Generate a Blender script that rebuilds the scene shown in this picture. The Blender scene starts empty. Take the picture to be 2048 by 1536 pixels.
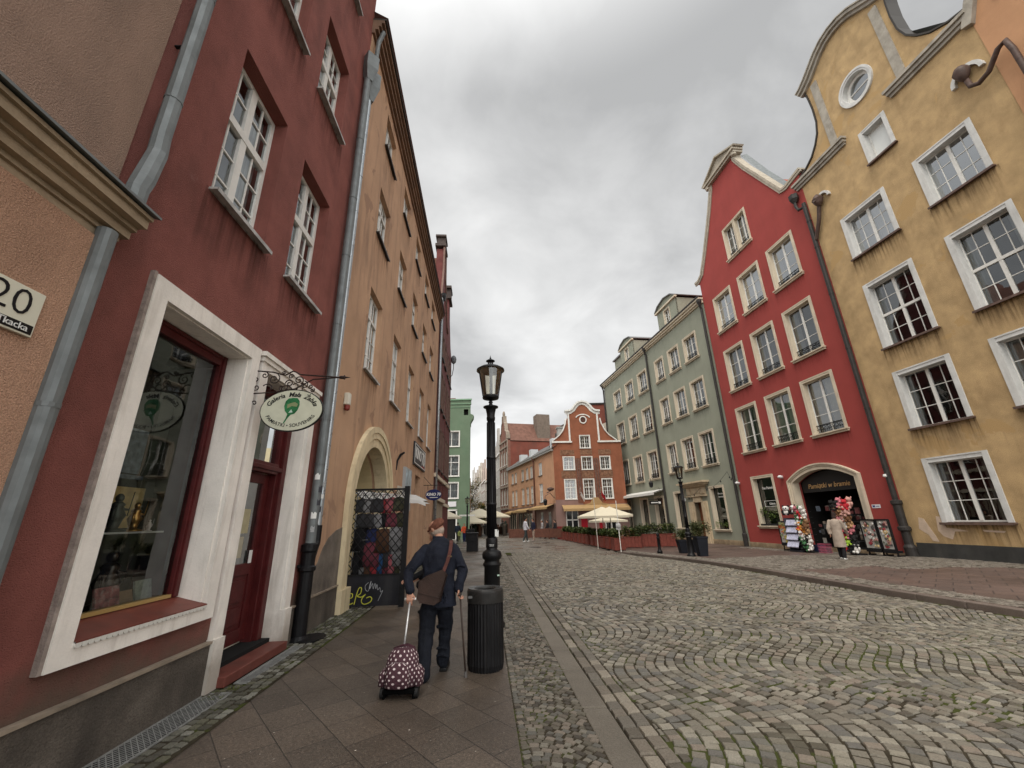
import bpy, math, random
from mathutils import Vector, Matrix
from mathutils.geometry import tessellate_polygon
random.seed(7)
S=bpy.context.scene; COL=S.collection
D2R=math.radians
# ---------------------------------------------------------------- camera, sky, sun, exposure
def setup():
    pitch,roll=D2R(18.49),D2R(1.44)
    cp,sp,c,s=math.cos(pitch),math.sin(pitch),math.cos(roll),math.sin(roll)
    R=Matrix(((c,-s,0),(s,c,0),(0,0,1)))
    rt=R@Vector((1,0,0)); fw=R@Vector((0,-sp,-cp)); up=R@Vector((0,cp,-sp))
    M=Matrix((rt,fw,up)).to_4x4(); M.translation=Vector((0,0,1.6))
    cam=bpy.data.cameras.new('camera'); cam.sensor_width=36; cam.lens=815/2048*36
    cam.clip_start=.05; cam.clip_end=1500
    o=bpy.data.objects.new('camera',cam); COL.objects.link(o); o.matrix_world=M; S.camera=o
    S.view_settings.view_transform='Standard'; S.view_settings.look='None'
    S.view_settings.gamma=1; S.view_settings.exposure=EXPO
    # world: overcast cloud deck, brighter towards the zenith, a little clear-sky tint
    w=bpy.data.worlds.new('World'); S.world=w; w.use_nodes=True
    nt=w.node_tree; nt.nodes.clear(); N=nt.nodes.new; L=nt.links.new
    out=N('ShaderNodeOutputWorld'); bg=N('ShaderNodeBackground'); bg2=N('ShaderNodeBackground'); add=N('ShaderNodeAddShader')
    sky=N('ShaderNodeTexSky'); sky.sky_type='NISHITA'; sky.sun_disc=False
    sky.sun_elevation=SUN_EL; sky.sun_rotation=SUN_AZ; L(sky.outputs[0],bg2.inputs[0]); bg2.inputs[1].default_value=.05*.12
    tc=N('ShaderNodeTexCoord'); sep=N('ShaderNodeSeparateXYZ'); L(tc.outputs['Generated'],sep.inputs[0])
    def mth(op,a,b=None,cl=False):
        n=N('ShaderNodeMath'); n.operation=op; n.use_clamp=cl
        for i,v in enumerate((a,b)):
            if v is None: continue
            if hasattr(v,'links'): L(v,n.inputs[i])
            else: n.inputs[i].default_value=v
        return n.outputs[0]
    zp=mth('MAXIMUM',sep.outputs[2],0.0)
    den=mth('ADD',zp,.22)
    cx=N('ShaderNodeCombineXYZ'); L(mth('DIVIDE',sep.outputs[0],den),cx.inputs[0]); L(mth('DIVIDE',sep.outputs[1],den),cx.inputs[1]); cx.inputs[2].default_value=3.7
    def noi(sc,det,rough,dist=0,off=(0,0,0)):
        mp=N('ShaderNodeMapping'); mp.inputs['Location'].default_value=off; L(cx.outputs[0],mp.inputs[0])
        n=N('ShaderNodeTexNoise'); n.inputs['Scale'].default_value=sc; n.inputs['Detail'].default_value=det
        n.inputs['Roughness'].default_value=rough; n.inputs['Distortion'].default_value=dist; L(mp.outputs[0],n.inputs[0]); return n.outputs[0]
    n1=noi(.62,5,.48,.3,(1.3,.4,0)); n2=noi(2.6,6,.55,.35,(5,2,0))
    v=mth('ADD',mth('MULTIPLY',n1,.75),mth('MULTIPLY',n2,.25))
    v=mth('MULTIPLY',mth('SUBTRACT',v,.40,),4.2,True)
    base=mth('ADD',mth('MULTIPLY',v,.40),.31)
    # horizon lift; overcast zenith brightening, boosted to light the walls
    hor=mth('MULTIPLY',mth('POWER',mth('SUBTRACT',1.0,zp,True),5.0),.24)
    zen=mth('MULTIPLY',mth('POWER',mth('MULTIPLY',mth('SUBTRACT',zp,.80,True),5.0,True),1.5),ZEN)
    back=mth('MULTIPLY',mth('MULTIPLY',mth('SUBTRACT',mth('MULTIPLY',sep.outputs[1],-1.0),.10,True),3.0,True),BACK)  # sky glow added behind the camera to brighten the house fronts
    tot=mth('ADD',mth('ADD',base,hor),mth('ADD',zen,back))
    rmp=N('ShaderNodeValToRGB'); rmp.color_ramp.elements[0].position=.3; rmp.color_ramp.elements[0].color=(.985,.985,.975,1)
    rmp.color_ramp.elements[1].position=.9; rmp.color_ramp.elements[1].color=(1,.995,.975,1); L(tot,rmp.inputs[0])
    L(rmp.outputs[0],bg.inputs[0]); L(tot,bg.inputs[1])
    L(bg.outputs[0],add.inputs[0]); L(bg2.outputs[0],add.inputs[1]); L(add.outputs[0],out.inputs[0])
    l=bpy.data.lights.new('sun','SUN'); l.energy=SUN; l.angle=D2R(30); l.color=(1,.92,.80)
    lo=bpy.data.objects.new('sun',l); COL.objects.link(lo)
    lo.rotation_euler=Vector((math.sin(SUN_AZ)*math.cos(SUN_EL),math.cos(SUN_AZ)*math.cos(SUN_EL),math.sin(SUN_EL))).to_track_quat('Z','Y').to_euler()
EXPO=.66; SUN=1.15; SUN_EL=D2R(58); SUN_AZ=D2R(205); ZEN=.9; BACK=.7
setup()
# ---------------------------------------------------------------- materials
MATS={}
def mat(name,col=(.5,.5,.5),rough=.7,metal=0,var=.0,vs=3.,bump=0.,bs=40.,spec=.22,dirt=0.,dcol=(.08,.07,.06),ds=(1.2,1.2,.25),island=0.,fine=0.,fs=80.,rvar=0.,island_col=None,emis=None,zdirt=None,patches=None,sat=0):
    if name in MATS: return MATS[name]
    m=bpy.data.materials.new(name); m.use_nodes=True; MATS[name]=m
    nt=m.node_tree; N=nt.nodes.new; L=nt.links.new; b=nt.nodes['Principled BSDF']
    b.inputs['Roughness'].default_value=rough; b.inputs['Metallic'].default_value=metal; b.inputs['Specular IOR Level'].default_value=spec
    tc=N('ShaderNodeTexCoord'); co=tc.outputs['Object']
    rgb=N('ShaderNodeRGB'); rgb.outputs[0].default_value=(*col,1); cur=rgb.outputs[0]
    def noise(sc,det=4,ro=.55,vec=None,dist=0):
        n=N('ShaderNodeTexNoise'); n.inputs['Scale'].default_value=sc; n.inputs['Detail'].default_value=det; n.inputs['Roughness'].default_value=ro
        n.inputs['Distortion'].default_value=dist; L(vec or co,n.inputs[0]); return n.outputs[0]
    def mapr(v,a,b_,c,d):
        n=N('ShaderNodeMapRange'); L(v,n.inputs[0])
        for i,x in enumerate((a,b_,c,d)): n.inputs[i+1].default_value=x
        return n.outputs[0]
    def scale(v,k):
        n=N('ShaderNodeMix'); n.data_type='RGBA'; n.blend_type='MULTIPLY'; n.inputs[0].default_value=1
        L(v,n.inputs[6]); cb=N('ShaderNodeCombineColor'); [L(k,cb.inputs[i]) for i in range(3)]; L(cb.outputs[0],n.inputs[7]); return n.outputs[2]
    def mix(f,a,c2):
        n=N('ShaderNodeMix'); n.data_type='RGBA'; L(f,n.inputs[0]); L(a,n.inputs[6])
        if isinstance(c2,tuple): n.inputs[7].default_value=(*c2,1)
        else: L(c2,n.inputs[7])
        return n.outputs[2]
    if island or island_col:
        g=N('ShaderNodeNewGeometry'); ri=g.outputs['Random Per Island']
        if island_col:
            r=N('ShaderNodeValToRGB'); r.color_ramp.interpolation='CONSTANT' if len(island_col)>4 else 'LINEAR'
            els=r.color_ramp.elements
            while len(els)<len(island_col): els.new(.5)
            for i,cc in enumerate(island_col): els[i].position=i/len(island_col); els[i].color=(*cc,1)
            L(ri,r.inputs[0]); cur=r.outputs[0]
        if island: cur=scale(cur,mapr(ri,0,1,1-island,1+island))
    if var: cur=scale(cur,mapr(noise(vs,5,.6),.3,.7,1-var,1+var))
    if fine: cur=scale(cur,mapr(noise(fs,2,.5),.3,.7,1-fine,1+fine))
    if dirt:
        mp=N('ShaderNodeMapping'); mp.inputs['Scale'].default_value=ds; L(co,mp.inputs[0])
        cur=mix(mapr(noise(1.6,7,.65,mp.outputs[0],.4),.5,.78,0,dirt),cur,dcol)
    if patches:  # (colour, scale, threshold)
        pc,psc,pt=patches
        cur=mix(mapr(noise(psc,6,.6,None,.5),pt,pt+.02,0,1),cur,pc)
    if zdirt:    # colour, z where it starts, fade height, strength : splash dirt of its own shape near the ground
        zc,z0,z1,st=zdirt
        sp=N('ShaderNodeSeparateXYZ'); L(co,sp.inputs[0])
        ad=N('ShaderNodeMath'); ad.operation='MULTIPLY_ADD'; L(noise(2.2,6,.6),ad.inputs[0]); ad.inputs[1].default_value=(z1-z0)*2.2; L(sp.outputs[2],ad.inputs[2])
        cur=mix(mapr(ad.outputs[0],z0+(z1-z0)*1.1,z1+(z1-z0)*1.1,st,0),cur,zc)
    L(cur,b.inputs['Base Color'])
    if rvar: L(mapr(noise(vs*1.7,4),.35,.65,max(0.02,rough-rvar),min(1,rough+rvar)),b.inputs['Roughness'])
    if bump:
        bn=N('ShaderNodeBump'); bn.inputs['Strength'].default_value=min(1,bump); bn.inputs['Distance'].default_value=.01*max(1,bump)
        L(noise(bs,3,.6),bn.inputs['Height']); L(bn.outputs[0],b.inputs['Normal'])
    if emis:
        b.inputs['Emission Color'].default_value=(*emis[:3],1); b.inputs['Emission Strength'].default_value=emis[3]
    return m
def stainmat(name,col,st=.6):
    m=bpy.data.materials.new(name); m.use_nodes=True; nt=m.node_tree; nt.nodes.clear(); N=nt.nodes.new; L=nt.links.new
    o=N('ShaderNodeOutputMaterial'); mx=N('ShaderNodeMixShader'); t=N('ShaderNodeBsdfTransparent'); d=N('ShaderNodeBsdfDiffuse'); d.inputs[0].default_value=(*col,1)
    tc=N('ShaderNodeTexCoord'); gi=N('ShaderNodeNewGeometry'); mp=N('ShaderNodeMapping'); mp.inputs['Scale'].default_value=(9,9,.5); L(gi.outputs['Position'],mp.inputs[0])
    n=N('ShaderNodeTexNoise'); n.inputs['Scale'].default_value=1.6; n.inputs['Detail'].default_value=5; L(mp.outputs[0],n.inputs[0])
    r=N('ShaderNodeMapRange'); L(n.outputs[0],r.inputs[0]); r.inputs[1].default_value=.42; r.inputs[2].default_value=.72; r.inputs[4].default_value=st
    s=N('ShaderNodeSeparateXYZ'); L(tc.outputs['Generated'],s.inputs[0]); p=N('ShaderNodeMath'); p.operation='POWER'; L(s.outputs[2],p.inputs[0]); p.inputs[1].default_value=1.4
    e=N('ShaderNodeMath'); e.operation='MULTIPLY'; L(p.outputs[0],e.inputs[0]); L(r.outputs[0],e.inputs[1]); L(e.outputs[0],mx.inputs[0]); L(t.outputs[0],mx.inputs[1]); L(d.outputs[0],mx.inputs[2]); L(mx.outputs[0],o.inputs[0]); return m
def glass(name,tint=(.85,.9,.9),refl=.35,rough=.02):
    if name in MATS: return MATS[name]
    m=bpy.data.materials.new(name); m.use_nodes=True; MATS[name]=m
    nt=m.node_tree; nt.nodes.clear(); N=nt.nodes.new; L=nt.links.new
    o=N('ShaderNodeOutputMaterial'); mx=N('ShaderNodeMixShader'); t=N('ShaderNodeBsdfTransparent'); g=N('ShaderNodeBsdfGlossy')
    t.inputs[0].default_value=(*tint,1); g.inputs['Roughness'].default_value=rough; g.inputs[0].default_value=(.9,.93,.95,1)
    lw=N('ShaderNodeFresnel'); lw.inputs[0].default_value=1.5
    a=N('ShaderNodeMath'); a.operation='MULTIPLY_ADD'; L(lw.outputs[0],a.inputs[0]); a.inputs[1].default_value=1.6; a.inputs[2].default_value=refl-.06; a.use_clamp=True
    L(a.outputs[0],mx.inputs[0]); L(t.outputs[0],mx.inputs[1]); L(g.outputs[0],mx.inputs[2]); L(mx.outputs[0],o.inputs[0])
    tc=N('ShaderNodeTexCoord'); n=N('ShaderNodeTexNoise'); n.inputs['Scale'].default_value=1.3; L(tc.outputs['Object'],n.inputs[0])
    bn=N('ShaderNodeBump'); bn.inputs['Strength'].default_value=.12; bn.inputs['Distance'].default_value=.03; L(n.outputs[0],bn.inputs['Height']); L(bn.outputs[0],g.inputs['Normal'])
    return m
# ---------------------------------------------------------------- mesh builder
class MB:
    def __init__(s): s.v=[]; s.f=[]; s.uv=None
    def add(s,vs,fs):
        n=len(s.v); s.v+= [tuple(v) for v in vs]; s.f+=[tuple(i+n for i in f) for f in fs]; return s
    def box(s,x0,x1,y0,y1,z0,z1):
        return s.add([(x0,y0,z0),(x1,y0,z0),(x1,y1,z0),(x0,y1,z0),(x0,y0,z1),(x1,y0,z1),(x1,y1,z1),(x0,y1,z1)],
            [(3,2,1,0),(4,5,6,7),(0,1,5,4),(1,2,6,5),(2,3,7,6),(3,0,4,7)])
    def obox(s,c,ax,ay,az):  # oriented box: centre and three half vectors
        c,ax,ay,az=map(Vector,(c,ax,ay,az))
        vs=[c+i*ax+j*ay+k*az for k in(-1,1) for i,j in((-1,-1),(1,-1),(1,1),(-1,1))]
        return s.add(vs,[(3,2,1,0),(4,5,6,7),(0,1,5,4),(1,2,6,5),(2,3,7,6),(3,0,4,7)])
    def bar(s,a,b,w,h=None,up=(0,0,1)):
        a,b=Vector(a),Vector(b); h=h or w; d=(b-a)
        u=Vector(up); 
        if abs(d.normalized().dot(u))>.98: u=Vector((0,1,0))
        x=d.cross(u).normalized(); z=x.cross(d).normalized()
        return s.obox((a+b)/2,x*w/2,d/2,z*h/2)
    def prism(s,pts,y0,y1):  # (x,z) outline extruded in y
        n=len(pts); vs=[(x,y0,z) for x,z in pts]+[(x,y1,z) for x,z in pts]
        fs=[(i,(i+1)%n,(i+1)%n+n,i+n) for i in range(n)]
        tr=tessellate_polygon([[Vector((x,z,0)) for x,z in pts]])
        for t in tr: fs.append(tuple(t)); fs.append(tuple(i+n for i in reversed(t)))
        return s.add(vs,fs)
    def sheet(s,loops,y0,depth,front=True):  # wall with holes: front face + reveals running back
        allp=[p for l in loops for p in l]; n0=0; fs=[]; N=len(allp)
        vs=[(x,y0,z) for x,z in allp]+[(x,y0+depth,z) for x,z in allp]
        for t in tessellate_polygon([[Vector((x,z,0)) for x,z in l] for l in loops]): fs.append(tuple(t))
        for l in loops:
            n=len(l)
            for i in range(n): a,b=n0+i,n0+(i+1)%n; fs.append((a,b,b+N,a+N))
            n0+=n
        return s.add(vs,fs)
    def strip(s,inner,outer,y0,y1):  # band between two equal-length (x,z) polylines, open ends, with thickness
        n=len(inner); vs=[]
        for (a,b) in zip(inner,outer): vs+=[(a[0],y0,a[1]),(b[0],y0,b[1]),(b[0],y1,b[1]),(a[0],y1,a[1])]
        fs=[]
        for i in range(n-1):
            for j in range(4): fs.append((i*4+j,i*4+(j+1)%4,(i+1)*4+(j+1)%4,(i+1)*4+j))
        fs+=[(0,1,2,3),((n-1)*4+3,(n-1)*4+2,(n-1)*4+1,(n-1)*4)]
        return s.add(vs,fs)
    def tube(s,path,r,seg=8,caps=True):
        path=[Vector(p) for p in path]; n=len(path); rs=r if hasattr(r,'__len__') else [r]*n
        vs=[];fs=[]; prev=None
        for i,p in enumerate(path):
            d=(path[min(i+1,n-1)]-path[max(i-1,0)]).normalized()
            if prev is None:
                u=Vector((0,0,1)) if abs(d.z)<.9 else Vector((1,0,0)); x=d.cross(u).normalized()
            else: x=(prev-d*prev.dot(d)).normalized()
            prev=x; y=d.cross(x)
            for k in range(seg):
                a=2*math.pi*k/seg; vs.append(p+(x*math.cos(a)+y*math.sin(a))*rs[i])
        for i in range(n-1):
            for k in range(seg): a,b=i*seg+k,i*seg+(k+1)%seg; fs.append((a,b,b+seg,a+seg))
        if caps: fs+=[tuple(reversed(range(seg))),tuple(range((n-1)*seg,n*seg))]
        return s.add(vs,fs)
    def lathe(s,c,prof,seg=20,caps=True,sx=1,sy=1,rib=0,ribn=0):
        vs=[];fs=[];n=len(prof)
        for r,z in prof:
            for k in range(seg):
                a=2*math.pi*k/seg; rr=r*(1-(rib if ribn and k%2 else 0)); vs.append((c[0]+rr*sx*math.cos(a),c[1]+rr*sy*math.sin(a),c[2]+z))
        for i in range(n-1):
            for k in range(seg): a,b=i*seg+k,i*seg+(k+1)%seg; fs.append((a,b,b+seg,a+seg))
        if caps: fs+=[tuple(reversed(range(seg))),tuple(range((n-1)*seg,n*seg))]
        return s.add(vs,fs)
    def ell(s,c,rx,ry,rz,seg=10,rings=6,rot=None):
        vs=[];fs=[]
        for i in range(rings+1):
            t=math.pi*i/rings
            for k in range(seg):
                a=2*math.pi*k/seg; v=Vector((rx*math.sin(t)*math.cos(a),ry*math.sin(t)*math.sin(a),rz*math.cos(t)))
                if rot: v=rot@v
                vs.append(Vector(c)+v)
        for i in range(rings):
            for k in range(seg): a,b=i*seg+k,i*seg+(k+1)%seg; fs.append((a,b,b+seg,a+seg))
        return s.add(vs,fs)
    def leaves(s,c,r,n,size,flat=1.):
        for _ in range(n):
            d=Vector((random.gauss(0,1),random.gauss(0,1),random.gauss(0,1))).normalized()*(random.random()**.4)
            p=Vector(c)+Vector((d.x*r[0],d.y*r[1],d.z*r[2])); a=random.random()*6.28; sz=size*random.uniform(.6,1.3)
            x=Vector((math.cos(a),math.sin(a),random.uniform(-.6,.6))).normalized(); y=x.cross(Vector((random.uniform(-.6,.6),random.uniform(-.6,.6),1))).normalized()
            s.add([p-x*sz,p-y*sz*.45,p+x*sz,p+y*sz*.45],[(0,1,2,3)])
        return s
    def mesh(s,name,m,smooth=False):
        me=bpy.data.meshes.new(name); me.from_pydata(s.v,[],s.f)
        if m: me.materials.append(m)
        if smooth: me.polygons.foreach_set('use_smooth',[True]*len(me.polygons))
        me.update(); return me
    def build(s,name,m,parent=None,smooth=False,bevel=0,loc=None):
        o=bpy.data.objects.new(name,s.mesh(name,m,smooth)); COL.objects.link(o)
        if parent: o.parent=parent
        if loc: o.location=loc
        if bevel:
            b=o.modifiers.new('bevel','BEVEL'); b.width=bevel; b.segments=2; b.limit_method='ANGLE'; b.angle_limit=D2R(40)
        return o
def each(name,m,parent,*boxes):
    return [MB().box(*b).build(name,m,parent) for b in boxes]
def tag(o,label=None,cat=None,group=None,kind=None):
    if label: o['label']=label
    if cat: o['category']=cat
    if group: o['group']=group
    if kind: o['kind']=kind
    return o
def thing(name,label,cat,loc=(0,0,0),rz=0,group=None):
    o=bpy.data.objects.new(name,None); COL.objects.link(o); o.empty_display_size=.1
    o.location=loc; o.rotation_euler=(0,0,rz); return tag(o,label,cat,group)
def place(me,name,parent,loc=(0,0,0),rz=0,sc=None):
    o=bpy.data.objects.new(name,me); COL.objects.link(o); o.parent=parent; o.location=loc; o.rotation_euler=(0,0,rz)
    if sc: o.scale=sc
    return o
def copytree(src,loc=None,rz=None,label=None,sc=None):
    kids={}
    for o in list(COL.objects):
        if o.parent: kids.setdefault(o.parent,[]).append(o)
    def rec(o,par):
        c=o.copy(); COL.objects.link(c)
        if par: c.parent=par
        for k in kids.get(o,[]): rec(k,c)
        return c
    c=rec(src,None)
    if loc is not None: c.location=loc
    if rz is not None: c.rotation_euler=(0,0,rz)
    if sc: c.scale=(sc,)*3
    if label: c['label']=label
    return c
def sstep(a,b,x):
    t=max(0,min(1,(x-a)/(b-a))); return t*t*(3-2*t)
def GZ(x,y): return -.19*sstep(14,25,y)*sstep(0,6,x)
def RZ(x,y): return GZ(x,y)-.012-.085*sstep(1.2,6,x)*(1-sstep(22,30,y))
def XK(y):  # right kerb line
    P=[(2,8.7),(7.7,8.25),(10,7.85),(14.2,7.4),(19.3,6.85),(22.5,6.2),(25.7,5.5),(30,5.3),(60,5.3)]
    for (a,b),(c,d) in zip(P,P[1:]):
        if y<=c: return b+(d-b)*(y-a)/(c-a)
    return P[-1][1]
def fdir(h): return (math.sin(D2R(h)),math.cos(D2R(h)))
def on(p,h,u): d=fdir(h); return (p[0]+u*d[0],p[1]+u*d[1])
# facade anchors (ground points) and headings
PL=(-3.21,5.07); HL=-3.2
PO=on(PL,HL,1.9); HO=-4.06
PR=(14.77,16.34); HR=-6.4
PG=on(PR,HR,9.5); HG=-8.6
PC=(3.9,40.5); HRU=87.; HOR=-16.
def rotL(h): return D2R(90-h)
def rotR(h): return D2R(-90-h)
FONT=None
def text_mesh(txt,size,extr=.004,bold=0,shear=0,italic=False):
    cu=bpy.data.curves.new('t','FONT'); cu.body=txt; cu.size=size; cu.extrude=extr; cu.offset=bold; cu.shear=shear; cu.align_x='CENTER'; cu.align_y='CENTER'; cu.resolution_u=3
    o=bpy.data.objects.new('t',cu); COL.objects.link(o); dg=bpy.context.evaluated_depsgraph_get()
    me=bpy.data.meshes.new_from_object(o.evaluated_get(dg)); bpy.data.objects.remove(o)
    vs=[v.co.copy() for v in me.vertices]; fs=[tuple(p.vertices) for p in me.polygons]; bpy.data.meshes.remove(me); return vs,fs
def lettering(txt,size,parent,m,x,y,z,bold=.0,shear=0,extr=.003,warp=None,name='lettering',sx=1):
    vs,fs=text_mesh(txt,size,extr,bold,shear)   # text plane -> local xz plane, facing -y
    out=[]
    for v in vs:
        a,b=v.x*sx,v.y
        if warp: a,b=warp(a,b)
        out.append((x+a,y-v.z,z+b))
    return MB().add(out,fs).build(name,m,parent)
WHITE=mat('white_paint',(.72,.71,.67),.5,var=.06,vs=6,dirt=.25,ds=(3,3,1),dcol=(.3,.28,.24))
CREAM=mat('cream_stone_trim',(.60,.52,.40),.75,var=.10,vs=3,dirt=.35,dcol=(.25,.21,.16),bump=.3,bs=60)
GREYW=mat('worn_whitewash',(.60,.60,.58),.75,var=.12,vs=3,dirt=.55,dcol=(.26,.25,.23),ds=(1.6,1.6,.35),bump=.3,bs=50)
PANE=glass('window_glass',(.80,.85,.86),.16,.015)
PANE2=glass('window_glass_sky',(.6,.63,.66),.42,.015)
CURT=mat('net_curtain',(.42,.43,.42),.9,var=.12,vs=5)
CURT2=mat('warm_drapes',(.50,.46,.38),.9,var=.15,vs=5)
ROOM=mat('dark_room',(.018,.017,.016),.9)
IRON=mat('black_wrought_iron',(.012,.012,.013),.45,var=.2,vs=20)
SLATE=mat('dark_sill_metal',(.05,.045,.042),.5,var=.25,vs=6)
RUSTS=mat('brown_sill_metal',(.13,.085,.07),.5,var=.3,vs=8,dirt=.4)
_wc={}
def window(P,x0,x1,z0,z1,dep=.16,sur=None,sill='dark',nc=2,rows=(3,),split=.5,fm=None,rail=False,curt=.6,pane=None,fr=.055,mb=.022,label=None,suw=.12,proud=.035,arch=False,mid=.07,sash=2,cm=None,key=0,stain=None,sh=.9):
    """outer rectangle x0..x1, z0..z1; with a surround the light is the outer rectangle less suw"""
    fm=fm or WHITE; pane=pane or PANE
    if 0<curt<1 and x1-x0>.6: curt=[curt,.92,.45,curt*.6,curt][int(abs(x0*7.3+z0*3.1))%5]; key=int(abs(x0*3.7+z0*5.3))%2 if curt>.8 else 0; cm=cm or (CURT2 if key else None)
    W,H=x1-x0,z1-z0
    k=(round(W,2),round(H,2),dep,sur.name if sur else 0,sill,nc,rows,split,fm.name,rail,curt,pane.name,fr,suw,proud,mid,sash,cm.name if cm else 0,key,stain.name if stain else 0)
    if k not in _wc:
        R=[]
        a0,a1,b0,b1=(suw,W-suw,.02,H-suw) if sur else (0,W,0,H)
        m=MB(); y0,y1=dep,dep+.06
        m.box(a0,a0+fr,y0,y1,b0,b1); m.box(a1-fr,a1,y0,y1,b0,b1)
        m.box(a0+fr,a1-fr,y0+.002,y1-.002,b0,b0+fr); m.box(a0+fr,a1-fr,y0+.002,y1-.002,b1-fr,b1)
        zs=[b0+fr]
        if len(rows)==2:
            zt=b0+(b1-b0)*split; m.box(a0+fr,a1-fr,y0-.02,y1-.004,zt-mid/2,zt+mid/2)
            bands=[(b0+fr,zt-mid/2,rows[0]),(zt+mid/2,b1-fr,rows[1])]
        else: bands=[(b0+fr,b1-fr,rows[0])]
        for (c0,c1,n) in bands:
            sw=(a1-a0-2*fr)/sash
            for si in range(sash):
                s0=a0+fr+si*sw; s1=s0+sw
                if si>0: m.box(s0-mid/2,s0+mid/2,y0-.012,y1-.006,c0,c1)
                l0=s0+(mid/2 if si>0 else 0); l1=s1-(mid/2 if si<sash-1 else 0)
                for j in range(1,n): zz=c0+(c1-c0)*j/n; m.box(l0,l1,y0+.012,y1-.012,zz-mb/2,zz+mb/2)
                for j in range(1,nc): xx=l0+(l1-l0)*j/nc; m.box(xx-mb/2,xx+mb/2,y0+.015,y1-.015,c0,c1)
        R.append(('window',m.mesh('window',fm)))
        g=MB().add([(a0+fr*.5,y0+.03,b0+fr*.5),(a1-fr*.5,y0+.03,b0+fr*.5),(a1-fr*.5,y0+.03,b1-fr*.5),(a0+fr*.5,y0+.03,b1-fr*.5)],[(0,1,2,3)])
        R.append(('pane',g.mesh('pane',pane)))
        if sur:
            s=MB(); s.box(0,a0,-proud,dep+.02,0,H); s.box(a1,W,-proud,dep+.02,0,H); s.box(a0,a1,-proud,dep+.02,b1,H)
            s.box(-.015,a0+.0,-proud-.018,-proud+.004,0,H+.015); s.box(a1,W+.015,-proud-.018,-proud+.004,0,H+.015); s.box(a0,a1,-proud-.018,-proud+.004,H-.035,H+.015)
            s.box(a0,a0+.02,-proud-.01,dep,b0,b1-.02) ; s.box(a1-.02,a1,-proud-.01,dep,b0,b1-.02); s.box(a0,a1,-proud-.01,dep,b1-.02,b1)
            R.append(('surround',s.mesh('surround',sur)))
        if sill:
            s=MB()
            if sill=='dark': s.box(-.04,W+.04,-proud-.08,dep,-.03,.006); s.box(-.04,W+.04,-proud-.084,-proud-.07,-.06,.004); sm=SLATE
            elif sill=='rust': s.box(-.05,W+.05,-proud-.10,dep,-.04,.006); s.box(-.05,W+.05,-proud-.105,-proud-.085,-.07,.004); sm=RUSTS
            elif sill=='white': s.box(-.03,W+.03,-proud-.05,dep,-.06,.006); sm=WHITE
            elif sill=='stone': s.box(-.07,W+.07,-proud-.13,dep,-.05,.006); s.box(-.04,W+.04,-proud-.06,0,-.14,-.05); sm=sur or CREAM
            elif sill=='pale': s.box(-.03,W+.03,-.085,dep+.01,-.022,.006); s.box(-.03,W+.03,-.089,-.078,-.045,.004); sm=mat('pale_sheet_sill',(.42,.41,.39),.5,var=.25,vs=9,dirt=.6)
            R.append(('sill',s.mesh('sill',sm)))
        if rail:
            s=MB(); yr=dep-.06; h=.42
            s.bar((a0,yr,h),(a1,yr,h),.030); s.bar((a0,yr,.06),(a1,yr,.06),.024); s.bar((a0,yr,h*.55),(a1,yr,h*.55),.018)
            n=max(5,int((a1-a0)/.11))
            for i in range(n+1): xx=a0+(a1-a0)*i/n; s.bar((xx,yr,.05),(xx,yr,h*.55),.015)
            n=max(3,int((a1-a0)/.24))
            for i in range(n):
                xx=a0+(a1-a0)*(i+.5)/n; q=[(xx+.075*math.cos(t*.7),yr,h*.77+.065*math.sin(t*.7)) for t in range(10)]; s.tube(q,.013,4)
            R.append(('railing',s.mesh('railing',IRON)))
        if curt:
            s=MB(); n=26
            for side in (0,1):
                w=(a1-a0)*curt/2; xa=a0+.03 if side==0 else a1-.03-w
                vs=[];fs=[]
                for i in range(n+1):
                    xx=xa+w*i/n; yy=y1+.10+.025*math.sin(i*1.9+side)
                    vs+=[(xx,yy,b0+.05),(xx,yy,b1-.04)]
                fs=[(2*i,2*i+2,2*i+3,2*i+1) for i in range(n)]; s.add(vs,fs)
            R.append(('curtain',s.mesh('curtain',cm or CURT)))
        if stain: R.append(('rain_stain',MB().add([(-.10,-.005,-.05-sh),(W+.10,-.005,-.05-sh),(W+.10,-.005,-.02),(-.10,-.005,-.02)],[(0,1,2,3)]).mesh('rain_stain',stain)))
        _wc[k]=R
    R=_wc[k]; w=place(R[0][1],'window',P,(x0,0,z0))
    for nm,me in R[1:]: place(me,nm,w)
    if label: w['label']=label
    return w
def rect(x0,x1,z0,z1): return [(x0,z0),(x1,z0),(x1,z1),(x0,z1)]
def hole(x0,x1,z0,z1,suw=0): return rect(x0+suw,x1-suw,z0+(.0),z1-suw)
def arc(cx,cz,r,a0,a1,n,rz=None):
    rz=rz or r
    return [(cx+r*math.cos(D2R(a0+(a1-a0)*i/n)),cz+rz*math.sin(D2R(a0+(a1-a0)*i/n))) for i in range(n+1)]
def offs(pl,d):
    out=[]
    for i,p in enumerate(pl):
        a=Vector(pl[max(i-1,0)]);b=Vector(pl[min(i+1,len(pl)-1)]); t=(b-a).normalized(); out.append((p[0]-t.y*d,p[1]+t.x*d))
    return out
def wall(P,outline,holes,m,y0=0,depth=.42,name='wall'): return MB().sheet([outline]+holes,y0,depth).build(name,m,P)
def mould(P,pl,m,name='cornice',prof=((0,.0,.06),(.05,.05,.10),(.10,.10,.16))):
    """stepped moulding following a polyline (x,z) on the facade; prof = (offset from line, next, projection)"""
    b=MB()
    for o0,th,pr in prof:
        b.strip(offs(pl,o0),offs(pl,o0+th+.002),-pr,.02)
    return b.build(name,m,P)
def pipe(P,path,r,m,name='downpipe',seg=12,clips=(),cm=None):
    b=MB().tube(path,r,seg)
    for z,x,y in clips: b.lathe((x,y,z),[(r*1.12,0),(r*1.12,.025)],12)
    return b.build(name,m,P,smooth=True)
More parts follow.
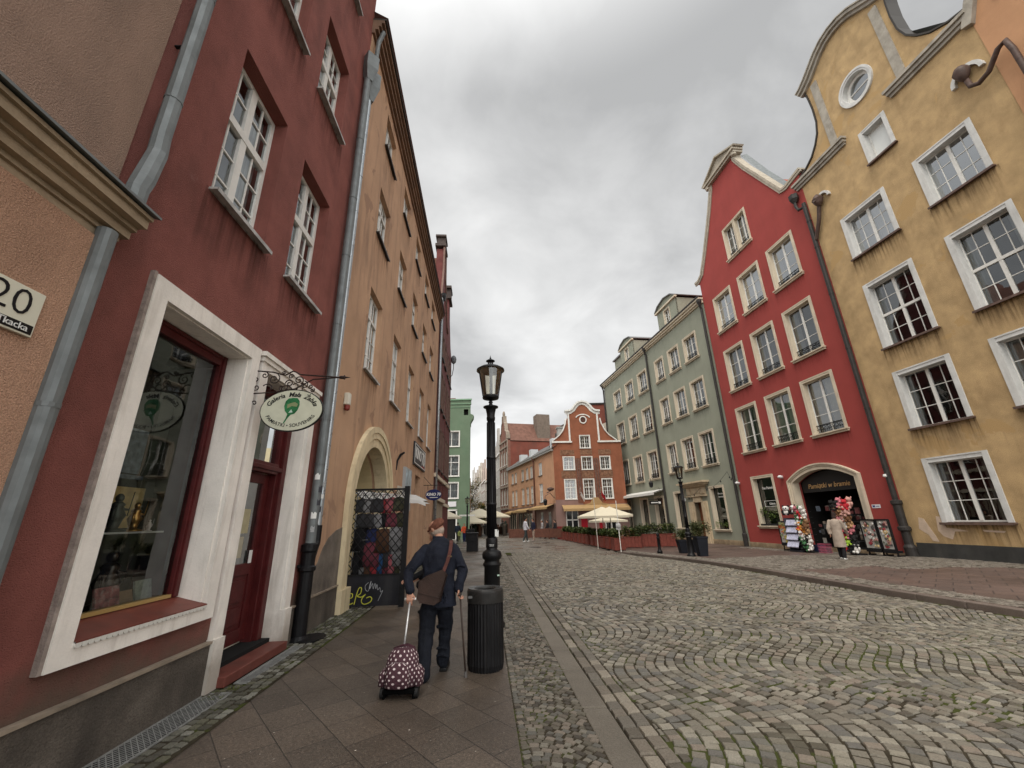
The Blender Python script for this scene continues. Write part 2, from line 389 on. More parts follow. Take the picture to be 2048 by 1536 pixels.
# ================================================================ left side of the street
REDW=mat('maroon_stucco',(.275,.096,.078),.85,var=.20,vs=1.6,bump=2.2,bs=110,dirt=.6,dcol=(.12,.05,.04),ds=(1.2,1.2,.35),fine=.10,fs=260,zdirt=((.13,.10,.075),.46,.80,.85),patches=((.24,.10,.085),2.6,.70))
PEACH=mat('peach_roughcast',(.56,.335,.225),.9,var=.14,vs=1.3,bump=2.6,bs=95,dirt=.35,dcol=(.2,.12,.08),fine=.22,fs=120)
ORW=mat('orange_stucco',(.50,.315,.20),.85,var=.14,vs=.8,bump=1.,bs=90,dirt=.95,dcol=(.22,.135,.095),ds=(1.3,1.3,.22),fine=.06,patches=((.36,.22,.145),1.4,.62))
PLINTH=mat('grimy_plinth_render',(.10,.085,.07),.85,var=.3,vs=2.2,bump=1.2,bs=60,dirt=.8,dcol=(.035,.03,.026),ds=(1,1,.5),fine=.25,fs=90)
WSTONE=mat('painted_stone_surround',(.80,.755,.69),.75,var=.10,vs=2.5,bump=.25,bs=45,dirt=.6,dcol=(.40,.35,.29),ds=(5,5,.5),fine=.02,zdirt=((.22,.18,.14),.15,.55,.7))
ZINC=mat('zinc_sheet',(.165,.180,.182),.5,metal=.25,var=.18,vs=5,dirt=.5,dcol=(.15,.16,.155),ds=(6,6,.4),rvar=.12)
ZINC2=mat('bright_zinc_sheet',(.36,.39,.41),.35,metal=.6,var=.15,vs=6,rvar=.1)
OXRED=mat('oxblood_woodwork',(.075,.012,.012),.42,var=.25,vs=5,bump=.2,bs=30)
CASTI=mat('black_cast_iron',(.008,.008,.009),.42,var=.3,vs=9,bump=.4,bs=50)
INBACK=mat('dim_shop_wall',(.085,.08,.06),.9,var=.3,vs=4)
# ---- number 20, the peach house at the far left
h20=thing('terraced_house','peach roughcast house with a moulded cornice band at the left edge','house',(*on(PL,HL,-2.56),0),rotL(HL))
random.seed(77); wall(h20,[(-6,-.3)]+[(-.035+random.uniform(-.012,.010),-.3+.07*i) for i in range(57)]+[(-6,3.69)],[],PEACH,-.085,.4)
wall(h20,rect(-6,0.0,3.6,15),[],mat('brown_roughcast',(.36,.24,.18),.9,var=.12,vs=1.5,bump=2.6,bs=95,fine=.25,fs=120,dirt=.3),.0,.4,name='upper_wall')
b=MB()
for (z0,z1,pr) in ((3.62,3.70,.05),(3.70,3.735,.075),(3.735,3.80,.13),(3.80,3.83,.17),(3.83,3.90,.24),(3.90,3.93,.27)): b.box(-6,.10 if pr>.1 else .06+pr*.3,-pr,.03,z0,z1)
b.build('cornice',mat('grimy_cornice_stone',(.36,.28,.19),.8,var=.2,vs=2,dirt=.8,dcol=(.14,.11,.08),ds=(1.5,1.5,1.5),bump=.5,bs=60),h20)
MB().add([(-6,-.31,3.935),(.12,-.31,3.935),(.12,.02,4.02),(-6,.02,4.02),(-6,-.31,3.955),(.12,-.31,3.955),(.12,.02,4.04),(-6,.02,4.04)],[(0,1,2,3),(4,5,6,7),(0,1,5,4),(1,2,6,5),(3,2,6,7)]).build('flashing',ZINC,h20)
MB().box(-6,-.05,-.11,.03,-.3,.42).build('plinth',PLINTH,h20)
sg=thing('house_number_plaque','cream house number plaque reading 20 above a black strip naming the street','sign',(*on(PL,HL,-2.56),0),rotL(HL))
MB().box(-.61,-.265,-.112,-.086,2.73,3.02).build('plate',mat('cream_enamel',(.66,.64,.52),.35),sg,bevel=.004)
MB().box(-.60,-.275,-.1145,-.111,2.742,2.80).build('street_strip',mat('black_enamel',(.01,.01,.01),.35),sg)
BLK=mat('black_lettering',(.008,.008,.010),.4); WLET=mat('white_lettering',(.75,.75,.72),.5)
lettering('20',.235,sg,BLK,-.435,-.113,2.91,-.003)
lettering('ul. Tkacka',.058,sg,WLET,-.42,-.1155,2.772,.0)
# ---- the maroon souvenir house
LX0,LX1=.03,4.42   # local x = u + 2.56
def lu(u): return u+2.56
red=thing('terraced_house','maroon stucco house with the big white framed shop window','house',(*on(PL,HL,-2.56),0),rotL(HL))
STR=stainmat('maroon_rain_stain',(.07,.035,.03),.75); STO=stainmat('orange_rain_stain',(.16,.10,.07),.6)
holes=[hole(lu(-1.865),lu(-.49),.87,3.545),hole(lu(-.1),lu(1.27),.02,3.52)]
WL=[]
for a,b_ in ((-1.66,-.62),(-.04,1.02)):
    for z0,z1 in ((5.0,7.17),(8.75,10.65),(12.6,14.3)): WL.append((lu(a),lu(b_),z0,z1)); holes.append(hole(lu(a),lu(b_),z0,z1))
wall(red,rect(0.0,lu(1.93),-.3,15.2),holes,REDW,.02,.34)
for i,(a,b_,z0,z1) in enumerate(WL):
    window(red,a,b_,z0,z1,dep=.20,sill='pale',nc=2,rows=(3,2),split=.60,fr=.065,mid=.11,curt=.86,pane=PANE,cm=mat('white_net_curtain',(.74,.76,.75),.9,var=.06,vs=8),stain=STR)
MB().box(0,lu(1.93),.62,.70,4.4,15).build('interior',ROOM,red)
MB().box(0,lu(1.93),-.35,.5,15.0,15.2).build('eaves',mat('dark_eaves',(.06,.05,.045),.7),red)
each('plinth',PLINTH,red,(.02,lu(-.27),-.025,.03,-.3,.47),(lu(1.45),lu(1.62),-.025,.03,-.3,.47))
each('plinth_moulding',mat('worn_moulding',(.26,.21,.16),.8,var=.3,vs=6,dirt=.5),red,(.02,lu(-.262),-.045,.025,.47,.492),(lu(1.455),lu(1.62),-.045,.025,.47,.492))
# shop window
x0,x1,z0,z1=lu(-2.02),lu(-.335),.725,3.72; i0,i1,j0,j1=lu(-1.865),lu(-.49),.87,3.545
sw=MB()
sw.box(x0,i0,-.035,.02,z0,z1).box(i1,x1,-.035,.02,z0,z1).box(i0,i1,-.035,.02,z0,j0).box(i0,i1,-.035,.02,j1,z1)
sw.box(i0-.0,i0+.012,.015,.27,j0,j1).box(i1-.012,i1,.015,.27,j0,j1).box(i0,i1,.015,.27,j1-.012,j1)
sw=sw.build('shop_window',WSTONE,red)
MB().box(x0-.03,x0,-.022,.02,z0,z1+.02).build('plaster_edge',mat('grey_plaster_edge',(.30,.25,.22),.9,var=.3,vs=14,bump=1,bs=70),sw)
MB().add([(i0,-.05,j0+.005),(i1,-.05,j0+.005),(i1,.27,j0+.085),(i0,.27,j0+.085),(i0,-.05,j0-.012),(i1,-.05,j0-.012)],[(0,1,2,3),(0,1,5,4)]).build('sill',mat('red_oxide_sill',(.15,.040,.028),.45,var=.22,vs=5,dirt=.3),sw)
b=MB(); n=28   # scalloped tiles edge under the sill
for i in range(n):
    xa=i0+(i1-i0)*i/n; w_=(i1-i0)/n; q=[(xa+w_*(.5+.48*math.cos(t)),-.052,j0-.020-.018*math.sin(t)) for t in [math.pi*k/5 for k in range(6)]]
    vs=[(xa+.001,-.052,j0-.005)]+q[::-1]+[(xa+w_-.001,-.052,j0-.005)]; m_=len(vs); b.add(vs+[(p[0],-.032,p[2]) for p in vs],[tuple(range(m_))]+[(k,(k+1)%m_,(k+1)%m_+m_,k+m_) for k in range(m_)])
b.build('scalloped_edge',mat('pale_flashing',(.62,.60,.55),.5,var=.1,vs=20),sw)
b=MB(); fy0,fy1=.25,.33; fz0=j0+.088
for a,c in ((i0+.012,i0+.10),(i1-.112,i1-.012)):
    b.box(a,c,fy0,fy1,fz0,j1-.012); b.box(a+.02,c-.02,fy0-.02,fy0+.01,fz0,j1-.012)
b.box(i0+.1,i1-.11,fy0,fy1,j1-.14,j1-.012); b.box(i0+.1,i1-.11,fy0-.02,fy0+.01,j1-.06,j1-.02); b.build('frame',OXRED,sw,bevel=.006)
MB().box(i0+.1,i1-.11,fy0-.005,fy1,fz0,fz0+.028).build('bead',mat('gilt_wood',(.36,.24,.09),.4),sw)
MB().add([(i0+.09,.29,fz0),(i1-.1,.29,fz0),(i1-.1,.29,j1-.10),(i0+.09,.29,j1-.10)],[(0,1,2,3)]).build('pane',glass('shop_glass',(.93,.94,.92),.075,.01),sw)
b=MB().box(i0-.3,lu(-.14),1.15,1.2,.4,j1+.1); b.box(i0-.32,i0-.28,.34,1.2,.4,j1+.1); b.box(lu(-.18),lu(-.14),.34,1.2,.4,j1+.1); b.box(i0-.3,lu(-.14),.34,1.2,j1+.0,j1+.06); b.build('display_box',INBACK,sw)
MB().box(i0-.3,lu(-.18),.34,1.15,.88,.93).build('display_floor',mat('display_cloth',(.10,.09,.07),.9),sw)
MB().box(lu(-.42),lu(-.22),.95,.99,.95,3.3).build('blind',mat('olive_blind',(.10,.105,.075),.8,var=.1,vs=3),sw)
MB().box(i0,lu(-.68),.40,.62,1.568,1.584).build('shelf',mat('glass_shelf',(.55,.6,.58),.15,spec=.8),sw)
MB().box(lu(-1.0),lu(-.50),.82,.85,1.62,2.02).build('picture',mat('yellow_board',(.55,.42,.18),.8,var=.3,vs=9),sw)
MB().box(lu(-1.1),lu(-.6),.8,.83,2.10,2.14).box(lu(-1.0),lu(-.62),.84,.87,2.16,2.62).build('hanging_picture',mat('grey_print',(.16,.20,.22),.6,var=.5,vs=14),sw)
def figurine(x,y,z,h,m,label,seed):
    random.seed(seed); t=MB(); t.lathe((0,0,0),[(.30*h,0),(.30*h,.05*h),(.12*h,.10*h),(.17*h,.3*h),(.22*h,.42*h),(.12*h,.62*h),(.16*h,.70*h),(.08*h,.78*h)],12)
    t.ell((0,0,.87*h),.10*h,.10*h,.12*h,10,8)
    for k in (-1,1): t.tube([(0,0,.68*h),(k*.16*h,-.05*h,.58*h),(k*.22*h,-.12*h,.45*h+.12*h*k)],[.05*h,.04*h,.03*h],6)
    t.tube([(.22*h,-.12*h,.4*h),(.26*h,-.14*h,1.05*h)],.012*h,5)
    o=t.build('figurine',m,None,smooth=True); p=Matrix.Rotation(rotL(HL),4,'Z')@Vector((x,y,0)); a=on(PL,HL,-2.56)
    o.location=(a[0]+p.x,a[1]+p.y,z); o.rotation_euler=(0,0,rotL(HL)); tag(o,label,'figurine','figurines in the souvenir shop window'); return o
GILT=mat('aged_gilt',(.42,.26,.09),.3,metal=.8,var=.4,vs=14); BRONZ=mat('dark_bronze',(.06,.055,.05),.3,metal=.8,var=.4,vs=12)
figurine(lu(-.95),.5,1.585,.27,GILT,'gilded angel figurine standing on the glass shelf in the shop window','1')
figurine(lu(-1.17),.5,1.585,.34,mat('green_bronze',(.05,.06,.05),.4,metal=.5,var=.4,vs=12),'tall dark leafy figurine left of the gilded angel on the glass shelf','2')
figurine(lu(-.93),.62,.93,.50,BRONZ,'dark bronze warrior statuette standing behind the boxes at the window foot','3')
figurine(lu(-.755),.5,1.585,.11,mat('white_porcelain',(.6,.58,.55),.2),'small white porcelain ornament at the right end of the glass shelf','4')
def box_item(name,label,cat,x,y,z,w,h,m,tilt=.25,d=.02):
    o=MB().box(-w/2,w/2,0,d,0,h).build(name,m,None); p=Matrix.Rotation(rotL(HL),4,'Z')@Vector((x,y,0)); a=on(PL,HL,-2.56)
    o.location=(a[0]+p.x,a[1]+p.y,z); o.rotation_euler=(-tilt,0,rotL(HL)); return tag(o,label,cat)
box_item('souvenir_box','red and white printed souvenir box leaning at the left foot of the shop window','box',lu(-1.09),.42,.935,.24,.20,mat('souvenir_print',(.3,.1,.08),.5,var=.9,vs=16,island_col=[(.3,.08,.07),(.3,.1,.1)],dirt=1,dcol=(.5,.48,.45),ds=(9,9,9)))
box_item('picture_card','pale green souvenir picture leaning at the right foot of the shop window','picture',lu(-.62),.48,.935,.20,.20,mat('green_print',(.34,.42,.36),.5,var=.4,vs=12,dirt=.8,dcol=(.08,.14,.10),ds=(8,8,8)))
box_item('wooden_plate','tan wooden plate standing between the box and the picture','plate',lu(-.83),.50,.935,.22,.13,mat('tan_wood',(.30,.22,.13),.5,var=.2,vs=8),.3)
# door
dx0,dx1,ix0,ix1=lu(-.26),lu(1.44),lu(-.1),lu(1.27)
dr=MB()
for a,c in ((dx0,ix0),(ix1,dx1)):
    dr.box(a,c,-.035,.02,.02,3.66); dr.box(a-.012,c+.012,-.06,.02,.02,.50)
dr.box(ix0,ix1,-.035,.02,3.50,3.66); dr.box(dx0-.05,dx1+.05,-.085,.02,3.66,3.72); dr.box(dx0-.02,dx1+.02,-.06,.02,3.60,3.66)
dr.box(ix1-.012,ix1,.015,.23,.02,3.50).box(ix0,ix0+.012,.015,.23,.02,3.5).box(ix0,ix1,.015,.23,3.488,3.50)
dr=dr.build('doorway',WSTONE,red)
b=MB()
b.box(ix1-.13,ix1-.012,.21,.34,.16,3.49); b.box(ix1-.19,ix1-.12,.26,.40,.16,3.49); b.box(ix0+.012,ix0+.08,.22,.36,.16,3.49); b.box(ix0+.08,ix1-.18,.24,.36,2.32,2.47); b.box(ix0+.08,ix1-.18,.24,.36,3.36,3.49)
b.box(ix0+.06,ix1-.12,.215,.25,2.36,2.42); b.build('door_frame',OXRED,dr,bevel=.008)
la,lb=ix0+.08,ix1-.19
b=MB(); y0,y1=.35,.40
b.box(la,la+.13,y0,y1,.20,2.32).box(lb-.13,lb,y0,y1,.20,2.32).box(la+.13,lb-.13,y0,y1,.20,.36).box(la+.13,lb-.13,y0,y1,1.0,1.14).box(la+.13,lb-.13,y0,y1,2.18,2.32)
b.box(la+.13,lb-.13,y0+.02,y1,.36,1.0); b.box(la+.19,lb-.19,y0+.004,y1,.42,.62); b.box(la+.19,lb-.19,y0+.004,y1,.68,.94)
leaf=b.build('door',OXRED,dr,bevel=.006)
MB().add([(la+.12,.375,1.13),(lb-.12,.375,1.13),(lb-.12,.375,2.2),(la+.12,.375,2.2)],[(0,1,2,3)]).build('pane',glass('door_glass',(.5,.6,.58),.25,.02),leaf)
MB().add([(la,.31,2.46),(lb,.31,2.46),(lb,.31,3.38),(la,.31,3.38)],[(0,1,2,3)]).build('transom_pane',PANE,dr)
MB().box(ix0-.1,ix1+.1,.62,.66,.2,3.5).build('interior',mat('dim_interior_green',(.09,.12,.11),.8,var=.5,vs=5),dr)
MB().box(lu(.52),lu(.76),.36,.366,1.52,1.83).build('notice',mat('yellowed_paper',(.42,.38,.24),.8,var=.1,vs=12),leaf)
MB().box(lu(.52),lu(.70),.36,.366,1.22,1.48).build('notice',mat('cream_paper',(.40,.37,.28),.8,var=.1,vs=12),leaf)
MB().box(lu(.86),lu(.93),.34,.347,1.14,1.30).build('sticker',mat('white_sticker',(.7,.7,.68),.5),leaf)
MB().box(ix0,ix1,-.14,.36,.02,.12).build('threshold',mat('red_oxide_step',(.135,.042,.032),.5,var=.25,vs=6,dirt=.4),dr,bevel=.01)
MB().box(ix0,ix1,.10,.40,.12,.165).build('mat',mat('black_mat',(.01,.01,.01),.9),dr)
# downpipes
def clipz(x,y,zs): return [(z,x,y) for z in zs]
p0=MB().tube([(-.04,-.10,0),(-.04,-.10,3.7)],.062,14); p0.lathe((-.04,-.10,.95),[(.068,0),(.068,.02)],14); p0.lathe((-.04,-.10,2.35),[(.065,0),(.065,.03)],14)
p0.tube([(-.03,-.20,3.95),(-.03,-.20,4.10),(.0,-.19,4.22),(.10,-.13,4.60),(.10,-.12,4.80),(.10,-.12,15)],[.07,.072,.076,.070,.066,.066],10)
for z in (5.2,6.6,6.66,8.5,10): p0.lathe((.10,-.12,z),[(.070,0),(.070,.02)],14)
o=p0.build('downpipe',ZINC,h20,smooth=False)
MB().box(.085,.115,-.16,.03,5.9,5.915).build('bracket',IRON,o)
gp=MB().tube([(lu(1.71),-.10,1.30),(lu(1.71),-.10,11.5)],.075,16)
for z in (1.6,2.55,3.3,5.1,6.6,8,9.6): gp.lathe((lu(1.71),-.10,z),[(.083,0),(.083,.022)],16)
gp.build('downpipe',ZINC,red,smooth=False)
gp=MB().tube([(lu(1.93),-.10,1.55),(lu(1.93),-.10,11.3)],.052,16)
for z in (2.0,3.05,3.7,5.4,7,8.8,10): gp.lathe((lu(1.93),-.10,z),[(.058,0),(.058,.018)],16)
gp.build('downpipe',ZINC2,red,smooth=False)['label']='bright narrow downpipe'
MB().lathe((lu(1.71),-.12,11.45),[(.09,0),(.2,.35),(.2,.75)],4).lathe((lu(1.95),-.13,11.1),[(.07,0),(.19,.4),(.19,.85)],4).tube([(lu(1.95),-.13,11.9),(lu(2.05),-.1,12.5),(lu(2.05),-.12,13.3),(lu(2.05),-.22,13.7)],.055,10).build('rain_hopper',ZINC,red)
cp_=MB(); cp_.lathe((lu(1.71),-.10,-.02),[(.13,0),(.14,.04),(.105,.09),(.10,.1),(.10,.95),(.125,.97),(.125,1.02),(.10,1.04),(.10,1.22),(.12,1.25),(.12,1.34),(.08,1.36)],16)
cp_.tube([(lu(1.93),-.10,1.6),(lu(1.93),-.10,1.35),(lu(1.80),-.10,1.12)],.07,10); cp_.box(lu(1.58),lu(1.84),-.05,0,1.0,1.04).build('standpipe',CASTI,red)
MB().lathe((lu(1.80),-.24,0.012),[(.20,-.02),(.20,.018),(.14,.026),(.0,.028)],18,sx=1.35).build('pipe_shoe',CASTI,red)
random.seed(3)
for i in range(9):
    z=1.5+i*.1; w_=random.uniform(.03,.05); k=i%2; xx=lu(1.71) if k==0 else lu(1.93); rr=.079 if k==0 else .056
    a=random.uniform(2.6,4.4); 
    b=MB(); n=5; vs=[]
    for j in range(n+1):
        t=a+ (j-n/2)*w_/rr*.35; vs+=[(xx+rr*math.cos(t),-.10+rr*math.sin(t)*1,z),(xx+rr*math.cos(t),-.10+rr*math.sin(t),z+.07+.04*random.random())]
    b.add(vs,[(2*j,2*j+2,2*j+3,2*j+1) for j in range(n)]).build('sticker',random.choice([WLET,mat('grey_sticker',(.35,.36,.36),.6,var=.5,vs=60),mat('dark_sticker',(.05,.05,.06),.6)]),red)
# hanging sign
hs=thing('hanging_sign','oval cream sign with a green emblem on a scrolled iron bracket over the red door','sign',(*on(PL,HL,-.34),0),rotL(HL))
def Rv(x,z): return (0,-x,z)      # x = distance out from the wall
br=MB()
def scroll(cx,cz,r,a0,turns,ccw=1,w=.007,taper=.15):
    n=int(14*turns)+4; q=[]
    for i in range(n+1):
        t=i/n; rr=r*(1-(1-taper)*t); a=D2R(a0)+ccw*t*turns*2*math.pi; q.append(Rv(cx+rr*math.cos(a),cz+rr*math.sin(a)))
    br.tube(q,w,5)
br.box(-.012,.012,-.03,0,2.95,3.60)
br.tube([Rv(0,3.44),Rv(.22,3.42),Rv(.33,3.39),Rv(.38,3.38),Rv(.46,3.43),Rv(.50,3.42),Rv(.56,3.385),Rv(1.05,3.345)],.009,6)
br.tube([Rv(1.05,3.345),Rv(.72,3.32),Rv(.62,3.26),Rv(.52,3.20),Rv(.30,3.16),Rv(.0,3.14)],.008,6)
for a in ((.13,3.38,.045,90,1.3,-1),(.25,3.33,.07,60,1.5,-1),(.03,3.33,.035,180,1.2,1),(.05,3.22,.04,200,1.2,1),(.36,3.42,.025,180,1.2,1),(.45,3.36,.035,0,1.3,1),(.55,3.31,.06,-60,1.5,1),(.44,3.27,.05,180,1.4,-1),(.62,3.25,.05,90,1.3,-1),(.50,3.24,.09,200,.8,1),(.36,3.22,.07,20,.8,-1),(.70,3.23,.03,180,1.4,1),(.73,3.18,.028,60,1.4,-1),(.06,3.02,.035,200,1.1,-1),(.0,3.58,.04,-90,1.2,-1),(.38,3.18,.10,10,.45,1),(.20,3.20,.08,150,.6,-1)): scroll(*a)
br.ell(Rv(1.07,3.345),.022,.045,.022,8,6); br.ell(Rv(1.10,3.345),.03,.012,.03,8,5); br.tube([Rv(1.10,3.345),Rv(1.17,3.345)],[.014,.002],6)
br.tube([Rv(.42,3.2),Rv(.46,3.16)],.006,5); br.tube([Rv(.62,3.27),Rv(.60,3.15)],.006,5)
br.build('bracket',mat('rusty_wrought_iron',(.030,.018,.015),.5,var=.4,vs=15),hs)
def oval(rx,rz,y0,y1,n=48):
    vs=[(y0,-(.52+rx*math.cos(2*math.pi*i/n)),2.925+rz*math.sin(2*math.pi*i/n)) for i in range(n)]+[(y1,-(.52+rx*math.cos(2*math.pi*i/n)),2.925+rz*math.sin(2*math.pi*i/n)) for i in range(n)]
    return MB().add(vs,[tuple(range(n)),tuple(range(2*n-1,n-1,-1))]+[(i,(i+1)%n,(i+1)%n+n,i+n) for i in range(n)])
oval(.372,.262,-.012,.014).build('rim',mat('black_rim',(.015,.015,.014),.5),hs)
face=oval(.360,.250,-.017,-.010).build('sign_board',mat('cream_sign_paint',(.60,.60,.47),.5,var=.08,vs=6,dirt=.25,dcol=(.4,.38,.26),ds=(5,5,5)),hs)
_cum=[0]
for _i in range(400):
    _a=_i*math.pi/400; _cum.append(_cum[-1]+math.hypot(.292*math.sin(_a),.192*math.cos(_a))*math.pi/400)
def ang_of(s):   # arc length from the top of the ellipse to its parameter angle
    h=_cum[200]+s; h=max(0,min(_cum[-1]-1e-6,h)); i=max(k for k in range(401) if _cum[k]<=h); return math.pi-(i+(h-_cum[i])/(_cum[min(i+1,400)]-_cum[i]+1e-9))*math.pi/400
def warp_oval(top):
    R_=.300 if top else .320
    def f(a,b):
        ang=ang_of(a) if top else -ang_of(a)
        rx=.292+ (b if top else -b); rz=.192+(b if top else -b)
        return rx*math.cos(ang), rz*math.sin(ang)
    return f
def sign_text(txt,size,warp,shear=0,bold=.001):
    vs,fs=text_mesh(txt,size,.001,bold,shear); out=[]
    for v in vs:
        a,b=warp(v.x,v.y); out.append((-.019-v.z,-(.52+a),2.925+b))
    MB().add(out,fs).build('lettering',BLK,hs)
sign_text('Galeria  Mała  Żabka',.080,warp_oval(True),.25,.0016)
sign_text('PAMIĄTKI • SOUVENIRS',.060,warp_oval(False),0,.0004)
GRN=mat('green_emblem',(.03,.16,.06),.5,var=.5,vs=18)
q=[(.0,.155),(.055,.15),(.085,.11),(.09,.06),(.075,.0),(.045,-.045),(.0,-.06),(-.03,-.10),(-.055,-.15),(-.07,-.17),(-.075,-.155),(-.05,-.10),(-.04,-.05),(-.075,-.01),(-.09,.05),(-.08,.11),(-.05,.145)]
def flat(pts,y,m,name,dx=0,dz=0):
    return MB().add([(y,-(.52+a+dx),2.925+b+dz) for a,b in pts],[tuple(t) for t in tessellate_polygon([[Vector((a,b,0)) for a,b in pts]])]).build(name,m,hs)
flat(q,-.0185,GRN,'emblem')
flat([(-.05,.02),(.0,.05),(.06,.04),(.07,.075),(.03,.10),(-.02,.085),(-.055,.07)],-.0195,mat('olive_emblem',(.25,.28,.14),.5),'emblem')
flat([(-.03,-.035),(.02,-.03),(.0,.01)],-.020,mat('pale_green_emblem',(.5,.62,.52),.5),'emblem')
# ---- orange house with the arched passage (local x = u along, origin at PO)
org=thing('terraced_house','long orange stucco house with the arched passage and deep eaves','house',(*PO,0),rotL(HO))
cols=[(1.88,3.08),(4.60,5.78),(7.26,8.42),(9.95,11.2),(12.5,13.85)]; rws=[(5.05,7.23),(8.85,10.35),(11.84,13.05)]
acx,asz=3.55,1.95
inner=[(2.03,-.3),(2.03,asz)]+arc(acx,asz,1.52,180,0,24)[0:]+[(5.07,-.3)]
holes=[hole(a,b_,z0,z1) for a,b_ in cols for z0,z1 in rws]
archh=[(2.03,-.05)]+arc(acx,asz,1.52,180,0,24)+[(5.07,-.05)]
holes.append(archh); holes.append(hole(9.9,11.2,0,3.45)); holes.append(hole(12.7,13.8,0.0,2.6))
wall(org,rect(0.02,16.0,-.1,13.9),holes,ORW,0,.36)
for a,b_ in cols:
    for k,(z0,z1) in enumerate(rws):
        window(org,a,b_,z0,z1,dep=.13,sill='dark' if k else 'pale',nc=2,rows=(3,1) if k==0 else ((2,1) if k==1 else (2,)),split=.70,fr=.07,curt=.75,pane=PANE,cm=mat('white_net_curtain'),proud=.0,stain=STO,sh=1.1)
MB().box(.02,16,.55,.62,4.3,13.8).build('interior',ROOM,org)
b=MB()
for z0,z1,pr in ((13.42,13.55,.06),(13.55,13.68,.14),(13.68,13.80,.20),(13.80,13.90,.27)): b.box(-.02,16.02,-pr,.03,z0,z1)
b.build('eaves',mat('brown_eaves',(.22,.135,.09),.8,var=.2,vs=3,dirt=.4),org)
MB().box(-.02,16.04,-.32,.3,13.90,13.96).build('gutter',mat('dark_gutter',(.05,.045,.04),.5),org)
b=MB().add([(-.02,-.36,13.98),(16,-.36,13.98),(16,5,17.5),(-.02,5,17.5)],[(0,1,2,3)]); b.build('roof',mat('dark_roof_tiles',(.16,.07,.05),.8,var=.3,vs=6),org)
so=[(1.53,-.05)]+arc(acx,asz,2.02,180,0,24)+[(5.57,-.05)]; si=[(2.042,-.05)]+arc(acx,asz,1.508,180,0,24)+[(5.058,-.05)]
sm=[(1.83,-.05)]+arc(acx,asz,1.72,180,0,24)+[(5.27,-.05)]; sm2=[(1.68,-.05)]+arc(acx,asz,1.87,180,0,24)+[(5.42,-.05)]
b=MB().strip(si,sm,-.04,.30); b.strip(sm,sm2,-.075,.02); b.strip(sm2,so,-.10,.02); b.box(1.50,2.05,-.13,.1,-.05,.42); b.box(5.05,5.60,-.13,.1,-.05,.42)
b.build('arch_surround',mat('cream_arch_paint',(.66,.55,.36),.75,var=.15,vs=2.5,dirt=.55,dcol=(.22,.17,.11),ds=(3,3,.8),bump=.4,bs=50),org)
YV=mat('yellow_passage_paint',(.60,.49,.28),.8,var=.15,vs=1.2,dirt=.4,dcol=(.3,.22,.12))
b=MB(); n=len(archh); b.add([(x,.365,z) for x,z in archh]+[(x,6.5,z) for x,z in archh],[(i,i+1,i+1+n,i+n) for i in range(n-1)])
b.strip([(2.16,-.05)]+arc(acx,asz,1.39,180,0,24)+[(4.94,-.05)],archh,1.7,2.0); b.box(2,5.1,6.5,6.6,-.05,3.6); b.build('passage',YV,org)
MB().box(0.02,1.5,-.035,.02,-.1,.50).build('plinth',PLINTH,org)
pl=MB().prism([(0.05,.50),(1.52,.50),(1.55,1.55),(1.2,1.50),(.85,1.38),(.62,1.22),(.45,1.0),(.22,.85)],-.012,.02).build('bare_render_patch',mat('bare_grey_render',(.17,.145,.12),.9,var=.35,vs=2.5,bump=1,bs=45,dirt=.6,dcol=(.06,.05,.045)),org)
MB().box(.03,1.52,-.05,.02,.50,.525).build('plinth_moulding',mat('worn_moulding'),org)
MB().box(9.9,11.2,.3,.36,0,3.45).build('door',mat('brown_door_recess',(.028,.018,.013),.5,var=.3,vs=4),org)
MB().box(12.7,13.8,.3,.36,0,2.6).build('door',mat('brown_door_recess'),org)
b=MB(); b.box(7.3,8.5,-.10,0,2.0,3.45); b.build('poster_case',mat('grey_case',(.35,.36,.36),.4),org)
MB().box(7.36,8.44,-.106,-.10,2.06,3.39).build('poster',mat('poster_print',(.30,.38,.42),.4,var=.7,vs=3),org)
MB().box(6.5,7.1,-.05,0,2.35,2.75).build('notice_board',mat('cream_board',(.55,.52,.44),.5),org)
b=MB().tube([(6.15,-.01,3.2),(6.15,-.03,3.5),(6.15,-.12,3.68),(6.15,-.24,3.76)],[.02,.03,.045,.03],8).build('spout',IRON,org)
kn=thing('cinema_sign','dark framed cinema sign with white letters flat on the orange wall','sign',(*PO,0),rotL(HO))
MB().box(9.05,12.05,-.07,-.01,3.78,4.68).build('sign_board',mat('dark_sign',(.035,.035,.038),.5),kn)
b=MB().box(9.12,11.98,-.08,-.065,3.84,3.87).box(9.12,11.98,-.08,-.065,4.59,4.62).box(9.12,9.15,-.08,-.065,3.87,4.59).box(11.95,11.98,-.08,-.065,3.87,4.59); b.build('border',WLET,kn)
lettering('KINO',.62,kn,WLET,10.05,-.073,4.27,.012,.1); lettering('70',.80,kn,WLET,11.35,-.073,4.22,.012,.1)
MB().box(11.0,11.8,-.08,-.066,3.89,3.93).build('red_bar',mat('red_sign_paint',(.4,.02,.03),.5),kn)
ok=thing('oval_hanging_sign','small dark blue oval cinema sign hanging out from the orange wall','sign',(*on(PO,HO,12.3),0),rotL(HO))
n=32; vs=[(s_*.02,-(.47+.36*math.cos(2*math.pi*i/n)),2.79+.245*math.sin(2*math.pi*i/n)) for s_ in(-1,1) for i in range(n)]
MB().add(vs,[tuple(range(n)),tuple(range(2*n-1,n-1,-1))]+[(i,(i+1)%n,(i+1)%n+n,i+n) for i in range(n)]).build('sign_board',mat('navy_sign',(.012,.018,.09),.4),ok)
vs,fs=text_mesh('KINO 70',.17,.002,.006,.15); MB().add([(-.024-v.z,-(.47+v.x),2.81+v.y) for v in vs],fs).build('lettering',WLET,ok)
MB().box(-.024,-.0205,-.66,-.30,2.66,2.685).build('underline',WLET,ok)
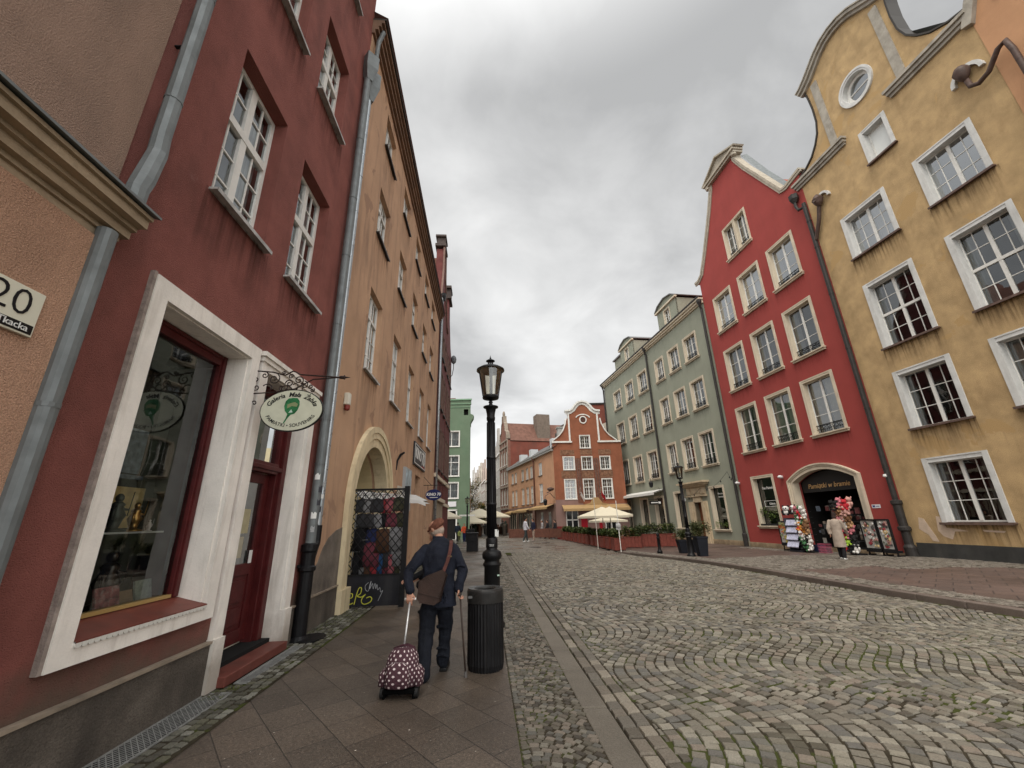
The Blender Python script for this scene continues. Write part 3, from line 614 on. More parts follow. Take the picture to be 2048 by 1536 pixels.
MB().tube([(0,0,3.22),(0,-1.1,3.22)],.015,6).tube([(0,-.2,3.22),(0,-.2,3.02)],.01,5).tube([(0,-.75,3.22),(0,-.75,3.0)],.01,5).tube([(0,0,3.6),(0,-.35,3.22)],.01,5).build('bracket',IRON,ok)
si_=thing('alarm_siren','cream alarm siren box with a red lamp beside the bright downpipe','alarm siren',(*on(PO,HO,.9),0),rotL(HO))
MB().box(-.07,.07,-.11,0,3.87,4.12).build('housing',mat('cream_plastic',(.62,.58,.48),.4),si_,bevel=.02)
MB().lathe((0,-.065,3.76),[(.03,0),(.055,.03),(.055,.11)],12).build('lamp',mat('dull_red_lens',(.22,.04,.03),.3),si_)
# parasol-like film over the stall and gate leaf with the hung goods
gx,gy=on(PO,HO,2.06)
gate=thing('passage_gate','black iron lattice gate leaf standing open with yellow and white graffiti','gate',(gx,gy,0),rotL(HO)-math.pi/2)
# local x = outward from wall (away from wall towards street), y: along -street... front face seen by camera
def gt(m): return m
b=MB(); W=1.13
b.box(W-.04,W+.06,-.04,.04,.02,2.36).box(-.02,W,-.025,.025,2.28,2.32).box(-.03,.01,-.03,.03,.05,2.32).box(0,W,-.02,.02,.60,.63)
b.build('gate_frame',CASTI,gate)
b=MB(); st=.155
k=-int(1.8/st)-2
zt,zb=2.28,.63
for i in range(-14,12):
    for s_ in (1,-1):
        # line x = i*st + s*(z-zb)*.95
        pts=[]
        for z in (zb,zt):
            pts.append((i*st*1.0+s_*(z-zb)*.85+(0 if s_>0 else W),z))
        (xa,za),(xb,zb_)=pts
        # clip to 0..W
        def cl(xa,za,xb,zb_):
            out=[]
            for X in (0,W):
                if (xa-X)*(xb-X)<0: t=(X-xa)/(xb-xa); out.append((X,za+t*(zb_-za)))
            ins=[p for p in ((xa,za),(xb,zb_)) if 0<=p[0]<=W]
            return (ins+out)[:2]
        q=cl(xa,za,xb,zb_)
        if len(q)==2: b.bar((q[0][0],.006*s_,q[0][1]),(q[1][0],.006*s_,q[1][1]),.017)
for i in range(5):
    cx=.12+i*.235; b.tube([(cx+.10*math.cos(t),0,2.17+.10*math.sin(t)) for t in [2*math.pi*k/16 for k in range(17)]],.007,5,False)
b.build('lattice',CASTI,gate)
pn=MB().box(0,W-.04,-.012,.012,.05,.60).build('kick_panel',mat('black_sheet_panel',(.012,.012,.016),.5,var=.4,vs=5,dirt=.4,dcol=(.06,.06,.06)),gate)
YG=mat('yellow_spray_paint',(.42,.42,.05),.6); WG=mat('white_spray_paint',(.35,.36,.38),.6)
def gr(pts,m,w,y=.016): 
    # smooth the stroke
    P=[Vector((x,-y,z)) for x,z in pts]; q=[]
    for i in range(len(P)-1):
        p0,p1,p2,p3=P[max(i-1,0)],P[i],P[i+1],P[min(i+2,len(P)-1)]
        for t in [k/5 for k in range(5)]: q.append(.5*((2*p1)+(p2-p0)*t+(2*p0-5*p1+4*p2-p3)*t*t+(3*p1-3*p2+p3-p0)*t**3))
    q.append(P[-1]); b=MB().tube(q,w,5); b.v=[(x,-y+(yy+y)*.15,z) for x,yy,z in b.v]; b.build('graffiti',m,pn)
gr([(.03,.09),(.03,.22),(.05,.28),(.07,.22),(.07,.10)],YG,.009)
gr([(.11,.20),(.17,.22),(.17,.28),(.12,.28),(.10,.18),(.13,.10),(.20,.12)],YG,.009)
gr([(.22,.09),(.25,.25),(.29,.38),(.34,.38),(.33,.29),(.27,.24),(.35,.22),(.43,.27)],YG,.009)
gr([(.43,.27),(.37,.20),(.36,.13),(.42,.09),(.52,.12),(.56,.18),(.52,.22),(.45,.20)],YG,.009)
gr([(.47,.48),(.41,.42),(.43,.34),(.48,.33),(.50,.44),(.52,.50),(.50,.36),(.55,.46),(.57,.36),(.60,.46),(.62,.36),(.64,.44),(.66,.34),(.70,.38),(.72,.30),(.76,.32),(.68,.14)],WG,.0045)
# goods hung behind the gate
random.seed(11)
def garment(kind):
    b=MB(); n=10
    if kind=='scarf':
        prof=[(.045,0),(.06,.05),(.055,.25),(.07,.42)]
    if kind=='bag': prof=[(.02,0),(.11,.04),(.13,.25),(.12,.3)]
    if kind=='shirt': prof=[(.04,0),(.16,.05),(.15,.2),(.17,.48)]
    vs=[];fs=[];seg=12
    for r,z in prof:
        for k in range(seg):
            a=2*math.pi*k/seg; rr=r*(1+.12*math.sin(3*a+z*9)); vs.append((rr*math.cos(a),.35*rr*math.sin(a),-z))
    for i in range(len(prof)-1):
        for k in range(seg): a,c=i*seg+k,i*seg+(k+1)%seg; fs.append((a,c,c+seg,a+seg))
    fs+=[tuple(range(seg)),tuple(range((len(prof)-1)*seg,len(prof)*seg))]
    b.add(vs,fs)
    if kind=='bag': b.tube([(-.06,0,0),(-.03,0,.10),(.03,0,.10),(.06,0,0)],.007,5)
    else: b.tube([(0,0,0),(0,0,.05),(.02,0,.06)],.004,4)
    return b
gd={}
for kind in('scarf','bag','shirt'): gd[kind]=garment(kind)
GC={'charcoal':(.055,.055,.06),'red':(.42,.05,.06),'navy':(.03,.04,.12),'wine':(.20,.05,.07),'grey':(.28,.28,.29),'olive':(.08,.08,.05),'pink':(.42,.12,.14),'brown':(.10,.05,.03),'blue':(.03,.09,.22),'black':(.012,.012,.014),'beige':(.35,.28,.2)}
GN={'scarf':('hanging_scarf','scarf'),'bag':('hanging_bag','bag'),'shirt':('hanging_shirt','shirt')}
def gpos(x,y,z):
    r=rotL(HO)-math.pi/2; return (gx+x*math.cos(r)-y*math.sin(r),gy+x*math.sin(r)+y*math.cos(r),z)
meshes={}
rowsG=[(2.13,'bag',['charcoal','grey','charcoal','red','pink','olive'],'top'),(1.82,'bag',['charcoal','charcoal','grey','black','wine','olive'],'second'),(1.52,'shirt',['black','navy','brown','grey'],'third'),(1.22,'shirt',['black','wine','charcoal','grey'],'fourth'),(.99,'scarf',['black','grey','brown','red','blue','wine','pink','olive'],'lowest')]
ordn=['first','second','third','fourth','fifth','sixth','seventh','eighth']
for z,kind,cs,rn in rowsG:
    for i,c in enumerate(cs):
        key=(kind,c)
        if key not in meshes: meshes[key]=gd[kind].mesh(GN[kind][0],mat('cloth_'+c,GC[c],.9,var=.3,vs=20,bump=.4,bs=60),True)
        x=.08+ (i+.5)*(.96/len(cs)); o=bpy.data.objects.new(GN[kind][0],meshes[key]); COL.objects.link(o)
        o.location=gpos(x,.14+random.uniform(-.02,.06),z+random.uniform(-.02,.02)); o.rotation_euler=(0,0,rotL(HO)-math.pi/2+random.uniform(-.4,.4)); o.scale=(1.15,1,1)
        tag(o,'%s %s hung behind the gate lattice, %s from the wall in the %s row'%(c,GN[kind][1],ordn[i],rn),GN[kind][1],'goods hung behind the passage gate')
rk=thing('display_rail','thin metal rails carrying the goods behind the lattice gate','clothes rail',(gx,gy,0),rotL(HO)-math.pi/2)
b=MB()
for z in (2.2,1.9,1.58,1.28,1.05): b.tube([(.05,.15,z),(1.05,.15,z)],.008,6)
for x in (.05,1.05): b.tube([(x,.15,0),(x,.15,2.3)],.011,6)
b.build('frame',mat('grey_tube',(.3,.3,.3),.4,metal=.7),rk)
PLF=bpy.data.materials.new('plastic_film'); PLF.use_nodes=True; _n=PLF.node_tree; _b=_n.nodes['Principled BSDF']; _b.inputs['Base Color'].default_value=(.8,.8,.78,1); _b.inputs['Roughness'].default_value=.3
_t=_n.nodes.new('ShaderNodeBsdfTranslucent'); _t.inputs[0].default_value=(.9,.9,.88,1); _m=_n.nodes.new('ShaderNodeMixShader'); _m.inputs[0].default_value=.6; _n.links.new(_b.outputs[0],_m.inputs[1]); _n.links.new(_t.outputs[0],_m.inputs[2]); _n.links.new(_m.outputs[0],_n.nodes['Material Output'].inputs[0])
cv=MB(); n=8
random.seed(4); vs=[]
for i in range(n+1):
    for j in range(7): vs.append((.0+(1.5+.08*math.sin(j*2))*i/n,.05+.62*j/6,2.40-.13*i/n-.12*(j/6)+random.uniform(-.035,.035)-.06*(i==n)))
cv.add(vs,[(i*7+j,(i+1)*7+j,(i+1)*7+j+1,i*7+j+1) for i in range(n) for j in range(6)])
o=cv.build('plastic_canopy',PLF,None,smooth=True); o.location=(gx,gy,-.12); o.rotation_euler=(0,0,rotL(HO)-math.pi/2); tag(o,'crumpled clear plastic sheet spread over the goods behind the gate','plastic sheet')
# ---- maroon houses further along the left side
mat('dull_brown_coping',(.17,.105,.085),.8,var=.2,vs=4)
MAR=mat('dark_maroon_brick',(.13,.038,.035),.8,var=.25,vs=2,dirt=.4,dcol=(.05,.03,.03))
hd=thing('terraced_house','dark maroon gabled house just past the orange house','house',(*on(PO,HO,16.0),0),rotL(HO))
g=[(0,-.3),(5,-.3),(5,15),(4.3,15.2),(3.2,16.8),(2.4,18),(2.2,19.8),(1.2,19.8),(1.1,18),(.7,16.6),(.3,15.4),(0,15.2)]
hls=[]; ws=[]
for x in (.4,2.0,3.6):
    for z0,z1 in ((4.6,7.2),(8.4,10.9),(11.9,13.6)): ws.append((x,x+1.0,z0,z1)); hls.append(hole(x,x+1.15,z0,z1))
wall(hd,g,hls,MAR,0,.5)
for w in ws: window(hd,*w,dep=.1,sur=mat('dull_brown_coping'),suw=.10,sill='dark',nc=1,rows=(2,1),split=.65,curt=.6)
MB().box(0,5,.4,.5,4,14.9).build('interior',ROOM,hd)
mould(hd,[(0,15.2),(.3,15.4),(.7,16.6),(1.1,18),(1.2,19.8),(2.2,19.8),(2.4,18),(3.2,16.8),(4.3,15.2),(5,15)],mat('dull_brown_coping',(.16,.10,.08),.8),'coping',((0,.15,.10),))
MB().box(1.0,2.4,-.15,.6,19.95,20.15).box(1.25,2.15,-.08,.5,20.15,20.8).box(1.1,2.3,-.14,.6,20.8,20.95).build('gable_top',mat('dark_stone',(.07,.055,.05),.8,var=.3,vs=4),hd)
MB().box(.4,1.3,1.2,2.4,15,19.6).build('chimney',mat('yellow_render',(.48,.40,.24),.8),hd)
MB().box(0,5,-.12,.02,4.0,4.2).box(0,5,-.2,.02,2.75,2.95).build('cornice',CREAM,hd)
b=MB(); 
for x in [.2+i*.36 for i in range(13)]: b.box(x,x+.2,-.06,.02,-.2,2.7)
b.build('pilaster_strip',mat('beige_boards',(.33,.27,.2),.8,var=.2,vs=5),hd)
MB().add([(.1,.5,15.2),(4.9,.5,15.0),(1.7,.5,19.4),(.1,9,15.2),(4.9,9,15.0),(1.7,9,19.4)],[(0,2,5,3),(1,4,5,2)]).build('roof',mat('dark_roof_tiles'),hd)
pipe(hd,[(.15,-.12,0),(.15,-.12,15.3)],.07,ZINC2); pipe(hd,[(.55,-.12,5),(.55,-.12,15.3)],.05,ZINC)
MB().lathe((.2,-.2,15.1),[(.1,0),(.18,.3),(.18,.5)],6).build('rain_hopper',CASTI,hd)
he=thing('terraced_house','narrow dark brick gabled house last in the left row','house',(*on(PO,HO,21.0),0),rotL(HO))
g=[(0,-.3),(4.2,-.3),(4.2,14.6),(3,15.2),(1.8,17),(1.6,18.3),(.5,18.3),(.4,16.6),(.2,15.3),(0,14.9)]
ws=[(x,x+.9,z0,z1) for x in (.4,1.7,3.0) for z0,z1 in ((4.6,7.2),(8.4,10.9),(11.9,13.6))]
wall(he,g,[hole(*w) for w in ws],MAR,-.02,.5)
for w in ws: window(he,*w,dep=.1,sur=mat('dull_brown_coping'),suw=.08,sill='dark',nc=1,rows=(2,1),split=.65,curt=.6)
MB().box(0,4.2,.4,.5,4,14.5).build('interior',ROOM,he)
b=MB().box(.3,1.8,-.2,.6,18.3,18.5).box(.6,1.5,-.15,.5,18.5,19.3).box(.4,1.7,-.2,.6,19.3,19.5)
b.build('gable_top',mat('dark_stone'),he)
MB().box(0,4.2,-.1,.02,4.0,4.25).box(0,4.2,-.1,.02,2.6,2.8).build('cornice',CREAM,he)
MB().box(0.1,4.1,.5,8,-.3,14).build('side_wall',MAR,he)
wl=thing('wall_lantern','small bracket lantern high on the last maroon house','lantern',(*on(PO,HO,24.0),0),rotL(HO))
MB().tube([(0,0,12.6),(0,-.2,12.8),(0,-.3,13.4),(0,-.3,13.8)],.03,6).build('bracket',IRON,wl)
MB().lathe((0,-.3,13.8),[(.08,0),(.2,.15),(.24,.4),(.18,.6),(.06,.72)],10).build('lamp_head',mat('grey_lamp_head',(.12,.13,.14),.3),wl)
# ================================================================ right side of the street (local x = towards the camera)
REDR=mat('crimson_smooth_render',(.315,.058,.050),.8,var=.08,vs=.8,bump=.4,bs=120,dirt=.35,dcol=(.21,.05,.045),ds=(2.2,2.2,.16),fine=.03,fs=160)
YEL=mat('ochre_stucco',(.46,.32,.165),.85,var=.22,vs=1.5,bump=1.4,bs=40,dirt=.85,dcol=(.30,.20,.10),ds=(1.1,1.1,.45),fine=.09,patches=((.45,.30,.14),.7,.60))
GRE=mat('sage_green_render',(.275,.285,.225),.8,var=.09,vs=.6,bump=.3,bs=90,dirt=.4,dcol=(.2,.22,.17))
SAND=mat('sandstone_base',(.40,.30,.19),.85,var=.25,vs=3,bump=.7,bs=30,dirt=.5,dcol=(.2,.14,.09),zdirt=((.12,.09,.06),-.2,.2,.7))
STC_=stainmat('crimson_rain_stain',(.13,.03,.028),.5); STY=stainmat('ochre_rain_stain',(.14,.09,.05),.8); STG=stainmat('sage_rain_stain',(.13,.14,.11),.55)
DBROWN=mat('brown_pipe_paint',(.085,.055,.045),.5,var=.3,vs=6)
DARKP=mat('dark_grey_plinth',(.045,.045,.043),.8,var=.25,vs=2,bump=.5,bs=50,dirt=.3,dcol=(.1,.09,.08))
DGUT=mat('dark_pipe_paint',(.035,.032,.030),.45,var=.25,vs=8)
rh=thing('gabled_house','tall crimson gabled house with the arched souvenir shop entrance','house',(*PR,0),rotR(HR))
cols=[(-8.33,-6.47),(-5.71,-3.85),(-3.12,-1.25)]; rws=[(13.0,15.5),(8.95,11.64),(5.10,7.80)]
def gable_red():
    c=-4.95; L=[(-9.41,-.6),(-9.41,17.55),(-9.25,17.62),(-8.95,17.85),(-8.2,19.05),(-7.45,20.38),(-6.8,21.6),(-6.2,22.9),(-6.2,23.15)]
    Rr=[(2*c-x,z) for x,z in L[::-1]]
    Rr=[p if p[0]<-.9 else None for p in Rr]; Rr=[p for p in Rr if p]
    return L+[(-6.3,23.5),(-3.6,23.5)]+Rr+[(-.85,17.85),(0.0,18.0),(0,-.6)],L
G_,Lg=gable_red()
arcin=[(-5.12,-.5),(-5.12,2.95)]+arc(-3.36,2.55,1.81,167,13,16,rz=1.0)[0:]+[(-1.59,2.95),(-1.59,-.5)]
aL=[(-5.12,-.4)]+[(-3.36+1.77*math.cos(D2R(a))/math.cos(D2R(18)) if False else -3.36+1.765*t,3.06+.50*(1-t*t)) for t,a in [(k/10-1,0) for k in range(21)]]+[(-1.595,-.4)]
holes=[hole(a,b_,z0,z1,.12) for a,b_ in cols for z0,z1 in rws]+[hole(-8.2,-6.4,.98,3.66,.12),hole(-6.05,-4.93,17.0,19.3,.10),hole(-4.97,-3.85,17.0,19.3,.10),aL]
wall(rh,G_,holes,REDR,0,.42)
k=0
for a,b_ in cols:
    for z0,z1 in rws:
        k+=1; window(rh,a,b_,z0,z1,dep=.18,sur=CREAM,suw=.12,sill='stone',nc=1,rows=(3,),rail=True,curt=.86 if z0<6 else .5,fr=.06,mb=.028,mid=.09,pane=PANE if z0<13 else PANE2,stain=STC_,sh=.8)
for a,b_ in ((-6.05,-4.93),(-4.97,-3.85)): window(rh,a,b_,17.0,19.3,dep=.18,sur=CREAM,suw=.10,sill='stone',nc=1,rows=(3,),rail=True,curt=.5,fr=.05,mb=.025)
SHOPG=glass('shopfront_glass',(.45,.5,.48),.10,.01)
window(rh,-8.2,-6.4,.98,3.66,dep=.22,sur=CREAM,suw=.12,sill='stone',nc=1,rows=(1,),sash=1,fr=.03,curt=0,pane=SHOPG,fm=mat('dark_frame',(.02,.02,.02),.5),label='shop window with white lettering beside the souvenir arch')
lettering('Pan Pamela',.20,rh,WLET,-7.25,.19,2.98,.004)
lettering('—— —— ——',.12,rh,WLET,-7.25,.19,2.3,.002)
b=MB().box(-7.75,-6.75,.185,.195,1.98,2.0).box(-7.75,-6.75,.185,.195,2.28,2.3).box(-7.75,-7.73,.185,.195,1.98,2.3).box(-6.77,-6.75,.185,.195,1.98,2.3).build('window_sticker_frame',WLET,rh)
lettering('Galeria',.16,rh,WLET,-7.15,.19,2.13,.002)
random.seed(2)
b=MB()
for i in range(7): b.leaves((-8.0+i*.25,.12,1.35+random.random()*.35),(.16,.1,.3),60,.05)
LEAF=mat('potted_green',(.10,.15,.035),.6,island=.5); 
wp=tag(b.build('window_plants',LEAF,None),'leafy green plants along the sill of the crimson house shop window','plant'); wp.location=(*PR,0); wp.rotation_euler=(0,0,rotR(HR))
wt=MB().box(-8.05,-6.5,-.1,.15,.985,1.08).build('planter_trough',mat('dark_frame'),wp)
MB().box(-9.3,-.05,.62,.70,4.4,17).box(-9.3,-.05,4.0,4.1,-.3,4.4).box(-6.6,-3.4,.62,.7,17,22).build('interior',ROOM,rh)
MB().box(-9.3,-.05,.42,4.0,4.3,4.38).box(-9.3,-9.2,.42,4,-.3,4.4).box(-5.6,-5.5,.42,4,-.3,4.4).box(-1.2,-1.1,.42,4,-.3,4.4).build('shop_interior',ROOM,rh)
# arch trim
ai=[(-5.105,-.4)]+[(-3.36+1.75*t,3.05+.49*(1-t*t)) for t in [k/10-1 for k in range(21)]]+[(-1.61,-.4)]
def arc_out(d): return [(-5.12-d,-.4)]+[(-3.36+(1.765+d)*t,3.06+.35*d+(.50+.6*d)*(1-t*t)) for t in [k/10-1 for k in range(21)]]+[(-1.595+d,-.4)]
b=MB().strip(ai,arc_out(.13),-.06,.30).strip(arc_out(.13),arc_out(.21),-.09,.02).strip(arc_out(.21),arc_out(.28),-.13,.02); b.build('arch_surround',CREAM,rh)
sb=MB().prism([(-5.0,3.0),(-4.98,2.55),(-1.72,2.55),(-1.70,3.0)]+[(-3.36+1.62*t,3.06+.44*(1-t*t)) for t in [.9,.5,0,-.5,-.9]],.36,.42).build('sign_board',mat('charcoal_sign',(.022,.020,.020),.5),rh)
lettering('Pamiątki w bramie',.31,rh,mat('gold_lettering',(.62,.38,.16),.5),-3.45,.345,2.82,.001,.25)
# pediment and copings
c=-4.95
q=[(-9.85,17.62),(-9.45,17.60),(-8.95,17.85),(-8.2,19.05),(-7.45,20.38),(-6.8,21.6),(-6.2,22.9),(-6.2,23.2)]
cop=MB(); cop.strip(q,offs(q,.15),-.12,.42); cop.strip(offs(q,-.13),offs(q,.02),-.07,.02)
q2=[(2*c-x,z) for x,z in q[::-1] if 2*c-x<-1.0]; q2=q2+[(-1.17,17.79),(-.95,17.68),(0.18,17.68)]
q2=[(-3.7,23.2),(-3.7,22.9),(-3.1,21.6),(-2.45,20.38),(-1.75,19.05),(-1.15,17.92),(-.85,17.85),(.2,18.02)]
cop.strip(q2,offs(q2,.12),-.11,.42); cop.strip(offs(q2,-.13),offs(q2,.02),-.07,.02)
cop.box(-6.55,-3.35,-.22,.42,23.15,23.3).box(-6.62,-3.28,-.32,.42,23.3,23.45)
cop.prism([(-6.65,23.45),(-3.25,23.45),(-4.95,24.35)],-.12,.42)
cop.strip([(-6.72,23.45),(-4.95,24.33),(-3.18,23.45)],[(-6.78,23.52),(-4.95,24.45),(-3.12,23.52)],-.3,.42)
for x in (-6.38,-3.52): cop.lathe((x,-.1,22.95),[(.02,0),(.16,.05),(.16,.2),(.02,.25)],10)
cop.build('gable_coping',mat('grey_cream_coping',(.40,.355,.285),.8,var=.15,vs=3,dirt=.5,dcol=(.2,.17,.13)),rh)
MB().add([(-9.4,.42,17.2),(-4.95,.42,22.9),(-.5,.42,17.0),(-9.4,12,17.2),(-4.95,12,22.9),(-.5,12,17.0)],[(0,1,4,3),(1,2,5,4)]).build('roof',mat('red_roof_tiles',(.26,.075,.045),.75,var=.25,vs=5,bump=1,bs=20),rh)
MB().add([(-3.6,.425,23.1),(-2.4,.425,20.5),(-1.1,.425,18.0),(-3.6,.9,23.3),(-2.4,.9,20.7),(-1.1,.9,18.2)],[(0,1,4,3),(1,2,5,4)]).build('flashing',ZINC,rh)
MB().box(-9.41,0,-.03,.02,-.6,.08).build('plinth',SAND,rh)
MB().box(-1.22,-.86,-.012,0,1.72,1.86).build('wall_plate',mat('white_plate',(.7,.7,.72),.4),rh)
b=MB().box(-1.19,-1.08,-.0135,-.012,1.75,1.83).box(-1.04,-.90,-.0135,-.012,1.775,1.80).build('wall_plate_text',mat('blue_mark',(.05,.07,.2),.5),rh)
def camera_dome(P,x,z,nm):
    t=MB().box(x-.06,x+.06,-.10,0,z-.05,z+.08).lathe((x+.05,-.17,z-.05),[(.02,0),(.11,.03),(.13,.10),(.05,.16)],14).build('security_camera',mat('white_plastic',(.72,.72,.72),.3),None,smooth=True)
    t.location=(*PR,0); t.rotation_euler=(0,0,rotR(HR)); tag(t,nm,'security camera','security cameras on the crimson house')
camera_dome(rh,-5.75,3.40,'white security camera just left of the souvenir arch'); camera_dome(rh,-9.35,3.40,'white security camera at the far corner of the crimson house')
# boundary downpipe between crimson and ochre houses
dp=MB(); dp.tube([(-.06,-.14,1.9),(-.06,-.14,16.1)],.095,12)
for z in (2.9,3.2,5.6,8.3,11,13.5,15): dp.lathe((-.06,-.14,z),[(.11,0),(.11,.04)],12)
dp.tube([(-.42,-.2,16.7),(-.42,-.22,16.2),(-.35,-.2,15.95),(-.06,-.16,15.9)],.07,10); dp.lathe((-.42,-.2,16.45),[(.1,0),(.22,.2),(.22,.45)],6)
dp.lathe((-.06,-.14,-.05),[(.20,0),(.20,.35),(.14,.45),(.14,.9),(.2,.95),(.2,1.05),(.14,1.1),(.14,1.85),(.18,1.9),(.18,2.02),(.1,2.05)],16)
dp.build('downpipe',DGUT,rh,smooth=False)
MB().lathe((-.1,-.2,2.85),[(.05,0),(.09,.04),(.07,.12)],10).build('pipe_fitting',WLET,rh)
pb=MB().tube([(.02,-.14,13.9),(.5,-.20,14.7),(.72,-.22,15.3)],[.08,.085,.09],10); pb.lathe((.78,-.28,15.2),[(.05,0),(.16,.12),(.24,.35),(.16,.5),(.05,.62)],10); pb.tube([(.72,-.22,15.3),(.8,-.5,15.45)],[.1,.07],8); 
# ---- ochre house
yh=thing('gabled_house','ochre house with a curved baroque gable and worn white window surrounds','house',(*PR,0),rotR(HR))
pb.build('spout',DBROWN,yh)
MB().strip(arc(.86,15.55,.26,-5,185,10),arc(.86,15.55,.36,-5,185,10),-.12,.02).build('spout_hood',GREYW,yh)
s2=MB(); s2.lathe((6.62,-.24,15.05),[(.05,0),(.14,.13),(.23,.38),(.15,.55),(.04,.64)],10); s2.tube([(6.62,-.2,15.1),(6.66,-.22,14.75),(6.85,-.24,14.6),(7.15,-.24,14.7),(7.55,-.3,15.1),(7.75,-.3,15.15),(7.8,-.3,14.7),(7.85,-.3,-.1)],.075,12); s2.lathe((7.8,-.3,12.8),[(.12,0),(.12,.05)],12)
s2.build('downpipe',DBROWN,yh,smooth=True); MB().strip(arc(6.62,15.25,.34,-5,185,10),arc(6.62,15.25,.46,-5,185,10),-.12,.02).build('spout_hood',GREYW,yh)
c=3.62
half=[(0,17.25),(-.02,17.5),(.45,17.65),(.95,17.95),(1.3,18.35),(1.55,18.8),(1.68,19.4),(1.72,20.2),(1.68,20.9),(1.60,21.5)]
top=[(1.55,21.6),(2.0,21.75),(2.4,22.05),(2.8,22.35),(3.2,22.52)]
L1=[(x,z) for x,z in half]+[(x,z) for x,z in top]
R1=[(2*c-x,z) for x,z in (half[1:]+top)[::-1]]
R1=[(min(x,7.24),z) for x,z in R1]
outl=[(0,-.3)]+L1+[(c,22.6)]+R1+[(7.24,17.25),(7.24,-.3)]
B=[(1.25,3.22),(4.37,6.2)]
rowsY=[(1.17,3.36,'a'),(4.48,6.70,'a'),(7.72,10.58,'b'),(11.90,13.95,'a')]
holes=[hole(a,b_,z0,z1,.14) for a,b_ in B for z0,z1,_ in rowsY]+[hole(3.08,4.18,15.24,16.87,.12)]
holes.append([(c+.60*math.cos(D2R(a)),19.0+.66*math.sin(D2R(a))) for a in range(0,360,15)])
wall(yh,outl,holes,YEL,0.0,.45)
for a,b_ in B:
    for z0,z1,t in rowsY:
        window(yh,a,b_,z0,z1,dep=.20,sur=GREYW,suw=.14,sill='rust',nc=2,rows=(3,) if t=='a' else (2,2),split=.5,curt=.5 if z0<4 else .35,fr=.05,mb=.024,mid=.10,pane=PANE2 if z0>11 else PANE,stain=STY,sh=1.0)
MB().box(3.08,4.18,-.035,.22,15.24,15.25).build('sill_board',RUSTS,yh)
sq=window(yh,3.08,4.18,15.24,16.87,dep=.22,sur=GREYW,suw=.12,sill='rust',nc=1,rows=(1,),sash=1,curt=0,fr=.06,pane=mat('bright_blind',(.70,.72,.70),.25,spec=.8),label='small square window with a pale blind')
rw=MB(); 
def ring(b,r0,r1,y0,y1,cx,cz,k=1.1,n=32):
    i=[(cx+r0*math.cos(2*math.pi*t/n),cz+r0*k*math.sin(2*math.pi*t/n)) for t in range(n+1)]; o=[(cx+r1*math.cos(2*math.pi*t/n),cz+r1*k*math.sin(2*math.pi*t/n)) for t in range(n+1)]; b.strip(i,o,y0,y1)
ring(rw,.58,.70,-.05,.24,c,19.0); ring(rw,.66,.75,-.08,.02,c,19.0); rw=rw.build('round_window',GREYW,yh)
b=MB(); ring(b,.46,.58,.18,.26,c,19.0); b.box(c-.5,c+.5,.19,.24,18.98,19.02).build('frame',WHITE,rw)
n=32; MB().add([(c+.56*math.cos(2*math.pi*t/n),.22,19+.62*math.sin(2*math.pi*t/n)) for t in range(n)],[tuple(range(n))]).build('pane',PANE2,rw)
MB().box(.05,7.2,.66,.74,-.2,17.2).box(2.9,4.4,.66,.74,17.2,21).build('interior',ROOM,yh)
STONE=mat('weathered_grey_stone',(.36,.33,.28),.85,var=.2,vs=3,dirt=.7,dcol=(.13,.11,.09),ds=(1.5,1.5,.8),bump=.5,bs=40)
b=MB()
q=[(1.38,21.42),(1.62,21.5),(2.0,21.72),(2.4,22.02),(2.8,22.32),(3.2,22.5),(c,22.56)]; q=q+[(2*c-x,z) for x,z in q[:-1][::-1]]
b.strip(q,offs(q,.16),-.24,.5); b.strip(offs(q,-.14),offs(q,.02),-.13,.02); b.strip(offs(q,.15),offs(q,.21),-.30,.5)
for xa,xb in ((-.25,2.5),(4.58,7.2)):
    b.box(xa,xb,-.10,.02,17.02,17.14).box(xa-.05,xb+.05,-.18,.02,17.14,17.28).box(xa-.1,xb+.1,-.26,.02,17.28,17.40)
for xa in (1.93,4.97): b.box(xa,xa+.33,-.06,.02,17.40,21.35)
b.build('gable_stonework',STONE,yh)
cb=MB(); q=[(0,17.55),(.45,17.68),(.95,17.98),(1.3,18.38),(1.55,18.82),(1.69,19.4),(1.72,20.2),(1.68,20.9),(1.62,21.45)]
cb.strip(q,offs(q,.06),-.06,.5).build('coping_sheet',mat('dark_gutter'),yh); q=[(2*c-x,z) for x,z in q[::-1]]; MB().strip(q,offs(q,.06),-.06,.5).build('coping_sheet',mat('dark_gutter'),yh)
MB().add([(0,.45,17.5),(c,.45,21.5),(7.2,.45,17.5),(0,12,17.5),(c,12,21.5),(7.2,12,17.5)],[(0,1,4,3),(1,2,5,4)]).build('roof',mat('zinc_roof',(.30,.34,.36),.4,metal=.5),yh)
MB().box(.12,7.3,-.05,.03,-.3,.47).build('plinth',DARKP,yh)
random.seed(8)
for pts in ([(.35,.95),(.62,.75),(.7,.55),(.9,.52),(.85,.7),(.62,1.3),(.45,1.35)],[(1.05,1.38),(1.22,1.36),(1.28,1.0),(1.55,.97),(1.9,.90),(1.5,.88),(1.35,.62),(1.1,.72),(.98,.9)],[(2.3,.95),(2.9,.92),(2.85,.87),(2.35,.89)]):
    MB().prism(pts,-.006,.01).build('plaster_scar',mat('bare_pale_plaster',(.55,.43,.33),.9,var=.12,vs=6),yh)
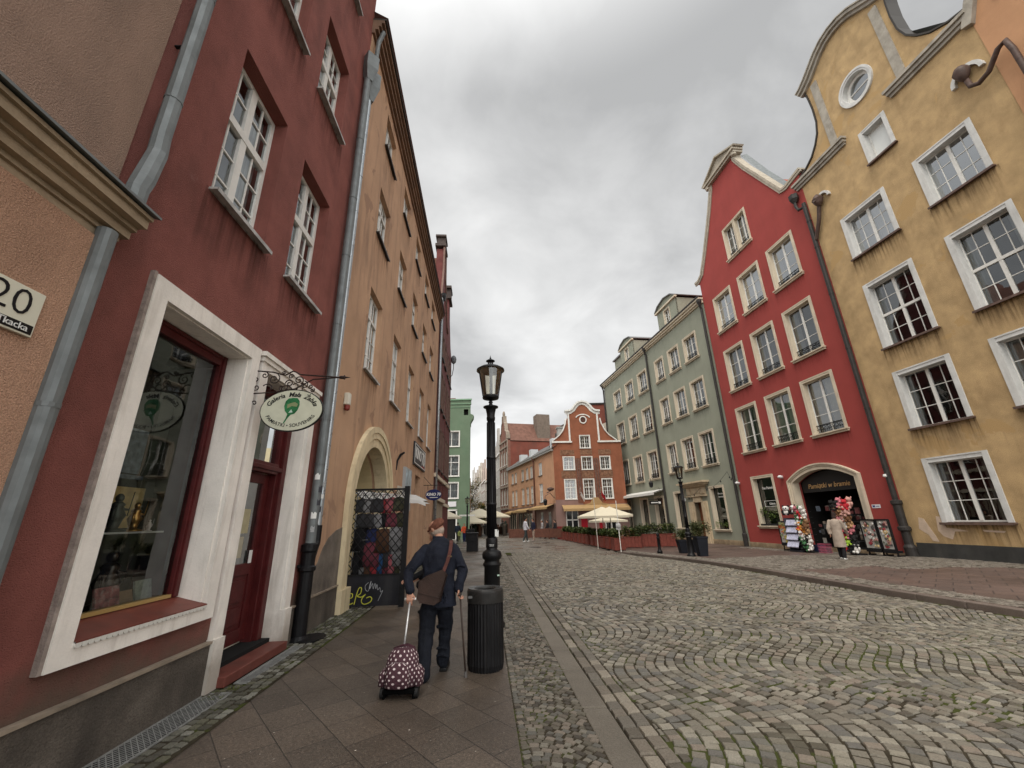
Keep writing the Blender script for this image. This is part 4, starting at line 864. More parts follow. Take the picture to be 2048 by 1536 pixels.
# ---- orange house cut by the right edge
oh=thing('gabled_house','orange gabled house cut off at the top right corner','house',(*PR,0),rotR(HR))
wall(oh,[(7.24,-.3),(7.24,17.0),(7.6,17.6),(8.2,18.6),(8.6,20),(8.8,22),(11,24),(14,24),(14,-.3)],[],mat('warm_orange_stucco',(.50,.275,.15),.85,var=.1,vs=1.2,bump=.8,bs=60,dirt=.3,dcol=(.35,.18,.09)),-.03,.5)
q=[(7.3,16.75),(7.6,17.5),(8.15,18.5),(8.5,19.8),(8.7,21.8)]; MB().strip(q,offs(q,.28),-.2,.5).strip(arc(9.3,16.2,1.5,150,100,8),arc(9.3,16.2,1.66,150,100,8),-.1,0).build('coping',STONE,oh)
# ---- sage green double house
gh=thing('terraced_house','sage green double house with three floors of balconet windows','house',(*PG,0),rotR(HG))
X1=-8.9; X2=-19.9
hol=[];ws=[]
for xs in ((-3.15,-1.42),(-5.5,-3.85),(-7.8,-6.28)):
    for z0,z1 in ((12.55,14.5),(8.85,11.0),(4.88,7.18)): ws.append((*xs,z0,z1))
for xs in ((-11.3,-9.4),(-14.25,-12.35),(-17.35,-15.35)):
    for z0,z1 in ((12.55,14.55),(8.82,11.05),(4.72,7.13)): ws.append((*xs,z0,z1))
hol=[hole(*w,.11) for w in ws]
sh=[(-2.98,-1.40,.72,3.46),(-7.7,-6.15,.75,3.42)]; s3=[(-11.0,-9.35,.6,3.25),(-13.9,-12.2,.6,3.25),(-16.9,-15.85,.6,3.25)]
hol+=[hole(*w,.11) for w in sh+s3]+[hole(-5.0,-4.0,-.2,2.87)]
wall(gh,rect(X2,0.0,-.7,16.1),hol,GRE,0,.4)
for w in ws: window(gh,*w,dep=.16,sur=CREAM,suw=.11,sill='stone',nc=2,rows=(3,),rail=True,curt=.5,fr=.05,mb=.022,mid=.09,stain=STG,sh=.8)
for w in sh: window(gh,*w,dep=.22,sur=CREAM,suw=.12,sill='stone',nc=1,rows=(1,),sash=1,fr=.03,curt=0,pane=SHOPG,fm=mat('dark_frame'))
for w in s3: window(gh,*w,dep=.22,sur=CREAM,suw=.14,sill=None,nc=1,rows=(1,),sash=1,fr=.03,curt=0,pane=SHOPG,fm=mat('dark_frame'))
lettering('Piwnica',.17,gh,WLET,-2.15,.19,2.95,.003); lettering('restauracja',.12,gh,WLET,-2.15,.19,2.75,.002)
b=MB()
for i in range(5): b.leaves((-2.75+i*.3,-.02,.98+random.random()*.2),(.15,.1,.2),45,.05)
tag(b.build('window_plants',LEAF,None),'small green plants on the sill of the green house shop window','plant'); COL.objects[-1].location=(*PG,0); COL.objects[-1].rotation_euler=(0,0,rotR(HG))
MB().box(X2+.1,-.05,.62,.7,-.2,15.8).build('interior',ROOM,gh)
d=MB(); d.box(-5.62,-5.0,-.12,.3,-.3,2.55).box(-4.0,-3.42,-.12,.3,-.3,2.55).box(-5.5,-5.12,-.2,-.1,-.3,2.4).box(-3.9,-3.52,-.2,-.1,-.3,2.4)
d.box(-5.75,-3.3,-.18,.05,2.88,2.98).box(-5.65,-3.4,-.10,.02,2.98,3.55).box(-5.85,-3.2,-.28,.05,3.55,3.66).box(-6.05,-3.0,-.42,.05,3.66,3.78).box(-6.2,-2.85,-.55,.05,3.78,3.90)
d.box(-5.6,-5.15,-.16,0,3.05,3.5).box(-3.9,-3.45,-.16,0,3.05,3.5).box(-5.05,-4.0,-.13,0,3.1,3.45); d.box(-5.0,-4.0,-.1,.3,2.50,2.88)
dr=d.build('door_portal',mat('buff_sandstone',(.50,.40,.27),.8,var=.15,vs=3,bump=.5,bs=40,dirt=.3),gh)
MB().box(-5.0,-4.0,.30,.35,-.2,2.5).box(-4.9,-4.1,.28,.3,.1,1.1).box(-4.9,-4.1,.28,.3,1.3,2.3).build('door',mat('chestnut_door',(.16,.055,.025),.45,var=.25,vs=4),gh)
b=MB(); b.box(X2-.1,.05,-.12,.02,15.95,16.05).box(X2-.15,.05,-.24,.02,16.05,16.2).box(X2-.2,.1,-.36,.02,16.2,16.33); b.build('cornice',CREAM,gh)
MB().box(X2-.2,.1,-.42,-.28,16.33,16.43).build('gutter',DGUT,gh)
TIL=mat('red_roof_tiles'); MB().add([(X2,-.2,16.35),(0,-.2,16.35),(0,5,20),(X2,5,20)],[(0,1,2,3)]).build('roof',TIL,gh)
def dormer(x0,x1,nm):
    z0,z1=16.35,18.25; c=(x0+x1)/2
    d=MB().sheet([rect(x0,x1,z0,z1),rect(c-.42,c+.42,16.8,17.95)],-.02,.1); d.box(x0,x0+.05,-.02,3.6,z0,z1).box(x1-.05,x1,-.02,3.6,z0,z1)
    d.prism([(x0-.1,z1+.12),(x1+.1,z1+.12),(x1-.45,z1+.5),(c,z1+.72),(x0+.45,z1+.5)],-.05,.15)
    d=d.build('dormer',GRE,gh)
    MB().box(x0-.15,x1+.15,-.18,.02,z1-.02,z1+.12).build('cornice',CREAM,d)
    MB().strip([(x0-.12,z1+.12),(x0+.45,z1+.50),(c,z1+.72),(x1-.45,z1+.5),(x1+.12,z1+.12)],[(x0-.16,z1+.18),(x0+.43,z1+.58),(c,z1+.80),(x1-.43,z1+.58),(x1+.16,z1+.18)],-.2,3.6).build('roof',mat('grey_sheet_roof',(.20,.20,.20),.5,metal=.4),d)
    w=window(gh,c-.5,c+.5,16.72,18.02,dep=.1,sur=CREAM,suw=.08,sill=None,nc=1,rows=(2,),curt=0); w.parent=d
dormer(-6.15,-3.1,1); dormer(-14.4,-11.3,2)
MB().box(-18.8,-15.3,1.2,3.5,16.4,18.9).build('side_dormer',GRE,gh); MB().box(-18.95,-15.2,1.0,3.6,18.9,19.05).build('dormer_roof',mat('grey_sheet_roof'),gh)
for x,zt in ((-8.9,16.0),(-.12,15.9),(-19.85,16.1)):
    pp=MB().tube([(x,-.12,-.35),(x,-.12,zt-.4),(x+.1,-.3,zt)],.085,10); pp.lathe((x+.08,-.25,zt-.1),[(.08,0),(.17,.2),(.17,.4)],8); pp.lathe((x,-.12,-.4),[(.14,0),(.14,.9),(.11,.95)],10)
    for z in (3,6,9,12): pp.lathe((x,-.12,z),[(.1,0),(.1,.04)],10)
    pp.build('downpipe',DGUT,gh)
MB().box(X2,-.02,-.04,.02,-.7,.10).build('plinth',SAND,gh)
b=MB(); b.add([(-18.3,-.05,3.78),(-9.1,-.05,3.78),(-9.1,-.95,3.52),(-18.3,-.95,3.52),(-18.3,-.95,3.32),(-9.1,-.95,3.32),(-18.3,-.05,3.7),(-9.1,-.05,3.7),(-9.1,-.93,3.45),(-18.3,-.93,3.45)],[(0,1,2,3),(3,2,5,4),(6,7,8,9)])
for i in range(3): b.box(-18.3,-9.1,-.3-.22*i,-.27-.22*i,3.63-.065*i,3.69-.065*i)
b.build('awning',mat('white_canvas',(.66,.65,.62),.8,var=.08,vs=3),gh)
# little hanging sign + wires + lamps on green house
hs2=thing('hanging_sign','small black and white sign hanging on the green double house between its two parts','sign',(*PG,0),rotR(HG))
MB().box(-9.45,-9.41,-1.25,-.2,2.55,2.85).build('sign_board',mat('black_enamel'),hs2)
MB().tube([(-9.43,0,2.95),(-9.43,-1.35,2.95)],.018,6).tube([(-9.43,0,3.6),(-9.43,-.3,3.9),(-9.43,-.15,3.3),(-9.43,-.6,2.97)],.014,6).build('bracket',IRON,hs2)
MB().box(-9.405,-9.40,-1.15,-.55,2.66,2.74).box(-9.405,-9.40,-.5,-.3,2.62,2.78).build('lettering',WLET,hs2)
for u in (18.9,10.2):
    w_=thing('wall_lantern','small black wall lantern on the green house %s the awning'%('beyond' if u>15 else 'nearer than'),'lantern',(*PG,0),rotR(HG))
    MB().tube([(-u,0,4.6),(-u,-.3,4.9),(-u,-.55,4.7),(-u,-.55,4.45)],.018,6).build('bracket',IRON,w_)
    MB().lathe((-u,-.55,3.95),[(.06,0),(.14,.08),(.18,.4),(.05,.55)],6).build('lamp_head',IRON,w_)
wl2=MB().lathe((-5.95,-.2,2.62),[(.02,0),(.10,.03),(.10,.2),(.03,.25)],10).build('wall_lamp',mat('white_plastic'),None); wl2.location=(*PG,0); wl2.rotation_euler=(0,0,rotR(HG)); tag(wl2,'small white lamp beside the sandstone door portal','wall lamp')
gar=MB()
for a,b_ in (((-6.3,3.1),(-3.3,3.35)),((-3.3,3.35),(-.1,4.15)),((-.1,4.15),(.4,4.0))):
    q=[(a[0]+(b_[0]-a[0])*t,-.5,a[1]+(b_[1]-a[1])*t-.35*math.sin(math.pi*t)) for t in [k/12 for k in range(13)]]; gar.tube(q,.010,4)
    for k in (3,6,9): gar.lathe((q[k][0],q[k][1],q[k][2]-.14),[(.02,0),(.04,.05),(.02,.12)],6)
gar=gar.build('light_string',IRON,None); gar.location=(*PG,0); gar.rotation_euler=(0,0,rotR(HG)); tag(gar,'dark cord with unlit bulbs slung over the green house door','light string')
# ================================================================ cross-street houses in the centre
RUST=mat('rust_red_render',(.27,.10,.055),.85,var=.16,vs=1.2,bump=.5,bs=40,dirt=.5,dcol=(.15,.06,.035),ds=(.7,.7,.5))
ORN=mat('apricot_render',(.50,.28,.17),.85,var=.12,vs=.9,dirt=.5,dcol=(.36,.17,.10),ds=(.8,.8,.5))
MAUVE=mat('mauve_base_render',(.24,.15,.13),.85,var=.12,vs=.8,dirt=.3,dcol=(.15,.08,.07))
BRICK=mat('dark_brick_zone',(.17,.07,.045),.85,var=.45,vs=7,dirt=.7,dcol=(.25,.17,.13),ds=(3,3,3))
ru=thing('gabled_house','rust red house with a white trimmed round-topped gable facing the street','house',(*PC,0),rotL(HRU))
c=3.24
Lh=[(0,8.95),(.3,9.2),(.75,9.55),(1.15,10.05),(1.45,10.75),(1.6,11.3),(1.74,11.35),(1.70,12.0)]; tp=[(1.95,12.05),(2.25,12.25),(2.5,12.6),(2.8,12.9),(c,13.02)]
full=Lh+tp+[(2*c-x,z) for x,z in (Lh+tp[:-1])[::-1]]
cols=[(.92,2.08),(2.75,3.87),(4.60,5.65)]
ws=[(a,b,6.17,7.45) for a,b in cols]+[(a,b,3.39,5.27) for a,b in cols]+[(2.72,3.80,8.28,9.57)]
grd=[(.9,2.05,-.1,2.35),(4.6,5.7,-.1,2.35)]
wall(ru,[(0,-.4)]+full+[(6.9,8.95),(6.9,-.4)],[hole(*w,.07) for w in ws+grd],RUST,0,.4)
for w in ws: window(ru,*w,dep=.10,sur=WHITE,suw=.07,sill='white',nc=2,rows=(3,) if w[3]-w[2]<1.6 else (3,2),split=.6,curt=.25,fr=.05,mb=.03,mid=.08)
for w in grd: window(ru,*w,dep=.15,sur=WHITE,suw=.07,sill=None,nc=1,rows=(1,1),split=.6,curt=.0,fr=.06,mb=.03,mid=.09)
MB().box(.1,6.8,.6,.7,-.3,8.9).box(2,4.6,.6,.7,8.9,12).build('interior',ROOM,ru)
b=MB(); q=[(x,z) for x,z in tp]; q=[(1.45,12.0)]+q+[(2*c-x,z) for x,z in q[:-1][::-1]]+[(2*c-1.45,12.0)]
b.strip(q,offs(q,.17),-.2,.4).strip(offs(q,-.26),offs(q,.0),-.06,.02)
for q in ([(0,8.98),(.3,9.2),(.75,9.55),(1.15,10.05),(1.45,10.75),(1.55,11.3)],):
    b.strip(q,offs(q,.10),-.12,.4); q=[(2*c-x,z) for x,z in q[::-1]]; b.strip(q,offs(q,.10),-.12,.4)
b.box(1.68,1.84,-.07,.02,9.0,12.0).box(2*c-1.84,2*c-1.68,-.07,.02,9.0,12.0).box(-.1,1.95,-.12,.02,8.82,8.98).box(2*c-1.95,6.9,-.12,.02,8.82,8.98)
ring(b,.28,.38,-.07,.02,c,11.15,1.05); b.strip(arc(c,11.05,.78,150,30,12,rz=.62),arc(c,11.05,.88,150,30,12,rz=.72),-.08,.02); b.build('gable_trim',WHITE,ru)
n=20; MB().add([(c+.3*math.cos(6.283*t/n),-.005,11.15+.31*math.sin(6.283*t/n)) for t in range(n)],[tuple(range(n))]).build('medallion',mat('brown_medallion',(.09,.04,.03),.7),ru)
each('brick_pilaster',BRICK,ru,(2.15,2.68,-.06,.0,3.0,7.3),(3.95,4.5,-.06,.0,3.0,7.3))
each('pilaster_ornament',mat('brown_sill_metal'),ru,*[(x-.03,x+.03,-.09,-.055,3.4,7.2) for x in (2.3,2.5,4.1,4.35)])
each('painted_panel',mat('faded_mural',(.20,.10,.06),.85,var=.5,vs=5,dirt=.7,dcol=(.33,.22,.15),ds=(4,4,4)),ru,*[(x0,x1,-.03,0,a,c_) for x0,x1 in ((.7,2.1),(2.7,3.9),(4.52,5.8)) for a,c_ in ((5.35,6.05),(7.6,8.1))])
MB().box(-.02,6.9,-.05,.02,-.4,2.9).box(-.02,2.6,-.04,.02,2.9,3.35).sheet([rect(0,.1,-.3,0)],0,.01).build('ground_floor_render',MAUVE,ru)
for w in grd:  # keep the lower windows visible in front of the mauve skin
    a,b_,z0,z1=w; MB().box(a,b_,-.075,-.05,z0,z1).build('glazed_door',mat('door_glass_dark',(.012,.013,.014),.1),ru); q=MB().box(a,a+.07,-.1,-.05,z0,z1).box(b_-.07,b_,-.1,-.05,z0,z1).box(a,b_,-.1,-.05,z1-.07,z1).box((a+b_)/2-.05,(a+b_)/2+.05,-.1,-.05,z0,z1).box(a,b_,-.1,-.05,1.45,1.55); q.build('door_frame',WHITE,ru)
MB().box(-.02,1.0,-.07,.02,-.4,.95).build('red_base',mat('deep_red_base',(.16,.02,.02),.8),ru)
each('red_panel',mat('red_menu_panel',(.33,.01,.02),.6,var=.2,vs=8),ru,(2.3,2.9,-.08,-.052,.4,1.9),(4.0,4.45,-.08,-.052,.4,1.9))
b=MB(); x0,x1=.55,6.9
b.add([(x0,-.05,2.85),(x1,-.05,2.85),(x1,-.9,2.50),(x0,-.9,2.50),(x1,-.9,2.28),(x0,-.9,2.28)],[(0,1,2,3),(3,2,4,5)])
b.prism([(2.6,2.85),(3.3,3.0),(3.6,3.5),(4.1,3.5),(4.5,3.0),(5.2,2.85)],-.10,-.02); b.build('awning',mat('ochre_awning',(.38,.25,.12),.8,var=.1,vs=4),ru)
MB().box(0,6.9,.4,9,-.4,8.6).build('body',RUST,ru)
MB().add([(0,.4,8.9),(c,.4,12.5),(6.5,.4,8.9),(0,9,8.9),(c,9,12.5),(6.5,9,8.9)],[(0,1,4,3),(1,2,5,4)]).build('roof',mat('grey_roof_slabs',(.13,.13,.13),.6,var=.2,vs=4),ru)
MB().box(.9,1.75,1.8,2.6,9.2,10.75).box(.8,1.85,1.7,2.7,10.75,10.85).build('chimney',mat('pale_chimney_render',(.42,.41,.38),.8,var=.1,vs=3),ru)
for x,c1 in ((2.35,(.75,.75,.75)),(4.35,(.45,.02,.04))):
    f=thing('flag','%s hanging from a short pole on the rust red house'%('white and red flag' if x<3 else 'dark red flag'),'flag',(*PC,0),rotL(HRU))
    MB().tube([(x,-.05,3.9),(x-.1,-.9,4.35)],.02,6).build('pole',WHITE,f)
    b=MB(); vs=[]
    for i in range(7):
        for j in range(5): vs.append((x+.0+.08*j+.05*math.sin(i),-.30-.08*i,3.75-.16*j-.02*i+.06*i))
    b.add(vs,[(i*5+j,(i+1)*5+j,(i+1)*5+j+1,i*5+j+1) for i in range(6) for j in range(4)]).build('cloth',mat('flag_cloth_%d'%x,c1,.8),f)
# apricot wing along the side street
ap=thing('terraced_house','low apricot house running from the rust red gable into the side street','house',(*PC,0),rotR(HOR))
cols=[(-4.62,-3.48),(-7.62,-6.63),(-9.28,-8.25),(-11.1,-10.02),(-14.0,-13.05),(-15.6,-14.5)]
ws=[(a,b,6.05,7.4) for a,b in cols]+[(a,b,3.28,5.2) for a,b in cols]
wall(ap,rect(-17.1,0,-.4,8.1),[hole(*w) for w in ws],ORN,.0,.35)
for w in ws: window(ap,*w,dep=.08,sur=None,sill='dark',nc=1,rows=(2,) if w[3]-w[2]<1.5 else (2,1),split=.65,curt=.8,fr=.09,mb=.03,mid=.10,cm=mat('white_net_curtain'),proud=0)
MB().box(-17,-.1,.5,.6,-.3,8).build('interior',ROOM,ap)
MB().box(-17.1,0.03,-.04,.02,-.4,3.05).build('ground_floor_render',mat('brown_mauve_render',(.215,.135,.11),.85,var=.15,vs=1.5,dirt=.4,dcol=(.12,.08,.06)),ap)
b=MB().box(-17.1,0,-.25,.05,8.05,8.25).box(-17.1,0,-.3,-.1,8.25,8.35); b.build('gutter',mat('pale_gutter',(.35,.34,.32),.5,metal=.3),ap)
MB().add([(-17.1,-.2,8.3),(.2,-.2,8.3),(.2,1.6,9.5),(-17.1,1.6,9.5),(.2,6,10.6),(-17.1,6,10.6)],[(0,1,2,3),(3,2,4,5)]).build('roof',mat('grey_roof_slabs'),ap)
for x in (-1.2,-8.2,-12.3): w=MB().box(x-.35,x+.35,.3,1.2,8.6,9.5).build('skylight',mat('pale_skylight',(.55,.57,.58),.3),ap)
MB().box(-3.0,-1.7,2,3,9.3,11.2).box(-5.2,-4.4,2.4,3.2,9.3,10.9).build('chimney',mat('sooty_chimney',(.10,.08,.07),.85,var=.3,vs=4),ap)
pipe(ap,[(-5.9,-.12,0),(-5.9,-.12,7.8),(-5.9,-.3,8.2)],.07,mat('red_brown_pipe',(.14,.06,.045),.5))
for x0,x1,z in ((-6.0,-.3,2.75),(-12.6,-6.9,2.62),(-16.8,-13.2,2.5)):
    b=MB().add([(x0,-.04,z+.25),(x1,-.04,z+.25),(x1,-.8,z),(x0,-.8,z),(x1,-.8,z-.2),(x0,-.8,z-.2)],[(0,1,2,3),(3,2,4,5)]); b.build('awning',mat('ochre_awning'),ap)
each('ground_floor_window',mat('murky_pane',(.10,.10,.09),.2,var=.3,vs=4),ap,*[(x-.35,x+.35,-.06,-.042,.4,2.3) for x in (-1.6,-3.9,-7.6,-8.6,-9.6,-11.2,-12.0,-13.9,-14.8,-15.8)])
b=MB()
for x in (-7.6,-8.6,-9.6,-11.2,-12.0,-13.9,-14.8,-15.8): b.box(x-.40,x-.35,-.08,-.03,.4,2.3).box(x+.35,x+.4,-.08,-.03,.4,2.3)
b.build('ground_floor_frame',CREAM,ap)
fl=thing('corner_lantern','ornate lantern on a scrolled bracket at the corner of the rust red house','lantern',(*PC,0),rotR(HOR))
MB().tube([(.0,-.1,3.5),(.1,-.6,4.0),(.1,-1.1,3.7),(.1,-1.1,3.5)],.03,6).tube([(.0,-.1,4.4),(.1,-.5,4.2),(.1,-.9,4.0)],.05,6).ell((.05,-.5,4.35),.25,.35,.18).build('bracket',mat('brown_pipe_paint'),fl)
MB().lathe((.1,-1.1,2.85),[(.06,0),(.15,.08),(.2,.45),(.05,.62)],6).build('lamp_head',IRON,fl)
# tall narrow gabled house behind with its long side wall
ta=thing('gabled_house','tall narrow brick house with a scrolled stone gable and long bare red side wall','house',(*on(PC,HOR,17.15),0),rotR(HOR))
g=[(-4.4,-.4),(-4.4,12.2),(-4.1,12.6),(-3.9,13.6),(-3.3,13.9),(-3.0,15.0),(-2.6,15.3),(-2.5,16.2),(-1.9,16.2),(-1.8,15.3),(-1.4,15.0),(-1.1,13.9),(-.5,13.6),(-.3,12.6),(0,12.2),(0,-.4)]
ws=[(x,x+.85,z0,z1) for x in (-4.05,-2.6,-1.2) for z0,z1 in ((3.6,5.6),(6.4,8.2),(9.0,10.9))]
wall(ta,g,[hole(*w) for w in ws],mat('brown_brick_front',(.20,.095,.07),.85,var=.2,vs=4,dirt=.3),0,.4)
for w in ws: window(ta,*w,dep=.08,sur=None,sill='white',nc=1,rows=(2,1),split=.65,curt=.5,fr=.08)
MB().box(-4.3,-.1,.5,.6,-.3,12).build('interior',ROOM,ta)
b=MB()
for z in (3.0,5.9,8.6,11.4,12.3): b.box(-4.45,.05,-.15,.02,z,z+.22)
for x in (-4.42,-.18,-2.95,-1.5): b.box(x,x+.2,-.1,.02,3.2,12.3)
b.ell((-2.2,.1,16.6),.35,.2,.5); b.box(-4.4,-3.8,-.1,.4,12.6,13.2).box(-.6,0,-.1,.4,12.6,13.2).strip(offs([g[i] for i in range(2,14)],0),offs([g[i] for i in range(2,14)],.14),-.12,.4)
b.build('stonework',mat('pale_stone_dressing',(.27,.22,.175),.8,var=.2,vs=3,dirt=.5),ta)
MB().box(-4.3,0,.4,14,-.4,12.2).build('side_wall',mat('oxide_red_side_wall',(.19,.060,.042),.85,var=.2,vs=.7,dirt=.8,dcol=(.12,.06,.045),ds=(.6,.6,.3)),ta)
MB().add([(.1,.4,12.3),(.1,14,12.3),(-2.2,14,15.3),(-2.2,.4,15.3),(-4.5,.4,12.3),(-4.5,14,12.3)],[(0,1,2,3),(3,2,5,4)]).build('roof',mat('red_pantiles',(.15,.075,.055),.8,var=.3,vs=2,bump=1,bs=9,dirt=.6,dcol=(.12,.07,.055),ds=(4,4,4)),ta)
MB().box(-1.9,-.3,4.6,6.6,12.5,16.4).build('chimney',mat('grey_brown_chimney',(.16,.125,.10),.85,var=.2,vs=3),ta)
# red chimney wall behind the green house
tb=thing('party_wall','tall brick red party wall rising behind the rust red house beside the green house','wall',(9.1,47.5,0),0)
MB().box(-.3,2.6,0,3,-.4,14.6).build('wall',mat('oxide_red_side_wall'),tb); MB().box(-.4,2.7,-.1,3.1,14.6,14.8).build('coping',DGUT,tb)
MB().add([(-2.2,-.3,9.0),(2.6,-.3,9.0),(2.6,-.3,12.6),(-.6,-.3,11.3)],[(0,1,2,3)]).build('rear_wall',mat('pale_rear_render',(.48,.42,.34),.8,var=.1,vs=1),tb)
# ---- green house on the left beyond the crossing
gl=thing('terraced_house','leaf green house end wall closing the left side of the street','house',(-9.5,42,0),0)
GLF=mat('leaf_green_render',(.135,.19,.125),.8,var=.10,vs=.6,dirt=.35,dcol=(.07,.15,.09),ds=(.6,.6,.4),bump=.3,bs=40)
ws=[(2.2,3.93,8.98,10.62),(2.2,3.93,5.97,8.07),(2.2,3.90,3.80,5.38)]
pro=[(5.0,-.4),(5.0,11.1),(5.02,11.5),(5.3,12.0),(5.32,12.3),(5.0,12.45),(4.98,13.45),(5.06,13.5),(5.06,14.05),(0,14.05),(0,-.4)]
wall(gl,pro[::-1],[hole(*w,.08) for w in ws]+[hole(2.3,3.7,-.1,2.7),hole(4.3,4.78,12.3,12.95)],GLF,0,.3)
for w in ws: window(gl,*w,dep=.08,sur=WHITE,suw=.08,sill='white',nc=1,rows=(2,) if w[3]-w[2]<1.8 else (2,1),split=.68,curt=1,fr=.06,cm=mat('white_net_curtain'))
MB().box(0.1,4.9,.4,.5,-.3,13.3).build('interior',ROOM,gl)
MB().box(-.1,5.15,-.12,.02,13.93,14.08).box(-.1,5.1,-.08,.02,13.5,13.56).box(-.1,5.05,-.05,.02,13.15,13.2).build('cornice',mat('pale_green_trim',(.20,.33,.22),.8),gl)
MB().prism([(5.0,11.1),(5.02,11.5),(5.3,12.0),(5.32,12.3),(5.0,12.45)],.3,.8).add([(4.99,.3,-.4),(4.99,.3,13.9),(1.6,14,13.9),(1.6,14,-.4),(0,.3,13.9),(0,14,13.9)],[(0,1,2,3),(1,2,5,4)]).build('body',GLF,gl)
MB().box(1.3,3.1,2,3,14.05,14.8).build('chimney',mat('dark_roof_tiles'),gl)
MB().box(0,3.68,-.06,.0,3.02,3.50).build('fascia_sign',mat('white_plate'),gl)
MB().box(2.2,3.8,-.05,.0,-.1,.0).box(3.66,3.8,-.06,0,0,2.7).box(2.2,3.8,-.06,0,2.62,2.75).build('doorway',WHITE,gl)
# ---- distant row on the right of the far street
far=[(13.0,17.5,11.2,15.6,(.55,.52,.48),'white gabled house with grey attic, first in the distant row'),(12,16,9.0,13.2,(.44,.38,.30),'beige house with a brown roof in the distant row'),(11,13,9.6,14.2,(.52,.42,.36),'pinkish gabled house third in the distant row'),(12,14,10.5,15.0,(.56,.50,.42),'cream gabled house fourth in the distant row'),(14,20,10.4,14.8,(.50,.45,.40),'pale house with a stepped gable fifth in the distant row'),(14,20,11.8,17.2,(.60,.58,.55),'whitish gabled house at the far end of the distant row')]
p=on(PC,HOR,21.6); hd_=-9.0
for i,(wd,dp_,ev,tp_,cl,lb) in enumerate(far):
    f=thing('distant_house',lb,'house',(*p,0),rotR(hd_),'distant houses down the side street')
    cl=tuple(c_*.72 for c_ in cl); M_=mat('far_render_%d'%i,cl,.85,var=.1,vs=1,dirt=.2,dcol=(.3,.26,.22))
    nb=2 if i!=1 else 3; bw=wd/nb; ws=[]
    flr=[(1.0*ev/11+2.6+k*(ev-3.0)/3,1.0*ev/11+2.6+k*(ev-3.0)/3+1.7) for k in range(3)]
    nw=int(wd/1.9)
    for k in range(nw):
        for z0,z1 in flr: ws.append((-wd+.5+k*(wd-.7)/nw,-wd+.5+k*(wd-.7)/nw+1.0,z0,min(z1,ev-.3)))
    if i==1: out=rect(-wd,0,-.4,ev)
    else:
        out=[(-wd,-.4),(-wd,ev)]
        for g_ in range(nb):
            a=-wd+g_*bw; out+=[(a+.1*bw,ev+.3),(a+.25*bw,ev+(tp_-ev)*.55),(a+.40*bw,ev+(tp_-ev)*.6),(a+.42*bw,tp_),(a+.58*bw,tp_),(a+.60*bw,ev+(tp_-ev)*.6),(a+.75*bw,ev+(tp_-ev)*.55),(a+.9*bw,ev+.3)]
        out+=[(0,ev),(0,-.4)]
    wall(f,out,[hole(*w) for w in ws],M_,0,.35)
    b=MB()
    for a,b_,z0,z1 in ws: b.box(a,b_,.10,.12,z0,z1)
    b.build('window',mat('far_window',(.07,.075,.08),.15),f)['kind']='stuff'
    b=MB()
    for a,b_,z0,z1 in ws: b.box(a-.06,a,-.03,.12,z0,z1).box(b_,b_+.06,-.03,.12,z0,z1).box(a-.06,b_+.06,-.05,.1,z0-.1,z0).box((a+b_)/2-.04,(a+b_)/2+.04,.06,.1,z0,z1)
    b.build('window_frame',WHITE,f)['kind']='stuff'
    MB().box(-wd,0,-.15,.02,2.3,2.5).box(-wd,0,-.2,.02,ev-.1,ev+.12).build('cornice',WHITE,f)
    MB().box(-wd,0,.35,9,-.4,ev).build('body',mat('far_side_brown',(.28,.14,.08),.85) if i==1 else M_,f)
    MB().add([(-wd,0,ev),(0,0,ev),(0,4.5,tp_-.5),(-wd,4.5,tp_-.5),(-wd,9,ev),(0,9,ev)],[(0,1,2,3),(3,2,5,4),(0,3,4),(1,5,2)]).build('roof',mat('far_brown_roof',(.20,.10,.055),.8,var=.15,vs=2),f)
    p=on(p,hd_,wd)
# closing house and left row of the far street
f=thing('distant_house','pale house closing the view at the very end of the side street','house',(-32,150,0),0,'distant houses down the side street')
wall(f,[(0,-.4),(0,12),(9,12),(10,15),(12,15),(13,12),(26,12),(26,-.4)],[],mat('far_render_0'),0,.4)
f=thing('distant_house','plain brown house behind the autumn trees on the left of the side street','house',(-6.3,60,0),rotL(-8))
wall(f,rect(0,70,-.4,7.5),[],mat('far_brown_render',(.20,.13,.09),.85,var=.2,vs=.5),0,.4); MB().box(0,70,.4,6,7.3,7.5).build('roof',mat('far_brown_roof'),f)
# ================================================================ ground, paving
def grid(name,xf0,xf1,ys,zf,m,nx=10,kind='structure'):
    vs=[];fs=[]
    for y in ys:
        a,b_=xf0(y),xf1(y)
        for i in range(nx+1): x=a+(b_-a)*i/nx; vs.append((x,y,zf(x,y)))
    for j in range(len(ys)-1):
        for i in range(nx): k=j*(nx+1)+i; fs.append((k,k+1,k+nx+2,k+nx+1))
    o=MB().add(vs,fs).build(name,m,None,smooth=True); o['kind']=kind; return o
def fr(a,b,s): 
    n=max(1,int(round((b-a)/s))); return [a+(b-a)*i/n for i in range(n+1)]
def xs(t): return lambda y: t-.073*(y-3.43)
def lwall(y):   # line of the left house fronts
    if y<6.97: return PL[0]+math.tan(D2R(HL))*(y-PL[1])
    return PO[0]+math.tan(D2R(HO))*(y-PO[1])
def rwall(y):
    if y<PG[1]: return PR[0]+math.tan(D2R(HR))*(y-PR[1])
    return PG[0]+math.tan(D2R(HG))*(y-PG[1])
MOSS=mat('mossy_joint_soil',(.045,.038,.027),1,spec=0,var=.3,vs=8,patches=((.055,.062,.022),.9,.50),bump=.6,bs=60)
MESHM=None
g=grid('ground',lambda y:-320,lambda y:320,[-320,-50,0,50,320],lambda x,y:-.55,mat('ground_earth',(.10,.09,.075),.95,var=.2,vs=.3),4)
